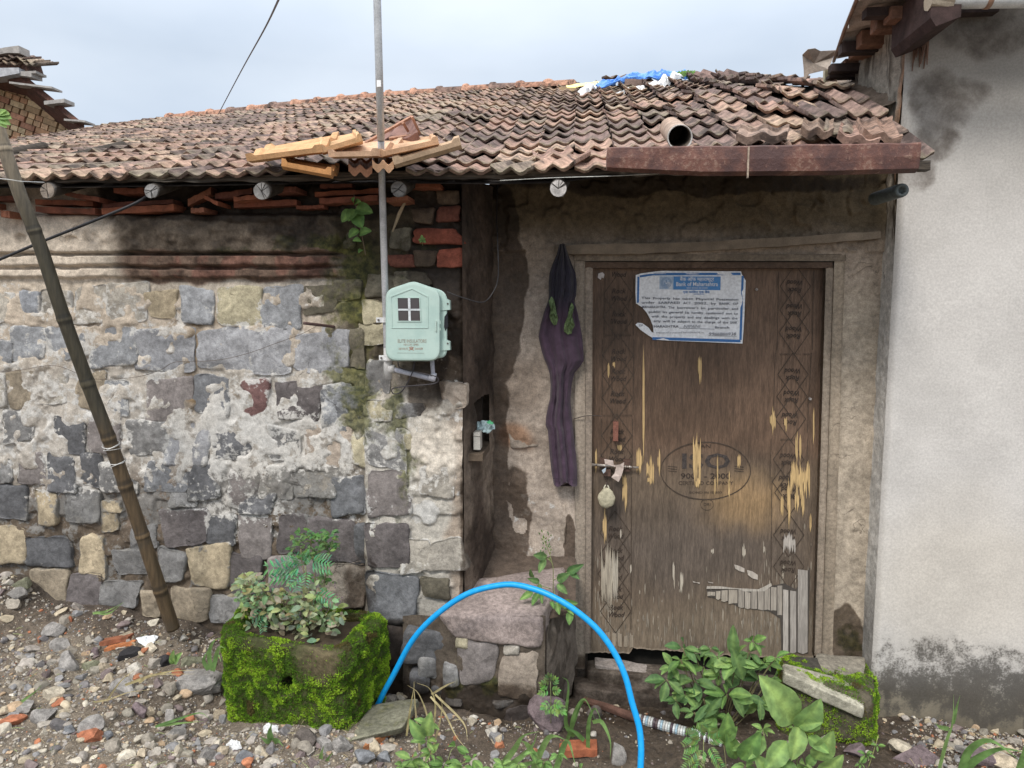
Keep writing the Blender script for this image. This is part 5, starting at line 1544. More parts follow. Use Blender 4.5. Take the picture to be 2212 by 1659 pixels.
trough = obj('trough', mesh_from('trough', V, F_, M_rock, True, {'Col': np.clip(c_, 0, 1), 'Mask': np.tile([.0, .15, .35], (len(V), 1))}), planter)
def dens(p, n):
    x, y = proj(p)
    bare = blob(x, y, *cC(2010, 1000), 42, 45, .6) * .8 + blob(x, y, *cC(1990, 930), 50, 30, .6) * .4 + blob(x, y, *cC(1560, 890), 60, 12, .6) * .6 + blob(x, y, hx, hy, 15, 16, .3) + blob(x, y, *cD(200, 810), 22, 9, .5) * .7
    low = sstep(1535, 1590, y - (x - 480) * .10)
    return np.clip(.95 + .8 * fbm(p * 10, 3) - bare - .85 * low, 0.03, 1)
moss_on(trough, 170000, .0062, dens, 8, planter)
soil = MB(); tc4 = [p.lerp((TFL + TFR + TBR + TBL) / 4, .24) + Vector((0, 0, -.02)) for p in top4]
soil.add(tc4, [(0, 1, 2, 3)], (.06, .045, .03)); soil.build('soil', M_dirt, planter)

# ================================================================== NEIGHBOUR'S ROOF EDGE AND FITTINGS
M_sheet = attr_mat('old corrugated sheet', rough=.55, n_scale=12, var=(.6, 1.3), bumpd=.002, metallic=.3, dark=(.12, .075, .05), dark_th=(.5, .7))
M_pale = attr_mat('pale plastic and paint', rough=.5, n_scale=20, var=(.8, 1.1), bumpd=.001)
def sheet(name, A, B, w_vec, n_wave, amp, mat, col, parent, th=.002):
    """corrugated sheet: edge A->B carries the waves, w_vec runs along the ribs"""
    A, B, w_vec = Vector(A), Vector(B), Vector(w_vec); n = n_wave * 8
    nrm = (B - A).cross(w_vec).normalized(); V = []; F_ = []
    for s_ in (0, 1, 2, 3):
        for i in range(n + 1):
            p = A.lerp(B, i / n) + w_vec * (s_ / 3) + nrm * amp * math.sin(i / n * n_wave * 6.283) + nrm * .012 * float(noise3(np.array([i * .12, s_ * .6, 1.])))
            V.append(p)
    m = n + 1
    for r in range(3):
        for i in range(n): F_.append((r*m+i, r*m+i+1, (r+1)*m+i+1, (r+1)*m+i))
    mb = MB(); mb.add(V, F_, col); o = mb.build(name, mat, parent, smooth=True)
    md = o.modifiers.new('thick', 'SOLIDIFY'); md.thickness = th
    return o
YA, YB = -.33, .55
xs0 = XN - .13
zr = lambda y: 2.36 + (y + .33) * -.40 + .60      # slopes down to the back
e0 = P(1862, -8, -.2); e1 = P(1798, 142, .42)
# roof edge runs back and down over the side wall
sh = MB()
A_, B_ = Vector((XN - .12, -.55, ztop + .22)), Vector((XN - .10, .50, ztop + .075))
A_ = P(1866, -40, -.40); B_ = P(1803, 128, .46)
sheet('metal_roof', A_, B_, (1.6, 0, .25), 9, .012, M_sheet, (.34, .30, .26), nbh)
lip = MB(); lip.tube([A_ + Vector((-.004, 0, -.012)), A_.lerp(B_, .5) + Vector((-.012, 0, -.02)), B_ + Vector((-.004, 0, -.01))], .008, 6, (.22, .14, .10)); lip.build('roof_lip', M_sheet, nbh)
# torn flap at the back end
fl_ = [(1733, 118), (1745, 106), (1760, 104), (1772, 110), (1806, 108), (1800, 122), (1790, 150), (1768, 155), (1748, 160), (1738, 178), (1736, 150)]
mbf = MB(); pf = [P(x, y, .40 + .03 * math.sin(x * .2)) for x, y in fl_]; n = len(pf); c0 = sum(pf, Vector()) / n + Vector((0, .03, 0))
mbf.add(pf + [c0], [(i, (i+1) % n, n) for i in range(n)], (.34, .29, .25)); of = mbf.build('torn_flap', M_sheet, nbh); of.modifiers.new('t', 'SOLIDIFY').thickness = .003
# timber battens and brick ends between wall and sheet
for i, (x0, y0, x1, y1, Yb) in enumerate([(1873, 12, 1960, 38, -.20), (1820, 86, 1870, 118, .16), (1797, 134, 1848, 158, .34), (1792, 158, 1830, 172, .40)]):
    a, c_ = P(x0, y0, Yb), P(x1, y1, Yb); bt = MB(); bt.box((a.x, Yb, c_.z + .012), (a.x + .5, Yb + .05, a.z - .006), (.045, .032, .03)); bt.build('batten', M_wood_d, nbh)
for i, (x0, y0, x1, y1, Yb) in enumerate([(1895, 30, 1930, 62, -.12), (1862, 64, 1892, 96, .10), (1845, 98, 1868, 120, .24), (1826, 126, 1845, 146, .38), (1925, 12, 1955, 40, -.22)]):
    a, c_ = P(x0, y0, Yb), P(x1, y1, Yb); bt = MB(); bt.box((a.x, Yb, c_.z), (a.x + .2, Yb + .07, a.z), (.20, .11, .075)); bt.build('brick', M_clay, nbh, bevel=.004)
bt = MB(); bt.box((XN - .02, YN + .06, ztop + .0), (XN + 1.6, .40, ztop + .16), (.05, .04, .035)); bt.build('ceiling_void', M_plain, nbh)
# pale plank strip standing behind
bt = MB(); a, c_ = P(1783, 142, .47), P(1797, 195, .47); bt.box((a.x, .47, c_.z - .05), (c_.x, .50, a.z), (.50, .47, .33)); bt.build('pale_strip', M_pale, nbh)
# dark beam end and white gutter pipe above the front wall
bm = MB(); a, c_ = P(2004, -40, -.42), P(2062, 64, -.42)
bm.prism([(a.x + .0, a.z), (c_.x, a.z), (c_.x, c_.z + .03), (a.x + .02, c_.z + .0), (a.x, c_.z + .03)], -.46, YN, (.045, .028, .026)); bm.build('beam_end', M_wood_d, nbh)
bm = MB(); a, c_ = P(2018, 60, -.3), P(2050, 108, -.3)
for k in range(9):
    s0 = Vector((a.x + (c_.x - a.x) * rnd.random(), YN - .012 - .02 * rnd.random(), a.z)); bm.tube([s0, s0 + Vector((rnd.uniform(-.015, .01), .01, -.05 - .06 * rnd.random()))], [.006, .002], 5, (.16, .10, .075))
bm.build('hanging_fibres', M_wood_d, nbh)
gp = MB(); a, c_ = P(2024, 0, -.44), P(2400, -6, -.44)
gp.tube([a, a.lerp(c_, .25), c_], .031, 16, (.60, .62, .62)); gp.tube([a.lerp(c_, .28), a.lerp(c_, .31)], .0335, 16, (.30, .18, .12))
gp.build('gutter_pipe', M_pale, nbh, smooth=True)
ev = MB(); ev.box((XN - .05, -.50, ztop + .09), (3.5, .1, ztop + .12), (.05, .045, .04)); ev.build('roof_board', M_wood_d, nbh)
gpe = MB(); gpe.tube([a + Vector((-.03, 0, 0)), a + Vector((.05, 0, 0))], .036, 14, (.42, .36, .28), jit=.08); gpe.build('tape_wrap', M_pale, nbh)

# ================================================================== BRICK HOUSE FAR LEFT
Yb = 6.7
bh = empty('brick_house', P(0, 300, Yb), 'far brick gable with ragged tiled roof rising behind the left end of the roof', 'house')
M_brick = attr_mat('yellow red brick', rough=.9, n_scale=14, var=(.7, 1.3), bumpd=.01, obj_random=.22)
def gable_y(px): return np.interp(px, [-400, 0, 30, 66, 100, 140, 178], [60, 168, 172, 192, 215, 248, 284])
back_ = MB(); pg = [(-420, 330), (190, 330), (178, 284), (140, 248), (100, 215), (66, 192), (30, 172), (0, 168), (-420, 60)]
pw = [P(x, y, Yb + .03) for x, y in pg]
n_ = len(pw); sk = Vector((-2.6, 3, 0)); back_.add(pw + [p + sk for p in pw], [tuple(range(n_)), tuple(range(2*n_-1, n_-1, -1))] + [(i, i + n_, (i+1) % n_ + n_, (i+1) % n_) for i in range(n_)], (.10, .07, .05))
gw = back_.build('gable_wall', M_plain, bh)
bcols = [(.55, .32, .19), (.60, .41, .24), (.62, .47, .29), (.50, .26, .17), (.58, .38, .23)]
bm_ = []
for k in range(8):
    full = k < 4; w_ = 33 if full else 16
    q0, q1 = P(100, 230, Yb), P(100 + w_ * .93, 230 + 11.2, Yb)
    m_ = MB(); m_.box((0, -.02, 0), (q1.x - q0.x, .08, q0.z - q1.z), bcols[k % 5]); bm_.append(m_.mesh('brick', M_brick))
slope = .36
for r in range(-12, 20):
    off = (r % 2) * 12; x = -120 + off; full_row = r % 3 == 0; i = 0
    while x < 190:
        w_ = 33 if (full_row or rnd.random() < .15) else 16.5
        y = 168 + r * 13.2 + slope * x
        if y > gable_y(x + w_) + 1 and y < 318 and y > gable_y(x) + 1:
            q = P(x, y + 11, Yb); o = link('brick', bm_[rnd.randint(0, 3) if w_ > 20 else rnd.randint(4, 7)], gw)
            o.location = Vector(q) - bh.location + Vector((0, rnd.uniform(-.006, .006), 0)); o.rotation_euler = (0, math.atan(slope), 0)
        x += w_
# rafters, battens and tile edge along the verge
for i, (x0, y0, x1, y1, th) in enumerate([(-60, 108, 42, 112, 6), (-60, 120, 40, 104, 12), (-40, 160, 77, 155, 5), (20, 178, 112, 189, 4), (95, 222, 139, 217, 8), (138, 258, 184, 262, 4), (-30, 150, 68, 162, 8)]):
    slab_between('purlin', P(x0, y0, Yb - .6), P(x1, y1, Yb - .6), .2, th / F * 9.4, (.34, .32, .30), bh, M_lint, 40 + i)
slab_between('verge_rafter', P(85, 213, Yb - .15), P(152, 268, Yb - .15), .1, 10 / F * 9.8, (.20, .17, .14), bh, M_lint, 50)
rb = MB()
q = [P(-200, 105, Yb - .5), P(60, 168, Yb - .5), P(182, 268, Yb - .5)]
for i in range(2): 
    a, c_ = q[i], q[i+1]; rb.add([a, c_, c_ + Vector((-2.6, 3, 0)), a + Vector((-2.6, 3, 0)), a + Vector((0, 0, -.09)), c_ + Vector((0, 0, -.09)), c_ + Vector((-2.6, 3, -.09)), a + Vector((-2.6, 3, -.09))], [(0,1,2,3),(7,6,5,4),(0,4,5,1),(1,5,6,2),(2,6,7,3),(3,7,4,0)], (.13, .065, .05))
rf = rb.build('roof', M_tile, bh)
st = MB(); st.prism([(p.x, p.z) for p in (P(x, y, Yb - .5) for x, y in [(-300, 108), (38, 119), (64, 128), (71, 150), (40, 158), (10, 156), (-300, 175)])], Yb - .5, Yb - .3, (.16, .09, .07)); st.build('tile_stack', M_tile, bh)
st = MB(); st.prism([(p.x, p.z) for p in (P(x, y, Yb - .62) for x, y in [(-300, 150), (40, 146), (42, 158), (0, 166), (-300, 182)])], Yb - .62, Yb - .4, (.40, .40, .42)); st.build('grey_board', M_lint, bh)
for i, (x, y) in enumerate([(-40, 92), (-10, 98), (18, 96), (40, 103), (-30, 104), (5, 108), (50, 112)]):
    v, f, c = tile_data(TILE_COLS[(i * 3) % 10], nseg=8, seed=i, amp=.02); m_ = mesh_from('roof_tile', v, f, M_tile, False, {'Col': np.array(c)})
    o = link('roof_tile', m_, rf); o.location = P(x, y + 24, Yb - .62) - bh.location; o.scale = (1.3, 1.4, 1.4); o.rotation_euler = (R(20), R(8), R(rnd.uniform(-12, 12)))

# ================================================================== CONDUIT POLE, METER BOX
M_galv = attr_mat('galvanised steel', rough=.45, n_scale=18, var=(.8, 1.15), bumpd=.001, metallic=.35)
Yp = -.86
pole = empty('conduit_pole', P(838, 800, -.48), 'tall grey electric conduit pole rising past the eave beside the meter box', 'pole')
pts = [P(836, 800, -.475), P(832, 620, -.49), P(826, 420, -.55)]
ub = MB(); pts2 = [P(812.5, -60, -.80), P(817, 60, -.78), P(823, 306, -.72)]
ub.tube([P(812, -260, -.84), P(813, -60, -.80), P(818, 120, -.77), P(823, 304, -.72)], .0135, 14, (.50, .51, .52)); 
ub.build('upper_pipe', M_galv, pole, smooth=True)
lb_ = MB(); lb_.tube([P(823, 304, -.72), P(824, 360, -.63), P(826, 420, -.56), P(831, 600, -.50), P(836, 760, -.475), P(838, 818, -.47)], [.0125, .0125, .0135, .0135, .0135, .015], 14, (.44, .44, .45)); lb_.build('lower_pipe', M_galv, pole, smooth=True)
el = MB(); el.tube([P(838, 752, -.475), P(838, 818, -.47)], .0175, 14, (.55, .54, .53)); el.tube([P(840, 797, -.475), P(853, 797, -.475)], .018, 14, (.50, .49, .48)); el.build('tee_joint', M_pale, pole, smooth=True)
ap = MB(); ap.tube([P(850, 798, -.48), P(938, 820, -.50)], .0098, 12, (.46, .46, .52)); ap.tube([P(926, 815, -.50), P(936, 819, -.50), P(937, 806, -.50)], .0125, 12, (.50, .50, .55)); ap.tube([P(936, 815, -.50), P(933, 772, -.50)], .0085, 12, (.46, .46, .52)); ap.build('branch_pipe', M_pale, pole, smooth=True)
cl = MB()
for (x, y) in ((832, 691), (838, 773)):
    q0 = P(x, y, -.49); cl.tube([q0 + Vector((0, .0, -.010)), q0 + Vector((0, 0, .010))], .0165, 12, (.68, .68, .68)); cl.box((q0.x - .036, q0.y - .002, q0.z - .010), (q0.x - .012, q0.y + .006, q0.z + .010), (.68, .68, .68)); cl.box((q0.x + .012, q0.y - .002, q0.z - .010), (q0.x + .03, q0.y + .006, q0.z + .010), (.68, .68, .68))
    cl.tube([q0 + Vector((-.026, -.008, 0)), q0 + Vector((-.026, .004, 0))], .004, 6, (.12, .1, .09))
cl.build('clamp', M_pale, pole)
stk = MB(); q0 = P(818, 180, -.792); stk.box((q0.x - .006, q0.y - .003, q0.z - .012), (q0.x + .008, q0.y + .002, q0.z + .01), (.8, .8, .8)); stk.build('sticker_scrap', M_pale, pole)

meter = empty('meter_box', P(895, 700, -.45), 'mint green electric meter box with cross barred window on the stone wall', 'meter box')
M_mint, t, b = nodes('mint enamel')
geo = N(t, 'ShaderNodeNewGeometry').outputs['Position']; g1 = noise_node(t, 14, 6, .6, geo); g2 = noise_node(t, 120, 4, .6, geo)
c = mixc(t, mapr(t, g1, .35, .7, 0, 1), (.42, .54, .49), (.35, .475, .435)); c = mixc(t, mapr(t, g2, .62, .72, 0, .5), c, (.30, .33, .28))
t.links.new(c, b.inputs['Base Color']); b.inputs['Roughness'].default_value = .42; bump(t, b, g2, .0004)
YMB, YMF, YML = -.44, -.545, -.575     # back, front of body, front of lid
def round_poly(pts, r, n=5):
    out = []; m = len(pts)
    for i in range(m):
        p0, p1, p2 = Vector(pts[i-1]), Vector(pts[i]), Vector(pts[(i+1) % m])
        rr = r[i] if isinstance(r, (list, tuple)) else r
        a = p1 + (p0 - p1).normalized() * rr; c_ = p1 + (p2 - p1).normalized() * rr
        for k in range(n + 1):
            t_ = k / n; out.append((1-t_)**2 * a + 2*t_*(1-t_) * p1 + t_**2 * c_)
    return [(p.x, p.y) for p in out]
def loft(mb, loops, col):
    """loops: list of [(px,py)] lists with depth Y; builds skin and front cap"""
    n = len(loops[0][0]); V = []; F_ = []
    for pl, Y in loops: V += [P(x, y, Y) for x, y in pl]
    for k in range(len(loops) - 1):
        for i in range(n): F_.append((k*n+i, k*n+(i+1) % n, (k+1)*n+(i+1) % n, (k+1)*n+i))
    F_.append(tuple(reversed([(len(loops)-1)*n+i for i in range(n)]))); F_.append(tuple(range(n)))
    mb.add(V, F_, col)
def scale_poly(pl, s, c_): return [(c_[0] + (x - c_[0]) * s, c_[1] + (y - c_[1]) * s) for x, y in pl]
out5 = [(833, 627), (893, 607), (951, 627), (951, 780), (833, 780)]
body5 = [(850, 630), (898, 611), (966, 630), (966, 774), (852, 774)]
mb = MB(); bp = round_poly(body5, [16, 10, 20, 20, 20]); loft(mb, [(bp, YMB), (bp, YMF + .002), (scale_poly(bp, .97, (905, 700)), YMF - .002)], (1, 1, 1))
body_o = mb.build('body', M_mint, meter, smooth=False)
mb = MB(); lp = round_poly(out5, [18, 10, 18, 24, 24]); cc = (892, 698)
# lid plate with window cut: build as ring quads
loft(mb, [(scale_poly(lp, .985, cc), YMF + .006), (lp, YMF), (lp, YML + .008), (scale_poly(lp, .97, cc), YML + .001), (scale_poly(lp, .93, cc), YML)], (1, 1, 1))
lid = mb.build('lid', M_mint, meter, smooth=False)
# raised pentagon frame
fr_out = [(844, 637), (892, 617), (924, 637), (924, 709), (846, 709)]
def frame_loop(mb, poly, w, Y, h, cen):
    inn = scale_poly(poly, 1 - w, cen); n = len(poly)
    V = [P(x, y, Y - h) for x, y in poly] + [P(x, y, Y - h) for x, y in inn] + [P(x, y, Y + .004) for x, y in scale_poly(poly, 1.02, cen)] + [P(x, y, Y + .004) for x, y in scale_poly(inn, .98, cen)]
    F_ = []
    for i in range(n):
        j = (i + 1) % n; F_ += [(i, j, n+j, n+i), (i, 2*n+i, 2*n+j, j), (n+i, n+j, 3*n+j, 3*n+i)]
    mb.add(V, F_, (1, 1, 1))
mb = MB(); frame_loop(mb, [(843, 640), (890, 622), (925, 640), (925, 709), (846, 709)], .05, YML, .0022, (886, 672)); frame_loop(mb, [(857, 642), (907, 642), (910, 695), (859, 695)], .07, YML, .003, (883, 668))
mb.build('window_frame', M_mint, lid)
M_glassd, t, b = nodes('smoky pane'); b.inputs['Base Color'].default_value = (.06, .05, .05, 1); b.inputs['Roughness'].default_value = .12; b.inputs['Specular IOR Level'].default_value = .6
mb = MB(); mb.add([P(x, y, YML - .0008) for x, y in ((859, 644), (907, 643), (909, 694), (860, 694))], [(3, 2, 1, 0)], (1, 1, 1)); mb.build('window_pane', M_glassd, lid)
mb = MB(); 
for q in ([(881, 643), (886, 643), (887.5, 694), (882.5, 694)], [(860, 667), (909, 667), (909, 671), (860, 671)]): 
    v = [P(x, y, YML - .003) for x, y in q]; mb.add(v + [p + Vector((0, .003, 0)) for p in v], [(0,1,2,3),(0,4,5,1),(1,5,6,2),(2,6,7,3),(3,7,4,0)], (.55, .58, .60))
mb.build('window_cross', M_pale, lid)
ins = MB(); 
for (x0, y0, x1, y1, c_) in ((864, 652, 878, 664, (.16, .11, .09)), (890, 651, 904, 665, (.13, .09, .08)), (866, 675, 880, 689, (.11, .085, .08)), (889, 675, 904, 688, (.17, .12, .08))):
    ins.add([P(x, y, YML - .0014) for x, y in ((x0, y0), (x1, y0), (x1, y1), (x0, y1))], [(0, 1, 2, 3)], c_)
ins.build('meter_face', M_glassd, lid)
tx = MB(); ylid = lambda x, y: YML - .0012
text_px(tx, 'ELITE INSULATORS', 890, 737, 7.5, ylid, (.30, .27, .22), width=62, offset=.01)
text_px(tx, 'HESCOM - EMIES', 888, 743.5 + 1, 4, ylid, (.33, .24, .18), width=32)
text_px(tx, '240 VOLTS', 871, 753.5, 4.5, ylid, (.38, .24, .17), width=20); text_px(tx, 'DANGER', 905, 753.5, 4.5, ylid, (.38, .24, .17), width=17)
for k in range(2): stroke(tx, [(883, 750 + 7 * k), (894, 757 - 7 * k)], 1.0, ylid, (.42, .20, .14))
stroke(tx, [(888.5 + 3 * math.cos(a), 752 + 2.8 * math.sin(a)) for a in np.linspace(0, 6.28, 12)[:-1]], 1.2, ylid, (.42, .20, .14), True)
stroke(tx, [(858, 762), (916, 763)], .7, ylid, (.36, .40, .36))
tx.build('lettering', attr_mat('meter print', rough=.5, bumpd=0, var=(.85, 1.1)), lid)
hg = MB()
for (y0, y1) in ((645, 671), (734, 758)):
    v = [P(945, y0 + 3, YMF - .006), P(963, y0, YMF - .006), P(971, y0 + 4, YMF - .006), P(972, y1 - 2, YMF - .006), P(945, y1, YMF - .006)]; n = 5
    hg.add(v + [p + Vector((0, .03, 0)) for p in v], [(0,1,2,3,4)] + [(i, i+5, (i+1) % 5 + 5, (i+1) % 5) for i in range(5)], (1, 1, 1))
hg.build('hinge', M_mint, body_o)
hs = MB(); 
for (x, y) in ((967, 656), (967, 742)): q0 = P(x, y, YMF - .009); hs.tube([q0, q0 + Vector((0, .006, 0))], .0035, 8, (.10, .09, .08))
hs.build('screw', M_plain, body_o)
sl = MB(); v = [P(x, y, YMF - .004) for x, y in ((960, 684), (966, 676), (968, 705), (962, 715), (959, 706))]; sl.add(v + [p + Vector((0, .01, 0)) for p in v], [(0,1,2,3,4)] + [(i, i+5, (i+1) % 5 + 5, (i+1) % 5) for i in range(5)], (.02, .02, .025)); sl.build('cable_slot', M_plain, body_o)
lt = MB(); 
for (x0, y0, x1, y1) in ((941, 693, 951, 694), (941, 716, 951, 713)): lt.tube([P(x0, y0, YML), P(x1, y1, YML + .005), P(x1, (y1 + 705) / 2, YML + .006)], .0022, 8, (.5, .62, .56))
lt.tube([P(942, 694, YML - .004), P(942, 716, YML - .004)], .0022, 8, (.5, .62, .56)); lt.build('latch', M_pale, meter)

M_black = attr_mat('black rubber', rough=.5, n_scale=30, bumpd=0)
def wire(name, pts, r, col, label, mat=None, parent=None, cat='wire', n=8):
    mb = MB(); sp_ = spline(pts, 8); mb.tube(sp_, r, n, col)
    me = mb.mesh(name, mat or M_black, True)
    base = sp_[0].copy(); me.transform(Matrix.Translation(-base))
    o = link(name, me, parent); o.location = base
    if label: tag(o, label, cat)
    return o
wire('cable', [P(*cB(760, 178), -.50), P(*cB(860, 215), -.49), P(*cB(985, 243), -.44), P(*cB(1050, 180), -.40), P(*cB(1082, 80), -.385), P(1075, 520, -.37), P(1073, 470, -.2), P(1075, 400, -.1)], .0022, (.035, .033, .035), 'thin black cable looping from the meter box up into the recess corner', cat='cable')
wire('cable', [P(*cB(450, 612), -.50), P(*cB(470, 660), -.51), P(*cB(600, 690), -.53), P(*cB(695, 715), -.53), P(*cB(680, 755), -.52), P(*cB(480, 775), -.51), P(*cB(415, 790), -.50), P(*cB(425, 820), -.49), P(*cB(480, 800), -.49), P(*cB(540, 690), -.51), P(*cB(558, 610), -.5)], .0024, (.05, .045, .05), 'loose dark cable coiled below the meter box over the branch pipe', cat='cable')
wire('overhead_wire', [P(472, 246, 3.2), P(520, 155, 1.5), P(570, 65, 0), P(606, -10, -1.2), P(640, -80, -2)], .0034, (.06, .055, .05), 'single overhead wire slanting up from the roof into the sky', cat='wire', n=6)
wire('support_cable', [P(-900, 880, -1.0), P(-160, 625, -.75), P(0, 560, -.70), P(95, 520, -.66), P(200, 478, -.62), P(290, 440, -.58), P(330, 415, -.52)], .0058, (.02, .02, .023), 'thick black cable slanting across the upper left wall to a rafter', cat='cable')
wire('iron_wire', [P(-40, 806, -.40), P(40, 800, -.40), P(120, 790, -.405), P(200, 818, -.40), P(290, 815, -.40), P(345, 800, -.405), P(380, 782, -.405), P(460, 779, -.405), P(530, 765, -.405), P(600, 740, -.405), P(650, 722, -.405), P(692, 700, -.40)], .0011, (.10, .075, .06), 'thin rusty wire strung loosely along the stone wall behind the bamboo', cat='wire', n=5)
wire('spike', [P(656, 698, -.50), P(690, 702, -.45), P(722, 706, -.39)], .006, (.09, .055, .05), 'rusty iron spike driven into the stone wall left of the meter box', cat='spike')
wire('eave_wire', [P(1080, 390, -.62), P(1200, 384, -.64), P(1330, 380, -.66), P(1450, 374, -.68), P(1560, 372, -.69)], .0014, (.45, .45, .42), 'pale thin wire hanging along the underside of the eave and gutter', cat='wire', n=5)
wire('wire_ends', [P(1240, 905, -.02), P(1262, 899, -.03), P(1284, 898, -.02), P(1300, 899, -.0)], .002, (.06, .05, .045), 'twist of dark wire wrapped round the door frame left of the handle', cat='wire', n=5)
sp_ = MB(); sp_.tube([P(848, 500, -.47), P(862, 462, -.43), P(880, 425, -.40)], [.0035, .0065, .0055], 5, (.36, .28, .18), jit=.2)
o = obj('wooden_splinter', sp_.mesh('wooden_splinter', M_lint)); tag(o, 'split wooden stick hanging under the rafter beside the conduit', 'stick')

# short pvc pipe with thick rim under the gutter
pv = MB(); a = P(1948, 411, -.50)
n = 20; V = []; F_ = []
for (dy, r_) in ((0, .020), (0, .026), (.45, .026), (.45, .020), (0, .012), (.03, .010)):
    pass
rings_ = [(.005, .0115), (-.002, .0135), (-.002, .0245), (.006, .0255), (.24, .0255)]
for (dy, r_) in rings_:
    for k in range(n): V.append(a + Vector((-dy * .0 + r_ * math.cos(6.283 * k / n), dy, dy * .02 + r_ * math.sin(6.283 * k / n))))
for r_ in range(len(rings_) - 1):
    for k in range(n): F_.append((r_*n+k, (r_+1)*n+k, (r_+1)*n+(k+1) % n, r_*n+(k+1) % n))
b0 = len(V); V.append(a + Vector((0, .02, 0)))
for k in range(n): F_.append((b0, k, (k+1) % n))
pv.add(V, F_, (.10, .12, .12)); o = obj('drain_pipe', pv.mesh('drain_pipe', M_black, True)); tag(o, 'short dark pipe end poking out beneath the right end of the gutter', 'pipe')

# ================================================================== THINGS LYING ON THE ROOF
M_clay_or = attr_mat('fresh orange clay', rough=.85, n_scale=16, var=(.75, 1.2), bumpd=.002, dark=(.22, .17, .08), dark_th=(.60, .75))
def loose_tile(corners, col, label, under=False, seed=0, mat=None):
    if seed in (1, 2, 3, 4, 5, 6): corners = corners[1:] + corners[:1]
    """corners: near-left, near-right, far-right, far-left of a lying tile (3D)"""
    A, B, Cc, D = [Vector(p) for p in corners]
    n = 16; rg = random.Random(seed)
    nrm = (B - A).cross(D - A).normalized()
    if nrm.z < 0: nrm = -nrm
    V = []; F_ = []; Co = []
    rows_ = [0, .08, .12, .5, .88, .92, 1]
    def prof(s): return -.016 * ((1 - math.cos(4 * math.pi * s)) / 2) ** .8
    for side in (0, 1):
        for l in rows_:
            for i in range(n + 1):
                s = i / n; p = A.lerp(B, s).lerp(D.lerp(Cc, s), l)
                hgt = prof(s) + (.010 if l in (0, .08, .92, 1) and side == 0 else 0)
                V.append(p + nrm * (hgt - (.017 if side else 0)) + nrm * rg.uniform(-.0008, .0008)); Co.append(shade(col, rg.uniform(.9, 1.08)))
    m = n + 1; k0 = len(rows_) * m
    for r in range(len(rows_) - 1):
        for i in range(n):
            F_.append((r*m+i, r*m+i+1, (r+1)*m+i+1, (r+1)*m+i)); F_.append((k0+r*m+i+1, k0+r*m+i, k0+(r+1)*m+i, k0+(r+1)*m+i+1))
    L_ = (len(rows_) - 1) * m
    for i in range(n): F_.append((k0+i, k0+i+1, i+1, i)); F_.append((L_+i, L_+i+1, k0+L_+i+1, k0+L_+i))
    for r in range(len(rows_) - 1): F_.append((r*m, (r+1)*m, k0+(r+1)*m, k0+r*m)); F_.append((r*m+n, k0+r*m+n, k0+(r+1)*m+n, (r+1)*m+n))
    ctr = sum(V, Vector()) / len(V)
    me = mesh_from('loose_roof_tile', [v - ctr for v in V], F_, mat or M_clay_or, False, {'Col': np.array(Co)})
    o = link('loose_roof_tile', me); o.location = ctr; tag(o, label, 'roof tile')
    return o
Pd = lambda p, Y: P(p[0], p[1], Y)
OR = (.52, .30, .15)
loose_tile([Pd(cL(175, 385), -.74), Pd(cL(840, 300), -.76), Pd(cL(1000, 185), -.42), Pd(cL(360, 300), -.40)], OR, 'leftmost orange tile of the loose heap, lying nearly level over the eave', seed=1)
loose_tile([Pd(cL(835, 310), -.75), Pd(cL(1195, 205), -.70), Pd(cL(1150, 168), -.45), Pd(cL(830, 240), -.45)], (.56, .35, .19), 'orange tile sloping up right on top of the loose heap left of the pole', seed=2)
loose_tile([Pd(cL(490, 425), -.74), Pd(cL(930, 505), -.76), Pd(cL(1000, 470), -.58), Pd(cL(560, 390), -.55)], (.50, .25, .10), 'orange tile slipped down onto the eave board below the loose heap', seed=3)
loose_tile([Pd(cL(900, 345), -.74), Pd(cL(1330, 335), -.76), Pd(cL(1560, 240), -.50), Pd(cL(1110, 250), -.48)], (.55, .36, .24), 'pink orange ribbed tile lying right across the foot of the pole', seed=4)
loose_tile([Pd(cL(1330, 350), -.73), Pd(cL(1870, 230), -.70), Pd(cL(1830, 205), -.46), Pd(cL(1500, 225), -.46)], (.54, .34, .21), 'long pale orange tile slanting up right beyond the pole', seed=5)
loose_tile([Pd(cL(1470, 415), -.75), Pd(cL(2060, 240), -.72), Pd(cL(2060, 222), -.62), Pd(cL(1480, 385), -.65)], (.46, .33, .22), 'narrow brown tile edge slanting up right, lowest of the loose heap', seed=6)
loose_tile([Pd(cL(1230, 265), -.40), Pd(cL(1700, 190), -.52), Pd(cL(1640, 30), -.34), Pd(cL(1400, 150), -.22)], (.20, .11, .09), 'overturned dark tile showing its boxed underside behind the pole', seed=7)
loose_tile([Pd(cL(1290, 440), -.74), Pd(cL(1480, 445), -.74), Pd(cL(1500, 380), -.55), Pd(cL(1300, 390), -.55)], (.45, .27, .16), 'short broken tile end tucked under the loose heap right of the pole', seed=8)
loose_tile([Pd(cL(1080, 470), -.70), Pd(cL(1290, 490), -.70), Pd(cL(1290, 400), -.5), Pd(cL(1080, 400), -.5)], (.34, .17, .10), 'dark broken tile end under the loose heap at the pole', seed=9)
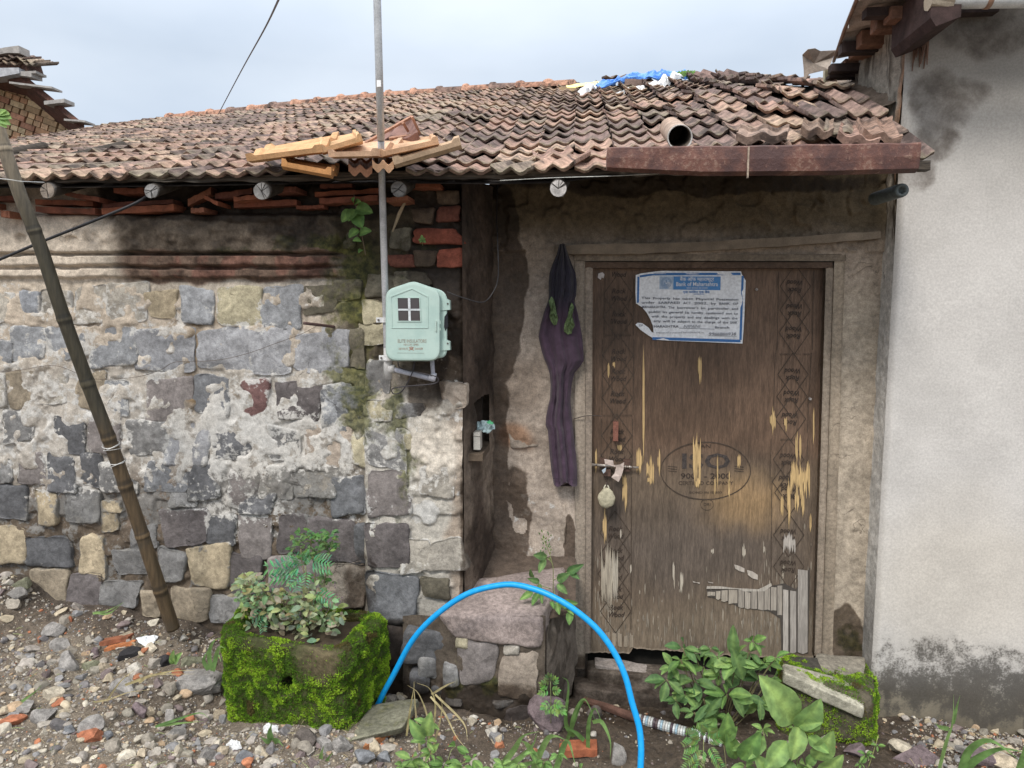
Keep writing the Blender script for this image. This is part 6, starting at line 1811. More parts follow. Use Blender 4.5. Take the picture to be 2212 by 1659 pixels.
# box ribs on the underside of the overturned tile
rb_ = MB()
for (p0, p1) in (((1230, 265), (1640, 32)), ((1640, 32), (1710, 185)), ((1560, 85), (1605, 160)), ((1440, 225), (1700, 190))):
    a, c_ = Pd(cL(*p0), -.50), Pd(cL(*p1), -.44); rb_.tube([a, c_], .0065, 4, (.40, .22, .15))
o = obj('tile_rim', rb_.mesh('tile_rim', M_clay)); 
ot = [x for x in COL.objects if x.get('label', '').startswith('overturned dark tile')][0]
o.parent = ot; o.location = -ot.location
tp = lambda px, py, D: P(px, py, CAM.y + D)
for i, (x0, y0, w_, h_, yaw_, cI, lab) in enumerate([(1555, 168, 66, 20, .7, 3, 'dark tile tipped up on the roof crest left of the highest one'), (1600, 166, 70, 22, .6, 4, 'dark tile tipped up at the highest point of the roof crest'), (1420, 192, 70, 16, .2, 8, 'brown tile weighing down the white sacking on the ridge'), (1310, 150, 62, 12, .1, 4, 'dark scalloped tile lying alone at the ridge left of the blue tarp'),
        (1350, 202, 60, 16, .3, 3, 'grey brown tile beside the blue tarp pinning the sacking'), (1560, 260, 70, 18, .35, 8, 'mossy displaced tile on the middle of the right roof slope')]):
    D_ = [5.2, 5.0, 5.4, 5.9, 5.5, 3.9][i]; q = tp(x0, y0 + 14, D_)
    v, f, c = tile_data(TILE_COLS[cI], nseg=14, seed=60 + i, amp=.02); m_ = mesh_from('loose_roof_tile', v, f, M_tile, False, {'Col': np.array(c)})
    o = link('loose_roof_tile', m_); o.location = q; o.rotation_euler = (.25 + (.25 if i < 2 else 0), -yaw_ * .5, yaw_); tag(o, lab, 'roof tile')
# large displaced tiles by the gutter's right end
for i, (q4, c_, lab) in enumerate([(((1810, 296, -.60), (1900, 312, -.62), (1895, 282, -.30), (1815, 275, -.30)), (.30, .19, .15), 'pinkish curved tile lying askew above the right end of the gutter'), (((1865, 290, -.56), (1948, 307, -.60), (1925, 262, -.30), (1850, 265, -.28)), (.26, .17, .13), 'rightmost askew tile leaning against the cement wall above the gutter'),
        (((1590, 300, -.62), (1700, 297, -.62), (1705, 280, -.42), (1600, 280, -.42)), (.28, .20, .16), 'flat tile piece lying across two rows above the middle of the gutter'), (((1730, 285, -.5), (1800, 290, -.5), (1800, 268, -.25), (1735, 265, -.25)), (.24, .17, .13), 'thin tile shard lying crosswise left of the askew tiles')]):
    loose_tile([P(*a) + Vector((0, 0, .012)) for a in q4], c_, lab, seed=30 + i, mat=M_tile)
# round clay pipe
pc = P(1469, 297, -.66); rr = 26 / F * 2.64
mb = MB(); n = 28; V = []; F_ = []; Co = []
for (dy, r_, c_) in ((.012, rr * .86, (.12, .10, .08)), (-.0, rr * .90, (.42, .40, .38)), (-.002, rr * .98, (.46, .44, .42)), (.01, rr * 1.0, (.34, .26, .21)), (.26, rr * .95, (.34, .24, .18))):
    for k in range(n): g = 6.283 * k / n; V.append(pc + Vector((r_ * math.cos(g), dy, r_ * math.sin(g) * 1.02 + dy * .36))); Co.append(c_)
for r_ in range(4):
    for k in range(n): F_.append((r_*n+k, (r_+1)*n+k, (r_+1)*n+(k+1) % n, r_*n+(k+1) % n))
b0 = len(V)
for k in range(n): g = 6.283 * k / n; V.append(pc + Vector((rr * .8 * math.cos(g), .20, rr * .8 * math.sin(g) + .07))); Co.append((.09, .075, .06))
for k in range(n): F_.append((k, (k+1) % n, b0+(k+1) % n, b0+k))
F_.append(tuple(range(b0 + n - 1, b0 - 1, -1)))
mb.v = V; mb.f = F_; mb.c = Co
o = obj('clay_pipe', mb.mesh('clay_pipe', attr_mat('fired clay pipe', rough=.9, n_scale=30, bumpd=.002), True)); tag(o, 'round clay pipe mouth resting on the tiles just above the gutter', 'pipe')

# tarp, sacks and plank on the ridge
def cloth(name, outline, D0, D1, mat, label, cat, seed, bulge=.05, res=16):
    """crumpled sheet: a grid filling the outline, lower edge nearer"""
    if D0 > 5: D0 -= .34; D1 -= .2
    V = []; F_ = []; ol = np.array(outline, float)
    x0, y0 = ol.min(0); x1, y1 = ol.max(0); n = len(ol)
    c = ol.mean(0); rings_ = 9; m = 6 * n
    pts = []
    for i in range(n):
        for k in range(6): pts.append(ol[i] + (ol[(i+1) % n] - ol[i]) * k / 6)
    pts = np.array(pts)
    for r in range(rings_ + 1):
        s_ = r / rings_
        for p in pts:
            q = c + (p - c) * s_; u = (q[1] - y0) / max(1, y1 - y0)
            D_ = D1 + (D0 - D1) * u; w = tp(q[0], q[1], D_)
            nz_ = float(noise3(np.array([q[0] * .09, q[1] * .16, seed])))+ .5 * float(noise3(np.array([q[0] * .25, q[1] * .4, seed])))
            w += Vector((0, -.02, .06)).normalized() * bulge * (.6 * nz_ * (1 if s_ < 1 else .6) + .35 * (1 - s_ ** 2))
            V.append(w)
    for r in range(rings_):
        for k in range(m): F_.append((r*m+k, (r+1)*m+k, (r+1)*m+(k+1) % m, r*m+(k+1) % m))
    ctr = sum(V, Vector()) / len(V)
    me = mesh_from(name, [v - ctr for v in V], F_, mat, False, {'Col': np.ones((len(V), 3))})
    o = link(name, me); o.location = ctr; tag(o, label, cat); o.modifiers.new('t', 'SOLIDIFY').thickness = .004
    return o
def flat_mat(name, col, rough=.6, trans=0, n=(.85, 1.15), sc=40):
    m, t, b = nodes(name); geo = N(t, 'ShaderNodeNewGeometry').outputs['Position']; g1 = noise_node(t, sc, 5, .6, geo)
    cn = N(t, 'ShaderNodeRGB'); cn.outputs[0].default_value = (*col, 1)
    t.links.new(scalec(t, cn.outputs[0], mapr(t, g1, .3, .7, *n)), b.inputs['Base Color']); b.inputs['Roughness'].default_value = rough
    return m
M_blue, M_white, M_yel = flat_mat('blue tarpaulin', (.09, .27, .72), .4), flat_mat('white sacking', (.68, .70, .72), .6), flat_mat('yellow sheet', (.85, .75, .28), .5)
cloth('blue_tarp', [cT(600, 200), cT(760, 155), cT(1000, 105), cT(1170, 82), cT(1240, 95), cT(1430, 105), cT(1440, 135), cT(1300, 125), cT(1180, 110), cT(1040, 145), cT(860, 175), cT(760, 195), cT(640, 230)], 5.75, 5.9, M_blue, 'bright blue tarpaulin strip lying along the broken ridge', 'tarpaulin', 3)
cloth('white_sack', [cT(430, 290), cT(470, 230), cT(600, 205), cT(620, 225), cT(530, 260), cT(505, 300), cT(440, 312)], 5.5, 5.75, M_white, 'white sacking lump at the left end of the tarp heap', 'sack', 4)
cloth('white_sack', [cT(700, 305), cT(820, 270), cT(930, 230), cT(1110, 232), cT(1070, 265), cT(1040, 285), cT(960, 285), cT(860, 265), cT(820, 305)], 5.4, 5.6, M_white, 'white sacking draped over the lower middle of the tarp heap', 'sack', 5)
cloth('white_sack', [cT(1050, 185), cT(1200, 150), cT(1300, 110), cT(1380, 125), cT(1300, 150), cT(1240, 200), cT(1160, 225), cT(1070, 215)], 5.5, 5.7, M_white, 'crumpled white sacking below the blue tarp at its right end', 'sack', 6)
cloth('yellow_board', [cT(345, 205), cT(500, 180), cT(670, 173), cT(640, 195), cT(500, 210), cT(350, 225)], 6.0, 6.15, M_yel, 'yellow plastic strip lying on the ridge left of the tarp', 'plastic strip', 7, bulge=.015)
slab_between('plank', tp(*cT(280, 245), 5.95), tp(*cT(640, 205), 5.95), .1, .05, (.42, .30, .18), None, M_lint, 3)
pl = [x for x in COL.objects if x.name == 'plank'][0]; tag(pl, 'weathered brown plank lying below the yellow strip on the ridge', 'plank')
slab_between('plank', tp(*cT(860, 185), 5.5), tp(*cT(1050, 190), 5.45), .12, .07, (.17, .12, .10), None, M_wood_d, 5)
pl = [x for x in COL.objects if x.name == 'plank.001'][0]; tag(pl, 'dark brown plank lying in the middle of the tarp heap', 'plank')

# ================================================================== BAMBOO PROP
M_bam, t, b = nodes('bamboo')
geo = N(t, 'ShaderNodeNewGeometry').outputs['Position']; mp_ = N(t, 'ShaderNodeMapping'); mp_.inputs['Rotation'].default_value = (0, R(13), 0); mp_.inputs['Scale'].default_value = (10, 10, .9); t.links.new(geo, mp_.inputs[0])
ca = N(t, 'ShaderNodeVertexColor', layer_name='Col').outputs['Color']; g1 = noise_node(t, 9, 6, .65, mp_.outputs[0]); g2 = noise_node(t, 6, 5, .6, geo)
c = scalec(t, ca, mapr(t, g1, .25, .75, .55, 1.5)); c = mixc(t, mapr(t, g2, .52, .66, 0, .65), c, (.045, .038, .028)); t.links.new(c, b.inputs['Base Color']); b.inputs['Roughness'].default_value = .6
bump(t, b, g1, .001)
bam = empty('bamboo_prop', PG(378, 1352), 'tall weathered bamboo pole leaning against the left eave from the rubble', 'bamboo pole')
ctrl = [(-45, 150), (0, 290), (40, 412), (88, 535), (134, 675), (185, 815), (240, 960), (292, 1110), (330, 1225), (374, 1358)]
Ys = [-.93, -.92, -.90, -.86, -.82, -.77, -.72, -.66, -.62, -.56]
pts = [P(x, y, Y_) for (x, y), Y_ in zip(ctrl, Ys)]
sp_ = spline(pts, 30)
nodes_t = [.03, .14, .30, .455, .565, .655, .73, .82, .93]
V = []; rr_ = []; cc = []
N_ = len(sp_)
for i, p in enumerate(sp_):
    t_ = i / (N_ - 1); r_ = (.0205 + .006 * t_) * 1.02
    d_ = min(abs(t_ - q) for q in nodes_t); r_ *= 1 + .10 * math.exp(-(d_ / .005) ** 2)
    rr_.append(r_)
mb = MB(); mb.tube(sp_, rr_, 16, (.2, .15, .09))
cs = []
for i in range(N_):
    t_ = i / (N_ - 1); top_c = np.array([.21, .17, .12]); mid = np.array([.042, .036, .022]); low = np.array([.095, .062, .032])
    c_ = top_c + (mid - top_c) * sstep(.05, .35, np.array([t_]))[0]; c_ = c_ + (low - c_) * sstep(.6, .68, np.array([t_]))[0] * .8
    d_ = min(abs(t_ - q) for q in nodes_t)
    c_ = c_ * (1.7 if d_ < .003 else .5 if d_ < .008 else 1)
    cs += [tuple(c_)] * 16
mb.c = cs; mb.build('culm', M_bam, bam, smooth=True)
tw = MB()
for (px, py) in ((238, 962), (242, 966), (240, 970), (251, 998), (248, 1002)):
    i_ = min(range(N_), key=lambda k: (proj(np.array(sp_[k]))[1] - py) ** 2); p = sp_[i_]; d_ = (sp_[i_+1] - sp_[i_-1]).normalized()
    a = d_.cross(Vector((0, 1, 0))).normalized(); b_ = d_.cross(a)
    loop = [p + (a * math.cos(g) + b_ * math.sin(g)) * .031 + d_ * .007 * math.cos(g + px) for g in np.linspace(0, 6.283, 20)]
    tw.tube(loop, .0014, 5, (.55, .55, .54), caps=False)
tw.build('wire_tie', M_galv, bam)
mb = MB(); mb.tube([P(-20, 384, -.93), P(20, 388, -.955), P(48, 392, -.955), P(95, 394, -.70)], .0016, 5, (.5, .5, .48)); mb.build('top_tie', M_galv, bam)

# ================================================================== ON THE DOOR SIDE
# notice
notice = empty('bank_notice', P(1490, 665, .0), 'white and blue printed bank notice with torn left edge pasted on the door', 'notice')
yn = lambda x, y: yd(x, y) - .003 - .0012 * abs(math.sin(x * .09 + y * .03))
outl = [cF(400, 310), cF(430, 300), cF(500, 290), cF(560, 283), cF(700, 284), cF(900, 286), cF(1062, 286), cF(1068, 305), cF(1092, 345), cF(1088, 450), cF(1082, 600), cF(1072, 741), cF(900, 734), cF(700, 726), cF(600, 722), cF(525, 716), cF(480, 690), cF(430, 655), cF(398, 622), cF(412, 610), cF(440, 612), cF(480, 640), cF(500, 668), cF(512, 672), cF(508, 630), cF(490, 585), cF(470, 548), cF(440, 512), cF(402, 488), cF(398, 420)]
def poly_sheet(mb, poly, yfn, col, off=0):
    import mathutils
    v2 = [Vector((x, -y, 0)) for x, y in poly]; tris = mathutils.geometry.tessellate_polygon([v2])
    mb.add([P(x, y, yfn(x, y) - off) for x, y in poly], [tuple(t_) for t_ in tris], col)
M_paper = attr_mat('notice paper', rough=.55, n_scale=18, var=(.9, 1.05), bumpd=.0008, fine=80)
pp = MB(); poly_sheet(pp, outl, yn, (.84, .85, .87)); pp.add([P(x, y, yn(x, y) + .0018) for x, y in outl], [], (.7, .7, .7)); o = pp.build('paper', M_paper, notice)
o.modifiers.new('t', 'SOLIDIFY').thickness = .0006
M_npr = attr_mat('notice print', rough=.55, bumpd=0, var=(.9, 1.05), n_scale=40)
ptb = ptx = MB(); yi = lambda x, y: yn(x, y) - .0009
BL = (.05, .17, .42)
def quad(mb, p0, p1, p2, p3, col): mb.add([P(x, y, yi(x, y)) for x, y in (p0, p1, p2, p3)], [(0, 1, 2, 3)], col)
def band(a, b_, w0, w1, col, n=8):
    """blue border band from a to b, thickness downwards/rightwards (vector)"""
    a, b_ = np.array(a, float), np.array(b_, float)
    for i in range(n):
        p, q = a + (b_ - a) * i / n, a + (b_ - a) * (i + 1) / n
        quad(ptx, tuple(p), tuple(q), (q[0] + w1[0], q[1] + w1[1]), (p[0] + w1[0], p[1] + w1[1]), col)
band(cF(520, 296), cF(1060, 294), None, (0, 5.5), BL); band(cF(425, 312), cF(520, 297), None, (0, 4.5), BL, 3)
band(cF(1066, 315), cF(1052, 718), None, (5, 0), BL); band(cF(410, 320), cF(407, 485), None, (4.5, 0), BL, 4); band(cF(505, 700), cF(1060, 716), None, (0, 6), BL)
quad(ptx, cF(638, 318), cF(935, 319), cF(933, 405), cF(636, 401), (.09, .26, .55)); 
quad(ptx, cF(550, 318), cF(637, 318), cF(635, 400), cF(549, 398), (.42, .52, .66))
quad(ptx, cF(555, 322), cF(632, 322), cF(630, 396), cF(554, 394), (.70, .73, .78))
yj = lambda x, y: yn(x, y) - .0034
ptb.build('border_and_header', M_npr, notice); ptx = MB()
c0_ = cF(592, 358)
for r_ in (11, 8.5): stroke(ptx, [(c0_[0] + r_ * math.cos(a), c0_[1] + r_ * math.sin(a)) for a in np.linspace(0, 6.283, 21)[:-1]], 1.0, yj, (.22, .33, .50), True)
for (dx, dy, w_, h_) in ((0, -3, 2.5, 6), (0, 3.5, 10, 1.4), (-3.5, 1, 1.3, 4), (3.5, 1, 1.3, 4), (0, 6, 12, 1)):
    x, y = c0_[0] + dx, c0_[1] + dy; ptx.add([P(a, c_, yj(a, c_)) for a, c_ in ((x - w_/2, y - h_/2), (x + w_/2, y - h_/2), (x + w_/2, y + h_/2), (x - w_/2, y + h_/2))], [(0,1,2,3)], (.22, .33, .50))
import os
dev = None
try:
    fd = os.path.join(bpy.utils.resource_path('LOCAL'), 'datafiles', 'fonts')
except Exception: fd = ''
# the built-in font stack supplies the Devanagari glyphs by itself
wh = (.75, .78, .82)
text_px(ptx, 'बैंक ऑफ महाराष्ट्र', *cF(785, 337), 7.5, yj, wh, width=74, offset=.015)
text_px(ptx, 'Bank of Maharashtra', *cF(785, 368), 9, yj, wh, width=90, offset=.015)
text_px(ptx, 'भारत सरकार का उद्यम', *cF(785, 392), 3.5, yj, wh, width=46)
text_px(ptx, 'एक परिवार एक बैंक', *cF(782, 418), 5, yj, (.06, .20, .48), width=58, offset=.015)
stroke(ptx, [cF(765, 430), cF(830, 430)], 1, yj, (.1, .2, .45))
bk_ = (.09, .10, .13)
def line(words, x0, x1, y0, y1, h=5.2):
    (ax, ay), (bx_, by_) = cF(x0, y0), cF(x1, y1)
    tot = sum(len(w_) for w_ in words) + len(words) - 1; L = bx_ - ax; x = ax
    cw = L / tot
    for w_ in words:
        ww = len(w_) * cw; xc = x + ww / 2; yc = ay + (by_ - ay) * (xc - ax) / L
        text_px(ptx, w_, xc, yc, h, yj, bk_, width=ww * .96, offset=.012); x += ww + cw
line(['This', 'Property', 'has', 'taken', 'Physical', 'Possession'], 435, 1048, 454, 465)
line(['under', 'SARFAESI', 'ACT', '2002,', 'by', 'BANK', 'OF'], 435, 1046, 482, 492)
line(['MAHARASHTRA', 'The', "borrower's", 'in', 'particular', 'and'], 437, 1046, 510, 523)
line(['public', 'in', 'general', 'is', 'hereby', 'cautioned', 'not', 'to'], 480, 1044, 541, 553)
line(['with', 'the', 'property', 'and', 'any', 'dealings', 'with', 'the'], 498, 1042, 570, 583)
line(['erty', 'will', 'be', 'subject', 'to', 'the', 'charge', 'of', 'the', 'BANK'], 512, 1040, 599, 610)
line(['HARASHTRA'], 510, 672, 632, 635); line(['Branch'], 898, 990, 639, 641); text_px(ptx, 'NIPANI', *cF(752, 634), 6.5, yj, (.25, .26, .3), shear=.2, width=36)
stroke(ptx, [cF(672, 644), cF(895, 650)], .8, yj, bk_)
text_px(ptx, 'OF', *cF(432, 628), 5, yj, bk_, width=8)
text_px(ptx, 'trespassers will be prosecuted "MANAGER PHONE No.', *cF(680, 672), 3.8, yj, (.22, .23, .25), width=104)
text_px(ptx, '9966866938', *cF(945, 682), 7, yj, (.12, .12, .16), width=58, shear=.15); stroke(ptx, [cF(858, 692), cF(1035, 696)], .7, yj, bk_)
text_px(ptx, 'Authorised Officer', *cF(1000, 706), 2.4, yj, (.3, .3, .35), width=28)
ptx.build('printing', M_npr, notice)

# small paper scrap by the top left of the door
sc = MB(); poly_sheet(sc, [cF(160, 325), cF(165, 300), cF(190, 292), cF(203, 305), cF(198, 330), cF(185, 325), cF(180, 340)], lambda x, y: yd(x, y) - .002, (.55, .5, .48)); o = sc.build('paper_scrap', M_paper, None); o.modifiers.new('t', 'SOLIDIFY').thickness = .0008; tag(o, 'tiny torn paper scrap stuck at the top left corner of the door', 'paper')
# papers tucked behind the bolt
for i, (pl_, c_, lab) in enumerate([([cB(1750, 1230), cB(1805, 1240), cB(1810, 1270), cB(1850, 1265), cB(1875, 1250), cB(1872, 1290), cB(1860, 1335), cB(1840, 1375), cB(1795, 1345), cB(1815, 1320), cB(1825, 1280), cB(1755, 1262)], (.52, .43, .38), 'folded pinkish paper slip tucked behind the door bolt'), ([cB(1735, 1300), cB(1762, 1283), cB(1758, 1310), cB(1745, 1322)], (.45, .52, .58), 'small bluish paper corner hanging left below the door bolt')]):
    sc = MB(); poly_sheet(sc, pl_, lambda x, y: -.006 + .006 * math.sin(x * .2), c_); o = sc.build('paper_slip', M_paper, None); o.modifiers.new('t', 'SOLIDIFY').thickness = .001; tag(o, lab, 'paper')
# cloth-wrapped padlock
lock = empty('padlock', P(1309, 1070, -.03), 'padlock wrapped in cream cloth hanging from the hasp below the bolt', 'padlock')
q0 = P(*cB(1764, 1475), -.03); v, f = ICO[3]; rw = 104 / 2 * .343 / F * 3.27 * 1.05
vv = v * np.array([rw, rw * .5, rw * 1.22]); vv[:, 0] *= 1 - .22 * sstep(.1, 1, v[:, 2]); vv += v * (.0028 * fbm(v * 3.2, 4))[:, None]
M_clothy = flat_mat('cream cloth', (.46, .42, .30), .9, n=(.7, 1.15), sc=70)
obj('cloth_wrap', mesh_from('cloth_wrap', vv + np.array(q0), f, M_clothy, True), lock)
mb = MB(); top_ = P(*cB(1764, 1402), -.03); mb.tube([top_ + Vector((-.010, 0, -.018)), top_ + Vector((-.0105, 0, -.006)), top_ + Vector((-.006, 0, .003)), top_ + Vector((0, 0, .006)), top_ + Vector((.006, 0, .003)), top_ + Vector((.0105, 0, -.006)), top_ + Vector((.010, 0, -.018))], .0032, 8, (.6, .57, .45)); mb.build('shackle', M_pale, lock, smooth=True)
mb = MB(); mb.tube([top_ + Vector((0, .05, .02)), top_ + Vector((0, -.002, .018)), top_ + Vector((0, -.006, .004))], .003, 8, (.07, .05, .04)); mb.build('hook', M_brown, lock)

# hanging trousers
M_tr, t, b = nodes('dark plum cotton')
geo = N(t, 'ShaderNodeNewGeometry').outputs['Position']; g1 = noise_node(t, 30, 5, .65, geo); g2 = noise_node(t, 450, 2, .5, geo); g3 = noise_node(t, 5, 3, .5, geo)
ca = N(t, 'ShaderNodeVertexColor', layer_name='Col').outputs['Color']
t.links.new(scalec(t, ca, mathn(t, 'MULTIPLY', mapr(t, g1, .3, .7, .82, 1.2), mapr(t, g3, .3, .7, .8, 1.2))), b.inputs['Base Color']); b.inputs['Roughness'].default_value = .85; b.inputs['Sheen Weight'].default_value = .15; bump(t, b, mathn(t, 'ADD', mathn(t, 'MULTIPLY', g1, 2), g2), .0008)
OUT = [(-122, 1468, 1502), (-60, 1452, 1522), (0, 1425, 1545), (60, 1405, 1570), (130, 1400, 1578), (200, 1402, 1574), (235, 1398, 1560), (300, 1372, 1580), (380, 1350, 1597), (460, 1335, 1612), (560, 1358, 1620), (610, 1375, 1622), (645, 1392, 1600), (690, 1405, 1562), (760, 1412, 1545), (850, 1408, 1538), (900, 1396, 1540), (960, 1384, 1546), (1020, 1380, 1552), (1050, 1395, 1556), (1120, 1400, 1562), (1200, 1406, 1572), (1300, 1416, 1580), (1392, 1432, 1580)]
oy = np.array([o_[0] for o_ in OUT]); ol_ = np.array([o_[1] for o_ in OUT]); orr = np.array([o_[2] for o_ in OUT])
trs = empty('hanging_trousers', P(1215, 530, -.06), 'dark purple trousers hanging folded from a nail beside the door', 'trousers')
nv_, nu_ = 150, 110
V = []; Co = []
for j in range(nv_):
    y = -122 + (1392 + 122) * j / (nv_ - 1); l, r_ = np.interp(y, oy, ol_), np.interp(y, oy, orr)
    for i in range(nu_):
        g = 2 * math.pi * i / nu_; u = .5 - .5 * math.cos(g) if False else (.5 + .5 * math.cos(g))
        x = l + (r_ - l) * u; fr_ = math.sin(g)
        w_ = (r_ - l) * .343 / F * 3.2
        fold = abs(math.cos((u - .5) * 3.14 * 2.9 + .5 * math.sin(y * .0045) + .5 + .25 * float(noise3(np.array([u * 3, y * .006, 2.])))))  ** .7
        fold2 = abs(math.cos(u * 3.14 * 6.3 + y * .004 + 1.1 * float(noise3(np.array([u * 2, y * .004, 7.]))))) ** .6
        dp = max(0, fr_) * (.012 + .028 * fold + .006 * fold2 + .010 * float(fbm(np.array([[u * 3.0, y * .010, 4.]]), 3)[0])) + min(0, fr_) * .01
        dp += .012 * math.exp(-((u - .5) / .12) ** 2) * max(0, fr_)
        yy = y + (14 * math.sin(u * 9) if j == nv_ - 1 else 0)
        px, py = cB(x, yy)
        p = P(px, py, -.045 - dp); V.append(p)
        k = 1.0; navy = np.array([.020, .017, .030]); plum = np.array([.048, .026, .046]); c_ = navy + (plum - navy) * float(sstep(180, 330, np.array([y]))[0]); Co.append(tuple(c_))
F_ = [(j*nu_+i, j*nu_+(i+1) % nu_, (j+1)*nu_+(i+1) % nu_, (j+1)*nu_+i) for j in range(nv_-1) for i in range(nu_)]
F_.append(tuple(range(nu_))); F_.append(tuple(reversed([(nv_-1)*nu_+i for i in range(nu_)])))
obj('fabric', mesh_from('fabric', V, F_, M_tr, True, {'Col': np.array(Co)}), trs)
for k, (pl_, s_) in enumerate([([(1418, 205), (1435, 230), (1448, 300), (1460, 345), (1450, 385), (1432, 388), (1412, 360), (1405, 330), (1412, 290), (1400, 240)], 0), ([(1545, 245), (1560, 270), (1548, 330), (1565, 390), (1550, 415), (1545, 440), (1520, 447), (1495, 425), (1500, 380), (1520, 330), (1530, 280)], 1)]):
    mb = MB(); pts_ = [cB(x, y) for x, y in pl_]; cen = np.mean(pts_, axis=0); n = len(pts_)
    V = [P(x, y, -.092) for x, y in pts_]; mid_ = [P(cen[0] + (x - cen[0]) * .5, cen[1] + (y - cen[1]) * .5, -.108 - .008 * ((i % 2) * 2 - 1)) for i, (x, y) in enumerate(pts_)]; c_ = P(cen[0], cen[1], -.106); bk2 = [P(x, y, -.06) for x, y in pts_]
    mb.add(V + mid_ + [c_] + bk2, [(i, (i+1) % n, n+(i+1) % n, n+i) for i in range(n)] + [(n+i, n+(i+1) % n, 2*n) for i in range(n)] + [(2*n+1+i, 2*n+1+(i+1) % n, (i+1) % n, i) for i in range(n)], (.12, .17, .075))
    mb.build('pocket_lining', attr_mat('green lining', rough=.8, n_scale=90, var=(.5, 1.5), bumpd=.001), trs)
wb = MB(); a, c_ = cB(1428, 1352), cB(1582, 1358)
wb.add([P(a[0], a[1], -.088), P(c_[0], c_[1], -.088), P(c_[0], c_[1] + 1.2, -.088), P(a[0], a[1] + 1.2, -.088)], [(0, 1, 2, 3)], (.03, .018, .03)); wb.build('hem_stitch', M_tr, trs)
nl = MB(); nl.tube([P(1216, 527, .01), P(1216, 527, -.07)], .004, 8, (.1, .08, .07)); nl.build('nail', M_brown, house)

# niche contents
bg = cloth('plastic_bag', [cB(932, 1010), cB(960, 1003), cB(1010, 1000), cB(1040, 992), cB(1056, 1010), cB(1058, 1045), cB(1030, 1062), cB(990, 1072), cB(975, 1050), cB(940, 1045)], 3.05, 3.12, flat_mat('pale blue plastic', (.42, .54, .55), .35, n=(.55, 1.25), sc=60), 'crumpled pale blue plastic bag stuffed in the wall niche', 'plastic bag', 9, bulge=.02)
bg2 = cloth('green_scrap', [cB(1010, 1002), cB(1030, 992), cB(1052, 1000), cB(1050, 1012), cB(1025, 1012)], 3.03, 3.06, flat_mat('green plastic', (.10, .45, .22), .4), 'small green plastic scrap on top of the bag in the niche', 'plastic scrap', 10, bulge=.01)
wbk = MB(); a, c_ = P(*cB(932, 1056), -.28), P(*cB(976, 1166), -.28); wbk.box((a.x, -.31, c_.z), (c_.x, -.25, a.z), (.46, .44, .40)); wbk.tube([Vector((a.x - .001, -.312, a.z - .012)), Vector((c_.x + .001, -.312, a.z - .014))], .003, 5, (.4, .38, .34))
o = wbk.build('white_block', M_pale, None, bevel=.003); tag(o, 'small off white wooden block standing in the wall niche', 'block')

# ================================================================== HOSE AND WRAPPED PIPE
M_hose, t, b = nodes('blue hose'); b.inputs['Base Color'].default_value = (.004, .27, .70, 1); b.inputs['Roughness'].default_value = .38; b.inputs['Specular IOR Level'].default_value = .4
geo = N(t, 'ShaderNodeNewGeometry').outputs['Position']; g1 = noise_node(t, 50, 4, .6, geo)
t.links.new(mixc(t, mapr(t, g1, .45, .75, 0, .6), (.004, .30, .70), (.03, .38, .76)), b.inputs['Base Color'])
hp_ = [cD(285, 1330), cD(350, 1200), cD(420, 1075), cD(520, 900), cD(620, 770), cD(760, 650), cD(900, 568), cD(1050, 527), cD(1160, 518), cD(1280, 535), cD(1400, 585), cD(1540, 665), cD(1680, 790), cD(1790, 940), cD(1860, 1090), cD(1910, 1250), cD(1945, 1400), cD(1958, 1530), cD(1962, 1660), cD(1955, 1780)]
yy_ = np.interp(np.arange(len(hp_)), [0, 8, 19], [-.60, -.70, -.95])
pts = [P(x, y, Y_) for (x, y), Y_ in zip(hp_, yy_)]
# beyond the frame the hose comes down to the ground and runs off
e = pts[-1]; pts += [Vector((e.x - .02, e.y - .1, gz(e.x, e.y - .1) + .10)), Vector((e.x - .1, e.y - .35, gz(e.x - .1, e.y - .35) + .012)), Vector((e.x - .4, e.y - .9, gz(e.x - .4, e.y - .9) + .012))]
pts = [pts[0] + Vector((-.03, .02, -.05))] + pts
pts = [p + Vector((rnd.uniform(-.003, .003), 0, rnd.uniform(-.003, .003))) for p in pts]
mb = MB(); s_ = spline(pts, 8); mb.tube(s_, .0112, 16); me = mb.mesh('garden_hose', M_hose, True); me.transform(Matrix.Translation(-s_[0])); o = link('garden_hose', me); o.location = s_[0]; tag(o, 'bright blue hose arching over the stone step', 'hose')

M_wrap = attr_mat('plastic strip wrap', rough=.45, n_scale=60, var=(.75, 1.2), bumpd=.001)
pipe = empty('wrapped_pipe', PG(1300, 1540), 'dark pipe wrapped in white and blue plastic strips lying in the mud', 'pipe')
p0, p1, p2 = PG(1262, 1520), PG(1375, 1560), PG(1560, 1612)
for p in (p0, p1, p2): p.z += .018
mb = MB(); mb.tube([p0, p0.lerp(p1, .5) + Vector((0, 0, .003)), p1], [.014, .0185, .019], 12, (.11, .06, .045), jit=.05); mb.build('bare_end', M_wood_d, pipe)
mb = MB(); k_ = 34
for k in range(k_):
    a, c_ = p1.lerp(p2, k / k_), p1.lerp(p2, (k + .93) / k_); cc_ = [(.55, .56, .55), (.45, .50, .50), (.10, .07, .07), (.52, .54, .55), (.30, .42, .50), (.50, .50, .48)][k % 6] if k % 7 else (.07, .05, .06)
    mb.tube([a, a.lerp(c_, .1), a.lerp(c_, .85), c_], [.017, .0205 + .001 * (k % 3), .0205, .017], 12, cc_)
mb.build('strip_winding', M_wrap, pipe)

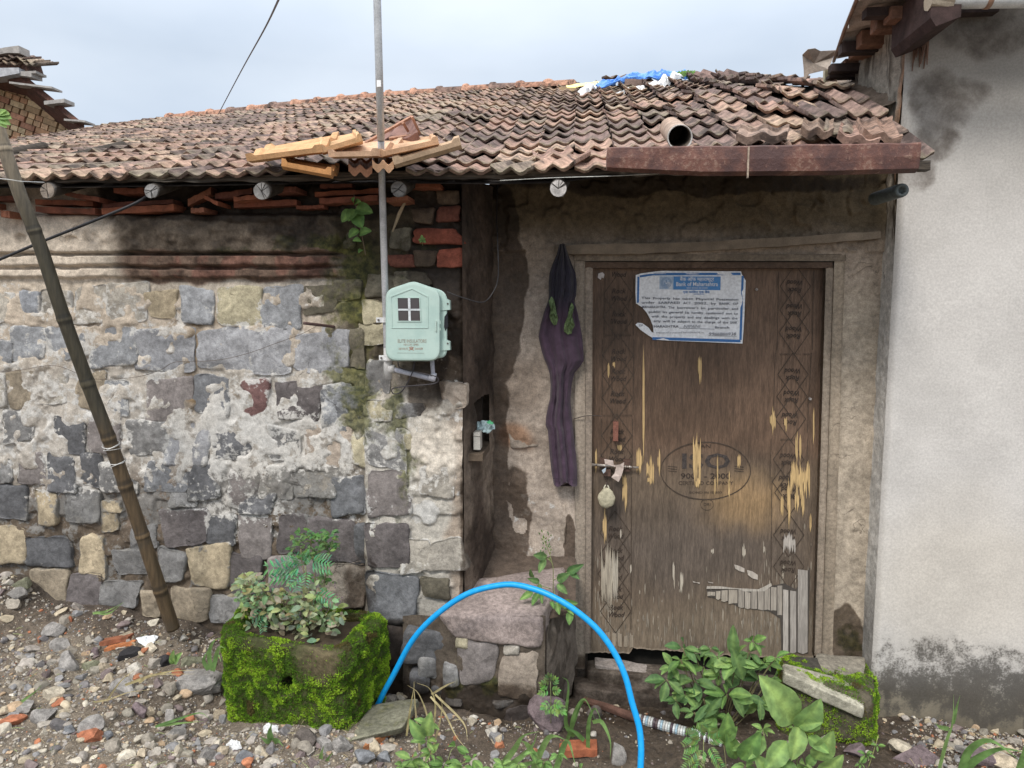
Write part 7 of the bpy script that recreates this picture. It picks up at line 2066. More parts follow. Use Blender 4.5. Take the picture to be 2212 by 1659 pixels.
# ================================================================== LOOSE STONES ONE CAN POINT AT
rk = [ # px, py, w, h, colour, label
 (389, 1486, 172, 48, 'grey', 'long flat grey slab lying against the left foot of the mossy planter', dict(boxy=True, depth=.14)),
 (112, 1362, 60, 38, 'grey', 'flat grey rock high on the rubble below the left wall', {}),
 (128, 1395, 50, 32, 'grey', 'pointed grey rock left of the brick shards', {}),
 (143, 1428, 56, 44, 'grey', 'tall angular grey rock in the left rubble, below the pointed one', {}),
 (262, 1485, 68, 42, 'grey', 'flat grey flagstone just left of the long grey slab', {}),
 (273, 1372, 46, 24, 'tan', 'flat tan rock right of the bamboo foot shade, above the black lumps', {}),
 (322, 1402, 40, 26, 'pale', 'pale tan wedge rock behind the black lumps', {}),
 (278, 1417, 60, 34, 'black', 'left one of the two charred black lumps above the long slab', {}),
 (358, 1427, 46, 36, 'black', 'right one of the two charred black lumps above the long slab', {}),
 (383, 1455, 30, 22, 'brick', 'small rusty red lump on the right charred lump side', {}),
 (405, 1430, 60, 34, 'green', 'greenish grey rock between charred lump and planter', {}),
 (192, 1437, 44, 26, 'green', 'greenish rock right of the tall angular grey rock', {}),
 (218, 1442, 40, 24, 'tan', 'yellowish tan rock below the left charred lump', {}),
 (203, 1405, 28, 36, 'purple', 'small purple brown rock above the greenish rock', {}),
 (105, 1500, 62, 32, 'pale', 'pale round flat stone with white fleck in the left rubble', {}),
 (125, 1519, 44, 22, 'brick', 'broken terracotta piece below the pale flecked stone', {}),
 (90, 1545, 62, 40, 'grey', 'large grey brown rock near the left bottom corner', {}),
 (40, 1528, 80, 26, 'grey', 'wide low grey rock at the left edge of the rubble', {}),
 (25, 1560, 60, 22, 'brick', 'long terracotta shard at the left edge near the bottom', dict(boxy=True)),
 (188, 1570, 66, 32, 'grey', 'pale grey rock in the middle of the lower left rubble', {}),
 (146, 1577, 30, 22, 'blue', 'small bluish rock left of the pale grey one, lower left rubble', {}),
 (188, 1594, 72, 22, 'brick', 'orange broken tile piece lying flat in the lower left rubble', dict(boxy=True)),
 (230, 1590, 26, 22, 'blue', 'blue grey rock at the right end of the orange tile piece', {}),
 (302, 1535, 46, 38, 'purple', 'purplish leaning flake under the long grey slab', {}),
 (318, 1540, 30, 26, 'tan', 'round tan cobble in front of the purplish flake', {}),
 (362, 1545, 36, 44, 'grey', 'upright grey brown rock below the long grey slab', {}),
 (474, 1544, 34, 22, 'tan', 'single tan cobble just left of the planter foot', {}),
 (376, 1583, 46, 34, 'grey', 'angular grey rock tilted up right in the lower middle rubble', {}),
 (382, 1625, 34, 30, 'pale', 'pale pinkish rock at the bottom below the tilted angular rock', {}),
 (440, 1632, 46, 30, 'grey', 'light grey wedge rock at the bottom of the rubble', {}),
 (482, 1624, 40, 24, 'tan', 'yellowish rock right of the light grey wedge', {}),
 (305, 1628, 26, 22, 'tan', 'ochre pebble rock in the bottom rubble left of the pinkish one', {}),
 (520, 1640, 50, 30, 'blue', 'bluish grey rock at the bottom edge left of centre', {}),
 (262, 1480, 1, 1, 'grey', None, {}),
 (660, 1597, 66, 44, 'dark', 'large brown rock before the right foot of the planter', {}),
 (700, 1612, 54, 36, 'grey', 'grey lumpy rock between the brown rock and the tilted slab', {}),
 (735, 1608, 50, 40, 'grey', 'grey rock touching the mossy tilted slab from the left', {}),
 (782, 1640, 60, 36, 'blue', 'flat blue grey rock at the bottom under the broken orange tile', {}),
 (828, 1640, 44, 24, 'blue', 'small bluish rock right of the broken orange tile', {}),
 (1336, 1628, 40, 54, 'grey', 'upright grey brown stone standing in the mud below the hose', {}),
 (1180, 1550, 90, 70, 'purple', 'purplish footing stone at the right corner of the step block', dict(boxy=True)),
 (1280, 1542, 44, 22, 'dark', 'dark wet stone beside the wrapped pipe end', {}),
 (1878, 1592, 34, 42, 'pale', 'pale brown upright stone at the foot of the cement wall corner', {}),
 (1855, 1575, 36, 34, 'grey', 'grey stone between mossy ledge and pale upright stone', {}),
 (1955, 1622, 60, 30, 'pale', 'pale round cobble against the foot of the cement wall', {}),
 (1990, 1645, 110, 26, 'purple', 'long low purplish stone below the pale round cobble', {}),
 (2130, 1640, 90, 34, 'purple', 'purple brown stone near the bottom right corner', {}),
 (2095, 1625, 50, 22, 'grey', 'small grey stone behind the bottom right purple stone', {}),
 (1850, 1625, 50, 30, 'purple', 'purplish stone hidden behind the broad leaves by the wall', {}),
 (2180, 1652, 60, 26, 'tan', 'tan stone in the bottom right corner', {}),
 (520, 1338, 26, 14, 'grey', 'small grey stone stacked on the planter rim at left', dict(lift=.03)),
 (516, 1352, 38, 14, 'tan', 'yellowish flat stone on the left end of the planter rim', dict(lift=.0)),
 (25, 1283, 60, 30, 'grey', 'large grey block half buried at the left base of the wall', {}),
 (40, 1262, 44, 30, 'green', 'greenish block above the half buried grey block', {}),
 (149, 1338, 18, 16, 'brick', 'small orange brick bit high on the rubble', {}),
 (1018, 1560, 28, 14, 'pale', 'white stone chip on the earth before the step block', {}),
 (1040, 1520, 20, 12, 'pale', 'smaller pale chip behind the white chip by the step', {}),
]
for i, (px, py, w_, h_, c_, lab, kw) in enumerate(rk):
    if not lab: continue
    Y_ = None
    if 'planter rim' in lab: Y_ = -.56; kw = dict(kw); kw.pop('lift'); kw['depth'] = .05
    o = rock('rock', px, py, w_, h_, c_, 900 + i, Y=Y_, label=lab, cat='stone', rot=rnd.uniform(-.5, .5) if w_ < 100 else 0, tilt=rnd.uniform(-.3, .3) if not kw else 0, mask=(.02 + .1 * rnd.random(), .0, .25 if c_ == 'green' else .0), **kw)
# tilted mossy slab where the hose starts
q = [P(752, 1600, -.90), P(870, 1570, -.84), P(905, 1508, -.62), P(800, 1522, -.64)]
up3 = [p.copy() for p in q]; dn3 = [p + Vector((0, .02, -.035)) for p in q]
o = free_rock('slab', dn3 + up3, (.17, .165, .12), None, 61, (.05, .0, .42), amp=.008, label='tilted flat slab with moss beside the planter where the hose begins', cat='stone slab')
# broken orange tile bits on the earth
def clay_bit(name, a, b_, w_, th, col, label, seed):
    o = slab_between(name, a, b_, w_, th, col, None, M_clay, seed); tag(o, label, 'broken tile'); return o
g0, g1_ = PG(785, 1632), PG(852, 1594); clay_bit('broken_tile', g0 + Vector((0, 0, .02)), g1_ + Vector((0, 0, .025)), .06, .022, (.42, .18, .08), 'broken orange roof tile piece near the bottom centre left of the weeds', 1)
g0, g1_ = PG(1208, 1640), PG(1290, 1636); clay_bit('broken_tile', g0 + Vector((0, 0, .018)), g1_ + Vector((0, 0, .018)), .07, .03, (.36, .12, .06), 'dark red brick bit with a groove lying in the mud below the step', 2)
g0, g1_ = PG(215, 1398), PG(278, 1388); clay_bit('broken_tile', g0 + Vector((0, 0, .012)), g1_ + Vector((0, 0, .016)), .04, .018, (.28, .11, .06), 'narrow rusty brown tile strip above the left charred lump', 3)
g0, g1_ = PG(225, 1410), PG(290, 1396); clay_bit('broken_tile', g0 + Vector((0, 0, .01)), g1_ + Vector((0, 0, .012)), .03, .014, (.45, .17, .07), 'thin orange tile strip just below the rusty brown one', 4)
# plastic shard
g0 = PG(318, 1386); o = cloth('plastic_shard', [(295, 1380), (318, 1375), (342, 1376), (332, 1390), (316, 1398), (300, 1388)], g0.y - CAM.y - .03, g0.y - CAM.y + .02, M_white, 'pale plastic shard lying above the left charred lump', 'plastic shard', 12, bulge=.01)
for i, (px, py, lab) in enumerate([(585, 1577, 'white crumpled paper bit before the planter foot'), (505, 1612, 'white paper bit at the bottom left of the planter'), (1300, 1010, None)]):
    if not lab: continue
    g0 = PG(px, py); o = cloth('litter', [(px - 16, py - 4), (px - 4, py - 11), (px + 14, py - 7), (px + 17, py + 5), (px, py + 9), (px - 14, py + 6)], g0.y - CAM.y - .04, g0.y - CAM.y, flat_mat('litter', (.62, .62, .62), .6), lab, 'litter', 20 + i, bulge=.02)

# ================================================================== GRAVEL, one mass
rs = np.random.RandomState(5)
def scatter_px(n, fn):
    x = rs.uniform(-3.1, 2.0, n * 12); y = rs.uniform(-1.5, -.1, n * 12)
    z = ground_z(x, y); p = np.stack([x, y, z], 1)
    k = fn(p); k = rs.rand(len(p)) < k
    return p[k][:n]
def gdens(p):
    x, y = proj(p); X, Y = p[:, 0], p[:, 1]
    inb = (Y < YL - .03) | ((X > xa + .35) & (Y < -.05))
    vis = (x > -700) & (x < 2400) & (y < 1900)
    rub = 1 - .93 * sstep(1130, 1230, x) * (1 - sstep(1930, 2000, x)) - .4 * blob(x, y, 260, 1330, 300, 40, .6)
    rub = rub * (1 - .75 * blob(x, y, 1000, 1620, 160, 50, .6))
    pl = (x > 500) & (x < 830) & (Y > -.82) & (Y < -.45)
    stp = (X > P(870, 1500, -.5).x) & (X < xr_f + .02) & (Y > -.56)
    return np.clip(rub, 0, 1) * inb * vis * ~pl * ~stp
def gravel(n, smin, smax, sub, seed, name):
    p = scatter_px(n, gdens); n = len(p)
    protos = [rock_data((1, rs.uniform(.7, 1.2), rs.uniform(.5, .9)), seed + k, sub, planes=7, rough=.05) for k in range(12)]
    s_ = smin + (smax - smin) * rs.rand(n) ** 2.4
    V = []; F_ = []; Cc = []; base = 0
    pal = 1.1 * np.array([(.32,.29,.25),(.27,.24,.20),(.39,.33,.24),(.21,.205,.205),(.165,.13,.125),(.42,.38,.31),(.15,.14,.14),(.36,.26,.17),(.34,.14,.075),(.30,.27,.24),(.45,.42,.37),(.22,.20,.165)])
    ang = rs.rand(n) * 6.283
    for i in range(n):
        v, f = protos[i % 12]; c, s = math.cos(ang[i]), math.sin(ang[i])
        tl = rs.uniform(-.4, .4)
        w = v * s_[i]; w = np.stack([w[:, 0] * c - w[:, 1] * s, w[:, 0] * s + w[:, 1] * c, w[:, 2] + tl * w[:, 0]], 1)
        V.append(w + p[i] + np.array([0, 0, s_[i] * .04])); F_.append(f + base); base += len(v)
        cc = pal[rs.choice(12, p=[.17,.15,.11,.11,.07,.07,.07,.06,.04,.08,.03,.04])] * rs.uniform(.8, 1.15)
        Cc.append(np.tile(cc, (len(v), 1)))
    me = mesh_from(name, np.vstack(V), np.vstack(F_), M_grav, False, {'Col': np.vstack(Cc)})
    o = obj(name, me); tag(o, kind='stuff'); return o
M_grav = attr_mat('gravel', rough=.9, n_scale=70, var=(.7, 1.3), bumpd=.0015, fine=300)
gravel(12500, .005, .018, 1, 40, 'gravel')
gravel(1900, .018, .064, 2, 60, 'rubble')
gravel(15000, .003, .008, 0, 80, 'grit')

mb = MB(); pst = scatter_px(700, gdens)
for p in pst[:520]:
    a_ = rnd.uniform(0, 6.283); L_ = rnd.uniform(.012, .06); d_ = Vector((math.cos(a_), math.sin(a_), rnd.uniform(-.1, .25))); q_ = Vector(p) + Vector((0, 0, .008))
    mb.tube([q_, q_ + d_ * L_ * .5 + Vector((0, 0, .003)), q_ + d_ * L_], [.0007, .0011, .0004], 3, rnd.choice([(.42, .36, .20), (.34, .28, .16), (.25, .30, .12), (.16, .12, .08)]))
o = obj('straw_litter', mb.mesh('straw_litter', M_lint)); tag(o, kind='stuff')

# ================================================================== PLANTS
def leaf_mesh(kind, seed=0):
    """leaf of unit length along +x, blade facing +z"""
    rg = random.Random(seed); V = []; F_ = []
    prof = {'oval': (.21, .95, .85), 'broad': (.25, .78, .85), 'lance': (.14, .95, .9), 'round': (.36, .82, .7), 'blade': (.045, .5, 1.0)}[kind]
    n = 10
    for i in range(n + 1):
        t_ = i / n
        w = prof[0] * (math.sin(math.pi * t_ ** prof[1]) ** prof[2] if 0 < t_ < 1 else 0) * (1 + .04 * math.sin(i * 2.2 + seed))
        z = -.18 * t_ ** 2 + .05 * math.sin(t_ * 3.1)
        for q in (1, .5, .05, -.05, -.5, -1): V.append((t_ + (.02 * abs(q) if 0 < i < n else 0), w * q, z + abs(w * q) * .32 - (.012 if abs(q) < .1 and 0 < i < n else 0) + .011 * math.sin(i * 3.14 + .4) * abs(q)))
    for i in range(n):
        for k in range(5): F_.append((i*6+k, i*6+k+1, (i+1)*6+k+1, (i+1)*6+k))
    return V, F_
def leaf_mat(name, c1, c2, vein=True):
    m, t, b = nodes(name)
    tcn = N(t, 'ShaderNodeTexCoord').outputs['Object']; geo = N(t, 'ShaderNodeNewGeometry').outputs['Position']
    oi = N(t, 'ShaderNodeObjectInfo').outputs['Random']; n1 = noise_node(t, 28, 4, .6, geo)
    ca = N(t, 'ShaderNodeVertexColor', layer_name='Col').outputs['Color']
    c = mixc(t, oi, c1, c2)
    c = mixc(t, 1.0, c, ca, 'MULTIPLY')
    c = scalec(t, c, mapr(t, n1, .3, .7, .72, 1.3))
    t.links.new(c, b.inputs['Base Color']); b.inputs['Roughness'].default_value = .62; b.inputs['Specular IOR Level'].default_value = .25
    tr = N(t, 'ShaderNodeBsdfTranslucent'); t.links.new(scalec(t, c, 1.5), tr.inputs['Color'])
    mx = N(t, 'ShaderNodeMixShader'); mx.inputs[0].default_value = .28
    t.links.new(b.outputs[0], mx.inputs[1]); t.links.new(tr.outputs[0], mx.inputs[2])
    out = [x for x in t.nodes if x.type == 'OUTPUT_MATERIAL'][0]; t.links.new(mx.outputs[0], out.inputs[0])
    return m
M_leaf = leaf_mat('mid green leaf', (.11, .215, .065), (.16, .27, .085))
M_leafd = leaf_mat('deep green leaf', (.085, .17, .065), (.14, .23, .085))
M_leafl = leaf_mat('light green leaf', (.15, .265, .09), (.21, .32, .11))
M_leafg = leaf_mat('grey green leaf', (.24, .28, .16), (.32, .33, .23))
M_fern = leaf_mat('blue green leaf', (.10, .27, .15), (.16, .32, .16))
M_straw = leaf_mat('dry straw', (.40, .34, .17), (.45, .38, .22))
LM = {}
def lmesh(kind, mat, seed):
    k = (kind, mat.name, seed % 3)
    if k not in LM:
        v, f = leaf_mesh(kind, seed % 3); col = []
        for i in range(len(v)): col.append((1.5, 1.4, 1.25) if i % 6 in (2, 3) else ((1.08, 1.06, 1.0) if (i // 6) % 2 else (.9, .92, .92)))
        LM[k] = mesh_from('leaf', v, f, mat, True, {'Col': np.array(col)})
    return LM[k]
def leaf_M(a, b_, face, wid=1.0):
    a, b_ = Vector(a), Vector(b_); d = b_ - a; L = d.length; x = d.normalized()
    z = Vector(face) - x * Vector(face).dot(x)
    if z.length < 1e-4: z = Vector((0, -.3, 1)) - x * x.z
    z.normalize(); y = z.cross(x)
    return Matrix.Translation(a) @ Matrix((x, y, z)).transposed().to_4x4() @ Matrix.Diagonal((L, L * wid, L, 1))
def add_leaf(root, kind, mat, a, b_, face=None, wid=1.0, seed=0):
    if face is None: face = (rnd.uniform(-.5, .5), -.7, .8)
    return objM('leaf', lmesh(kind, mat, seed), root, leaf_M(a, b_, face, wid))
def join_leaves(name, items, mat, root):
    """small leaves joined to one part: items (kind, a, b, face, wid)"""
    V = []; F_ = []; Cc = []; base = 0
    for k, (kind, a, b_, face, wid) in enumerate(items):
        v, f = leaf_mesh(kind, k % 3); M = np.array(leaf_M(a, b_, face, wid)); v = np.array(v) @ M[:3, :3].T + M[:3, 3]
        V.append(v); F_ += [[i + base for i in q] for q in f]; base += len(v); Cc.append(np.tile(np.array([rnd.uniform(.7, 1.3), rnd.uniform(.8, 1.25), rnd.uniform(.7, 1.2)]), (len(v), 1)))
    return obj(name, mesh_from(name, np.vstack(V), F_, mat, True, {'Col': np.vstack(Cc)}), root)
def stems(name, paths, r, col, root, mat=None):
    mb = MB()
    for p in paths: mb.tube(spline(p, 4) if len(p) > 2 else p, r, 5, col)
    return mb.build(name, mat or M_stem, root, smooth=True)
M_stem = attr_mat('stem', rough=.7, bumpd=0)
def plant(name, base, label, cat='plant', group=None): return empty(name, base, label, cat, group)

# 1 sprout growing from the mud beside the conduit
pr1 = plant('sprout', P(790, 551, -.42), 'leafy sprout growing from the dark mud wall left of the conduit')
stems('stem', [[P(790, 551, -.41), P(782, 510, -.44), P(772, 460, -.46), P(765, 420, -.46)]], .0022, (.16, .12, .08), pr1)
for (x0, y0, x1, y1, w_) in [(764, 455, 738, 476, 1.0), (768, 452, 752, 474, 1.0), (768, 450, 801, 456, .9), (770, 464, 780, 488, 1.1), (775, 496, 754, 510, .9), (777, 505, 798, 497, .8), (780, 520, 764, 518, .8), (784, 540, 775, 543, .7), (766, 440, 762, 428, .8), (767, 440, 776, 434, .8)]:
    add_leaf(pr1, 'round', M_leaf, P(x0, y0, -.46), P(x1, y1, -.50), (0, -1, .3), w_, x0)
pr2 = plant('seedling', P(912, 522, -.42), 'tiny bright seedling sprouting on the red brick right of the conduit', 'seedling')
stems('stem', [[P(913, 530, -.40), P(912, 520, -.43), P(912, 512, -.43)]], .001, (.2, .25, .1), pr2)
for (x1, y1) in ((904, 518), (918, 515), (911, 508), (907, 524), (919, 523)): add_leaf(pr2, 'round', M_leafl, P(912, 518, -.43), P(x1, y1, -.44), (0, -1, .2), 1, x1)

# 2 bushes in the planter
def pinnate(items, a, b_, face, n=6, lw=.32):
    a, b_ = Vector(a), Vector(b_); d = b_ - a; L = d.length; x = d.normalized(); z = (Vector(face) - x * Vector(face).dot(x)).normalized(); y = z.cross(x)
    for i in range(n):
        t_ = .2 + .75 * i / (n - 1); p = a + d * t_ - Vector((0, 0, .1 * L * t_ * t_)); ll = L * lw * (1 - .5 * abs(t_ - .45))
        for s_ in (-1, 1): items.append(('lance', p, p + (x * .55 + y * s_).normalized() * ll, z, .9))
    items.append(('lance', a + d * .93, b_ + d * .08, z, .9))
bas = plant('bush', P(640, 1375, -.62), 'bushy grey green herb filling the mossy planter', 'bush')
items = []; paths = []
cl_ = [(cC(1570, 560), 40, 34), (cC(1650, 610), 42, 38), (cC(1760, 640), 46, 42), (cC(1880, 650), 46, 44), (cC(1990, 640), 46, 44), (cC(2060, 720), 36, 40), (cC(1960, 780), 44, 30), (cC(1820, 730), 50, 36), (cC(1700, 740), 44, 32), (cC(1600, 690), 36, 36), (cC(1560, 520), 28, 20)]
for (c_, rx, ry) in cl_:
    for k in range(60):
        a_ = rnd.uniform(0, 6.283); r_ = rnd.random() ** .5; px, py = c_[0] + rx * r_ * math.cos(a_), c_[1] + ry * r_ * math.sin(a_)
        Y_ = -.62 + rnd.uniform(-.13, .10); p = P(px, py, Y_); d_ = Vector((rnd.uniform(-1, 1), rnd.uniform(-1, .3), rnd.uniform(-.35, .8))).normalized()
        items.append(('oval', p, p + d_ * rnd.uniform(.020, .044), (rnd.uniform(-.6, .6), -.7, .8), 1.25))
    paths.append([P(640 + rnd.uniform(-40, 40), 1385, -.62), P((640 + c_[0]) / 2, (1385 + c_[1]) / 2, -.62), P(c_[0], c_[1] - ry * .6, -.63)])
join_leaves('foliage', items, M_leafg, bas)
stems('stems', paths, .0025, (.13, .10, .07), bas)
fl = MB()
for k in range(26):
    c_, rx, ry = rnd.choice(cl_[1:8]); p = P(c_[0] + rnd.uniform(-rx, rx) * .8, c_[1] - ry * rnd.uniform(.2, 1), -.66)
    for j in range(4): q_ = p + Vector((rnd.gauss(0, .003), rnd.gauss(0, .003), j * .007)); fl.tube([q_, q_ + Vector((0, 0, .004))], .0025, 5, (.20, .14, .17))
tag(fl.build('flower_spikes', M_stem, bas), kind='stuff')
ub_ = plant('bush', P(672, 1360, -.52), 'taller upright herb with olive leafy crown rising behind the planter bush', 'bush')
items = []
for (c_, rx, ry) in [(cC(1900, 215), 30, 14), (cC(1960, 260), 38, 20), (cC(1900, 300), 34, 18), (cC(2060, 290), 22, 10), (cC(2010, 480), 24, 16), (cC(1930, 350), 20, 12), (cC(2030, 210), 22, 12)]:
    for k in range(34):
        a_ = rnd.uniform(0, 6.283); r_ = rnd.random() ** .5; p = P(c_[0] + rx * r_ * math.cos(a_), c_[1] + ry * r_ * math.sin(a_), -.54 + rnd.uniform(-.06, .06)); d_ = Vector((rnd.uniform(-1, 1), rnd.uniform(-1, .3), rnd.uniform(-.3, .7))).normalized()
        items.append(('oval', p, p + d_ * rnd.uniform(.016, .032), (rnd.uniform(-.6, .6), -.7, .8), 1.2))
join_leaves('foliage', items, M_leafd, ub_)
stems('stems', [[P(678, 1370, -.56), P(682, 1290, -.55), P(676, 1200, -.54), P(668, 1158, -.54)], [P(678, 1330, -.56), P(700, 1260, -.55), P(712, 1190, -.54)], [P(682, 1300, -.56), P(655, 1230, -.56), P(650, 1180, -.55)]], .003, (.20, .16, .10), ub_)
mg = plant('marigold_plant', P(660, 1330, -.60), 'feathery blue green marigold foliage at the middle of the planter', 'plant')
items = []
for (x0, y0, x1, y1) in [(1900, 400, 1660, 395), (1900, 400, 1700, 450), (1880, 380, 1760, 350), (1890, 420, 1720, 400), (1900, 430, 1800, 520), (1910, 400, 1840, 320), (1930, 380, 2050, 350), (1930, 390, 2060, 395), (1920, 420, 1900, 520), (1900, 380, 1930, 310), (1960, 570, 2090, 615), (1940, 560, 2050, 590), (1650, 690, 1600, 760), (1700, 650, 1570, 720), (1870, 460, 1690, 470), (1860, 440, 1850, 540), (1640, 720, 1640, 800)]:
    a, c_ = cC(x0, y0), cC(x1, y1); pinnate(items, P(a[0], a[1], -.66), P(c_[0], c_[1], -.72), (0, -.8, .6))
join_leaves('foliage', items, M_fern, mg)
stems('stems', [[P(668, 1370, -.60), P(664, 1290, -.64), P(*cC(1905, 400), -.66)], [P(668, 1360, -.60), P(*cC(1950, 570), -.66)], [P(640, 1370, -.62), P(*cC(1680, 680), -.68)]], .0028, (.22, .24, .12), mg)

# 3 nettle-leaved weed on the step
w3 = plant('weed', P(1205, 1285, -.40), 'toothed leafed weed growing from the step edge beside the door frame')
stems('stem', [[P(*cD(1415, 560), -.36), P(*cD(1415, 480), -.38), P(*cD(1408, 380), -.40), P(*cD(1350, 340), -.41)], [P(*cD(1408, 380), -.40), P(*cD(1385, 300), -.4), P(*cD(1350, 220), -.4)], [P(*cD(1415, 490), -.38), P(*cD(1500, 440), -.4), P(*cD(1560, 410), -.41)], [P(*cD(1415, 540), -.36), P(*cD(1450, 640), -.40), P(*cD(1520, 690), -.43)], [P(*cD(1400, 540), -.38), P(*cD(1340, 520), -.41), P(*cD(1290, 470), -.42)]], .0018, (.25, .28, .12), w3)
for (x0, y0, x1, y1, w_) in [(1370, 345, 1300, 330, 1.1), (1365, 350, 1325, 440, .9), (1500, 440, 1595, 395, .8), (1520, 440, 1575, 475, .9), (1440, 490, 1510, 450, 1.0), (1440, 510, 1500, 570, 1.0), (1330, 500, 1265, 480, .8), (1330, 510, 1330, 560, .9), (1290, 560, 1210, 605, .9), (1330, 560, 1280, 640, .9), (1340, 570, 1345, 630, .8), (1440, 620, 1450, 700, 1.0), (1460, 640, 1560, 630, .9), (1520, 680, 1515, 765, 1.1), (1290, 470, 1270, 430, .7), (1400, 620, 1420, 660, .9), (1500, 660, 1540, 700, .7)]:
    a, c_ = cD(x0, y0), cD(x1, y1); add_leaf(w3, 'broad', M_leafd if y0 < 520 else M_leaf, P(a[0], a[1], -.42), P(c_[0], c_[1], -.46), (rnd.uniform(-.3, .3), -1, .5), w_, x0)
sd_ = []
for k in range(30): a = cD(1350 + rnd.uniform(-25, 25) + (k % 3) * 16, 185 + 6 * k); sd_.append(('oval', P(a[0], a[1], -.41), P(a[0] + rnd.uniform(-3, 3), a[1] - 4, -.42), (0, -1, .4), .8))
join_leaves('seed_spike', sd_, M_leafl, w3)

# 4 lobed weed at the corner of the step block
def lobed(items, a, b_, face):
    a, b_ = Vector(a), Vector(b_); d = b_ - a; x = d.normalized(); L = d.length; z = (Vector(face) - x * Vector(face).dot(x)).normalized(); y = z.cross(x)
    for (t_, an, ll) in [(.25, 1.0, .35), (.45, .75, .42), (.65, .5, .36), (.75, 0, .38)]:
        for s_ in ((-1, 1) if an else (1,)):
            p = a + d * t_; items.append(('oval', p, p + (x * math.cos(an) + y * s_ * math.sin(an)) * L * ll, z, 1.1))
w4 = plant('weed', P(1190, 1545, -.62), 'weed with deeply lobed leaves at the right corner of the step block')
items = []
for (x0, y0, x1, y1) in [(1400, 1130, 1385, 1075), (1400, 1130, 1440, 1100), (1395, 1150, 1335, 1130), (1395, 1170, 1325, 1195), (1400, 1180, 1455, 1175), (1400, 1240, 1340, 1290), (1400, 1250, 1440, 1330), (1410, 1240, 1490, 1320), (1405, 1250, 1470, 1270), (1400, 1270, 1370, 1320)]:
    a, c_ = cD(x0, y0), cD(x1, y1); lobed(items, P(a[0], a[1], -.64), P(c_[0], c_[1], -.68), (0, -1, .5))
join_leaves('foliage', items, M_leafl, w4)
stems('stem', [[P(*cD(1400, 1380), -.62), P(*cD(1400, 1250), -.63), P(*cD(1398, 1120), -.64)]], .002, (.2, .22, .1), w4)

# grass helper
def blades(name, base_list, label, mat, width=.05, group=None, cat='grass tuft'):
    """each blade = list of 3 or 4 pixel points + Y"""
    b0 = base_list[0]; root = plant(name, P(b0[0][0], b0[0][1], b0[-1]), label, cat, group)
    for q in base_list:
        Y_ = q[-1]; pts = spline([P(x, y, Y_ - .02 * i) for i, (x, y) in enumerate(q[:-1])], 5); n = len(pts)
        w_ = width * .12; V = []; F_ = []
        for i, p in enumerate(pts):
            t_ = i / (n - 1); ww = w_ * (1 - t_ ** 2.2) * (.6 + .8 * math.sin(math.pi * min(1, t_ + .25))) + .0003
            d_ = (pts[min(i+1, n-1)] - pts[max(i-1, 0)]).normalized(); sd = d_.cross(Vector((.2, -1, .2))).normalized()
            V += [p + sd * ww, p + Vector((0, .25 * ww, 0)), p - sd * ww]
        for i in range(n - 1):
            for k in range(2): F_.append((i*3+k, i*3+k+1, (i+1)*3+k+1, (i+1)*3+k))
        obj('blade', mesh_from('blade', V, F_, mat, True, {'Col': np.ones((len(V), 3))}), root)
    return root
blades('grass_tuft', [((910, 1650), (900, 1560), (895, 1500), (894, 1472), -.86), ((925, 1648), (925, 1560), (905, 1500), (880, 1480), -.86), ((918, 1650), (940, 1540), (930, 1490), (900, 1475), -.85), ((878, 1590), (888, 1520), (897, 1470), -.84), ((932, 1500), (965, 1480), (984, 1472), -.86), ((930, 1505), (960, 1540), (985, 1590), (1010, 1620), -.88), ((940, 1500), (1000, 1560), (1010, 1600), -.9), ((928, 1640), (945, 1580), (955, 1530), (950, 1500), -.87)], 'straw coloured dry grass stalks standing before the step block', M_straw, .022)
blades('grass_tuft', [((1075, 1665), (1110, 1620), (1130, 1590), (1165, 1580), -.88), ((1080, 1665), (1120, 1640), (1150, 1610), (1160, 1585), -.88), ((1150, 1665), (1180, 1600), (1200, 1590), (1225, 1600), -.86), ((1200, 1665), (1225, 1600), (1245, 1660), -.86), ((1110, 1665), (1140, 1650), (1180, 1640), -.9), ((1170, 1660), (1140, 1610), (1125, 1600), -.9)], 'broad green grass blades arching at the bottom centre', M_leafl, .07)
blades('grass_tuft', [((1232, 1590), (1240, 1545), (1262, 1510), (1288, 1560), -.62), ((1225, 1600), (1250, 1530), (1270, 1505), -.62), ((1270, 1620), (1272, 1560), (1285, 1530), (1300, 1560), -.62), ((1280, 1560), (1300, 1560), (1318, 1600), (1318, 1640), -.64), ((1240, 1592), (1222, 1560), (1228, 1480), (1214, 1462), -.6), ((1262, 1600), (1240, 1580), (1215, 1570), -.63)], 'drooping grass growing in the mud under the hose arch', M_leaf, .05)
blades('grass_tuft', [((2028, 1665), (2045, 1600), (2058, 1560), (2060, 1500), -.60), ((2058, 1565), (2066, 1530), (2074, 1502), -.60), ((2050, 1575), (2030, 1570), (2020, 1562), -.6)], 'single jointed grass shoot rising before the cement wall', M_leafl, .05)
blades('grass_tuft', [((2075, 1670), (2095, 1620), (2140, 1600), (2200, 1640), -.75), ((2078, 1672), (2110, 1640), (2160, 1618), (2215, 1625), -.74), ((2200, 1680), (2207, 1640), (2215, 1600), -.72)], 'wide arching grass leaves at the bottom right corner', M_leaf, .11)
blades('grass_tuft', [((455, 1445), (452, 1410), (462, 1385), (478, 1378), -.80), ((458, 1450), (470, 1415), (478, 1430), -.80), ((450, 1448), (440, 1425), (452, 1400), -.8), ((460, 1450), (472, 1400), (486, 1400), -.8)], 'small pale grass tuft at the left side of the planter', M_leafl, .05)
blades('grass_strand', [((270, 1480), (320, 1462), (370, 1450), (420, 1448), -.85), ((300, 1475), (330, 1458), (420, 1456), -.86)], 'long yellow green grass strand lying below the charred lumps', M_straw, .03, cat='grass')
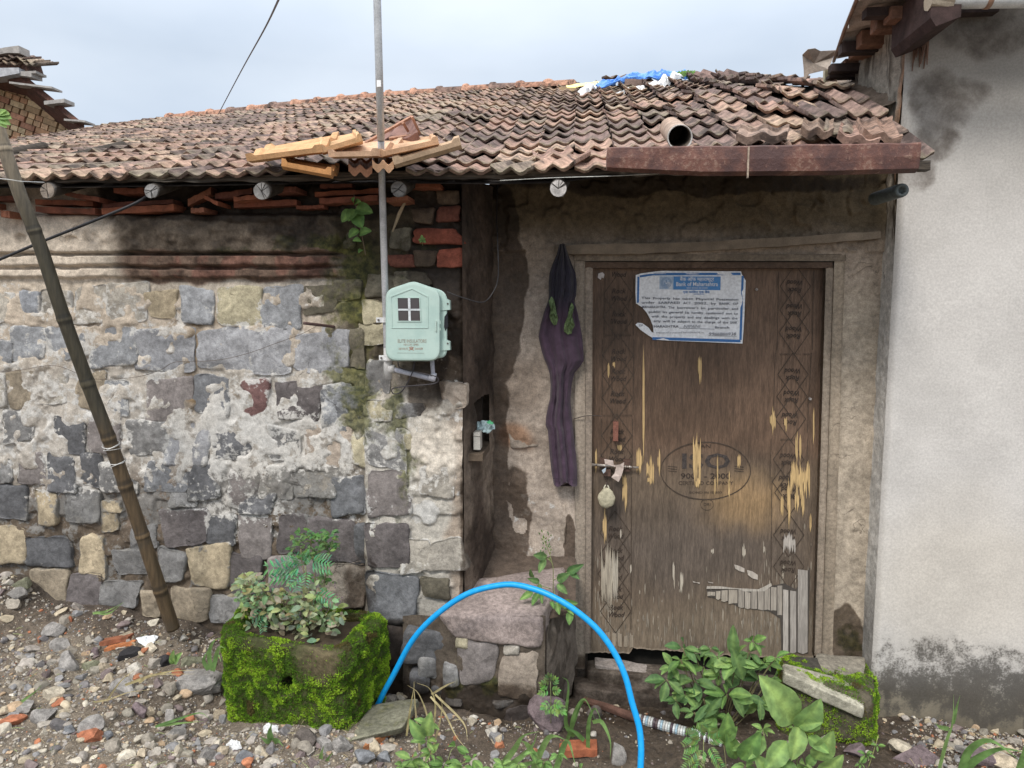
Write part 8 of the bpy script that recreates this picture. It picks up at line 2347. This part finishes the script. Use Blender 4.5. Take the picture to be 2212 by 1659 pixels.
blades('grass_strand', [((200, 1325), (230, 1320), (265, 1302), -.62), ((205, 1323), (235, 1325), (268, 1300), -.62)], 'pale cut grass blades lying on the rubble left of the bamboo foot', M_leafl, .03, cat='grass')
blades('grass_strand', [((335, 1570), (380, 1555), (430, 1540), (452, 1552), -.95), ((340, 1568), (390, 1562), (440, 1558), -.95)], 'limp green grass strand below the long grey slab', M_leafl, .03, cat='grass')
blades('grass_strand', [((0, 1545), (40, 1520), (75, 1495), (90, 1480), -.95), ((20, 1545), (70, 1535), (90, 1528), -.95)], 'bent grass strands on the stones at the left edge', M_leafl, .035, cat='grass')
blades('grass_strand', [((178, 1520), (230, 1512), (280, 1495), (325, 1490), -.9), ((230, 1515), (262, 1470), (300, 1440), -.9)], 'thin dry stalks lying left of the flagstone', M_straw, .018, cat='grass')
blades('grass_tuft', [((585, 1600), (583, 1580), (588, 1560), -.95), ((590, 1602), (600, 1600), (612, 1612), -.95), ((586, 1600), (575, 1600), (560, 1590), -.95)], 'short broad grass leaf sprouting before the planter', M_leafl, .07)
blades('grass_tuft', [((690, 1665), (694, 1630), (700, 1610), -.98), ((700, 1665), (708, 1640), (720, 1625), -.98)], 'small grass sprig at the bottom edge below the planter', M_leafl, .05)

# whorled weeds (bottom centre), the big weed before the door, the broad-leaved one at right
def whorl(root, c, Y_, r, n, kind, mat, wid=1.0, flat=.55, up=0, seed=0):
    rg = random.Random(seed); p0 = P(c[0], c[1], Y_); s_ = F / (Y_ - CAM.y)
    for k in range(n):
        a_ = 6.283 * k / n + rg.uniform(-.3, .3) + seed; rr = r * rg.uniform(.5, 1.25) / s_
        a_ += rg.uniform(-.35, .35); d_ = Vector((math.cos(a_), -.7 + .7 * rg.random(), math.sin(a_) * flat + up + rg.uniform(-.35, .25))); b_ = p0 + d_.normalized() * rr
        add_leaf(root, kind, mat, p0 + d_.normalized() * rr * .08, b_, Vector((0, -.55, 1)) + Vector((rg.uniform(-.7, .7), rg.uniform(-.5, .5), rg.uniform(-.3, .3))), wid * rg.uniform(.9, 1.15), k)
wd = plant('weed', PG(925, 1650), 'tall pale green weed among the bottom weeds, below the straw stalks')
base_ = P(925, 1660, -1.0)
for i, (x, y, r_, n_) in enumerate([(925, 1565, 30, 5), (922, 1600, 34, 4), (930, 1628, 30, 5)]): whorl(wd, (x, y), -.98, r_, n_, 'broad', M_leafl, .95, seed=i)
add_leaf(wd, 'broad', M_leafl, P(922, 1590, -1.0), P(928, 1545, -1.03), (0, -1, .3)); add_leaf(wd, 'broad', M_leafl, P(918, 1595, -1.0), P(885, 1560, -1.03), (0, -1, .3))
stems('stem', [[P(928, 1680, -.98), P(924, 1620, -.98), P(925, 1560, -.98)]], .0022, (.2, .25, .1), wd)
for j, (lab, nodes_) in enumerate([('low pale weed patch at the bottom left of the straw stalks', [(890, 1640, 30, 5), (905, 1655, 30, 5), (872, 1655, 22, 4)]), ('low pale weed patch right of the tall bottom weed', [(960, 1650, 34, 6), (1000, 1655, 32, 6), (985, 1612, 24, 4), (1020, 1640, 26, 5)]),
        ('low pale weed patch at the bottom right of centre', [(1085, 1652, 32, 6), (1120, 1650, 28, 5), (1062, 1660, 26, 5)]), ('small weed cluster under the arching grass blades', [(1175, 1645, 30, 6), (1205, 1630, 24, 5), (1150, 1625, 22, 4)]), ('leafy weed sprig at the very bottom beside the hose', [(1255, 1665, 26, 5), (1300, 1668, 22, 4)])]):
    w_ = plant('weed', PG(nodes_[0][0], nodes_[0][1]), lab)
    pth = []
    for i, (x, y, r_, n_) in enumerate(nodes_):
        whorl(w_, (x, y), -.98, r_ * 1.2, n_, 'oval', M_leafl if j % 2 == 0 else M_leaf, 1.1, seed=i + 3 * j); pth.append([P(nodes_[0][0], 1680, -.97), P((x + nodes_[0][0]) / 2, y + 14, -.97), P(x, y, -.97)])
    stems('stem', pth, .0016, (.25, .28, .12), w_)
big = plant('leafy_weed', P(1560, 1575, -.3), 'large bushy weed with glossy oval leaves in front of the door')
pth = []
nd = [(1475, 1400, 26), (1470, 1425, 30), (1440, 1468, 30), (1452, 1440, 26), (1500, 1410, 24), (1520, 1440, 34), (1500, 1470, 34), (1555, 1455, 34), (1600, 1460, 40), (1570, 1500, 36), (1520, 1510, 34), (1480, 1500, 28), (1550, 1420, 24), (1625, 1385, 24), (1618, 1410, 26), (1650, 1430, 26), (1640, 1470, 36), (1662, 1468, 30), (1610, 1505, 34), (1640, 1520, 30), (1500, 1540, 28), (1545, 1545, 26), (1460, 1512, 24), (1590, 1430, 34), (1535, 1400, 22), (1675, 1420, 20)]
for i, (x, y, r_) in enumerate(nd):
    Y_ = -.32 - .10 * rnd.random(); whorl(big, (x, y), Y_, r_ * 1.35, 4 + i % 4, 'oval', (M_leafd, M_leaf, M_leafd, M_leafl)[i % 4], 1.2, seed=i * 1.3, up=.1)
    pth.append([P(1555 + rnd.uniform(-25, 25), 1590, -.28), P((1555 + x) / 2 + rnd.uniform(-8, 8), (1590 + y) / 2 + 8, -.32), P(x, y, Y_)])
for (x0, y0, x1, y1) in [(1560, 1500, 1520, 1555), (1580, 1500, 1610, 1550), (1640, 1510, 1645, 1558), (1530, 1520, 1500, 1560), (1605, 1470, 1585, 1400), (1585, 1420, 1583, 1358)]: add_leaf(big, 'lance', M_leafd, P(x0, y0, -.42), P(x1, y1, -.46), (rnd.uniform(-.4, .4), -1, .4), 1.2, x0)
stems('stems', pth, .003, (.17, .15, .08), big)
br_ = plant('leafy_weed', P(1720, 1640, -.75), 'tall weed with big light green heart shaped leaves before the mossy ledge')
for (x0, y0, x1, y1, w_, m_) in [(1715, 1562, 1655, 1470, 1.05, 0), (1722, 1575, 1775, 1522, 1.15, 0), (1722, 1566, 1772, 1562, .8, 0), (1725, 1565, 1715, 1645, 1.1, 0), (1700, 1600, 1655, 1665, 1.1, 0), (1760, 1640, 1800, 1590, 1.0, 0), (1745, 1590, 1790, 1625, 1.1, 1), (1690, 1640, 1730, 1690, 1.0, 0), (1650, 1590, 1620, 1640, .9, 1), (1600, 1640, 1640, 1590, .9, 1), (1672, 1690, 1640, 1640, 1.0, 0), (1770, 1670, 1820, 1640, 1.0, 0), (1745, 1650, 1750, 1700, 1.0, 0)]:
    add_leaf(br_, 'broad', M_leafl if not m_ else M_leaf, P(x0, y0, -.82), P(x1, y1, -.88), (rnd.uniform(-.25, .25), -1, .55), w_ * 1.02, x0)
for i, (x, y, r_) in enumerate([(1648, 1575, 24), (1675, 1660, 40), (1740, 1655, 38), (1790, 1660, 30), (1715, 1570, 14), (1610, 1655, 26)]): whorl(br_, (x, y), -.80, r_, 5, 'broad', M_leafl, 1.0, seed=i)
stems('stems', [[P(1715, 1720, -.80), P(1722, 1640, -.80), P(1718, 1565, -.81)], [P(1680, 1720, -.80), P(1660, 1640, -.8), P(1648, 1575, -.8)], [P(1720, 1720, -.80), P(1760, 1670, -.8), P(1790, 1650, -.8)]], .0028, (.22, .25, .11), br_)
fe = plant('feathery_weed', PG(1510, 1640), 'feathery pale green weed at the end of the wrapped pipe')
items = []
for (x0, y0, x1, y1) in [(1515, 1600, 1482, 1585), (1515, 1605, 1478, 1612), (1512, 1610, 1485, 1640), (1520, 1600, 1500, 1570), (1525, 1595, 1535, 1565), (1525, 1600, 1555, 1590), (1520, 1615, 1510, 1650), (1530, 1610, 1550, 1640), (1510, 1640, 1480, 1660), (1535, 1630, 1560, 1655)]:
    pinnate(items, P(x0, y0, -.78), P(x1, y1, -.82), (0, -.9, .6), n=7, lw=.42)
join_leaves('foliage', items, M_leafl, fe); stems('stem', [[P(1525, 1690, -.76), P(1520, 1640, -.77), P(1520, 1598, -.78)]], .002, (.3, .32, .15), fe)
w9 = plant('weed', P(1545, 1600, -.6), 'weed with pale blotched leaves behind the feathery weed')
for (x0, y0, x1, y1) in [(1560, 1600, 1530, 1572), (1560, 1600, 1590, 1575), (1565, 1610, 1575, 1550), (1570, 1615, 1600, 1610), (1590, 1640, 1575, 1590)]: add_leaf(w9, 'oval', M_leaf, P(x0, y0, -.66), P(x1, y1, -.70), (0, -1, .5), 1.1, x0)
stems('stem', [[P(1570, 1670, -.64), P(1565, 1620, -.65), P(1562, 1590, -.66)]], .002, (.3, .28, .15), w9)
w10 = plant('seedling', PG(1880, 1640), 'small weed sprig between the stones at the cement wall foot', 'seedling')
for i, (x, y, r_) in enumerate([(1870, 1630, 18), (1895, 1610, 16), (1860, 1650, 18)]): whorl(w10, (x, y), -.62, r_, 5, 'oval', M_leaf, 1, seed=i)
stems('stem', [[P(1875, 1660, -.61), P(1885, 1630, -.62), P(1897, 1590, -.62)]], .0015, (.3, .32, .12), w10)
w11 = plant('seedling', PG(380, 1435), 'small bright two leafed sprout between the charred lumps', 'seedling')
for (x1, y1) in ((372, 1408), (388, 1412), (365, 1425)): add_leaf(w11, 'broad', M_leafl, P(376, 1434, -.78), P(x1, y1, -.8), (0, -1, .5), .9, x1)
w12 = plant('leaf_sprig', P(5, 262, -.95), 'bright yellow green leaves at the tip of the bamboo pole', 'leaves')
for (x0, y0, x1, y1) in [(-4, 246, 16, 243), (-4, 250, 20, 252), (-2, 254, 18, 266), (-5, 252, 8, 236), (-5, 256, 10, 272)]: add_leaf(w12, 'oval', M_leafl, P(x0, y0, -.95), P(x1, y1, -.97), (0, -1, .4), 1.2, y0)
items = []
for k in range(60):
    a = cT(1380 + rnd.uniform(-50, 90), 125 + rnd.uniform(-15, 15)); p = tp(a[0], a[1], 5.5); items.append(('lance', p, p + Vector((rnd.uniform(-.03, .03), 0, .04)), (0, -1, .2), 1))
w13 = plant('weed', tp(*cT(1400, 130), 5.5), 'tuft of tiny green weeds on the roof crest right of the tarp'); join_leaves('foliage', items, M_leaf, w13)
# creeping moss on the step block and at wall feet
mv = obj('moss_bed', mesh_from('moss_bed', Pn(np.array([1055, 1085, 1080, 1060, 1040, 1000, 978, 985]), np.array([1420, 1440, 1490, 1500, 1505, 1490, 1478, 1440]), YS - .035), [(0, 1, 2, 3), (0, 3, 4, 5), (0, 5, 6, 7)], M_dirt, False, {'Col': np.tile([.06, .05, .03], (8, 1))}), step_o) if False else None

# everything labelled at top level is a thing
for o_ in COL.objects:
    if o_.parent is None and o_.get('category') and not o_.get('kind'): o_['kind'] = 'thing'
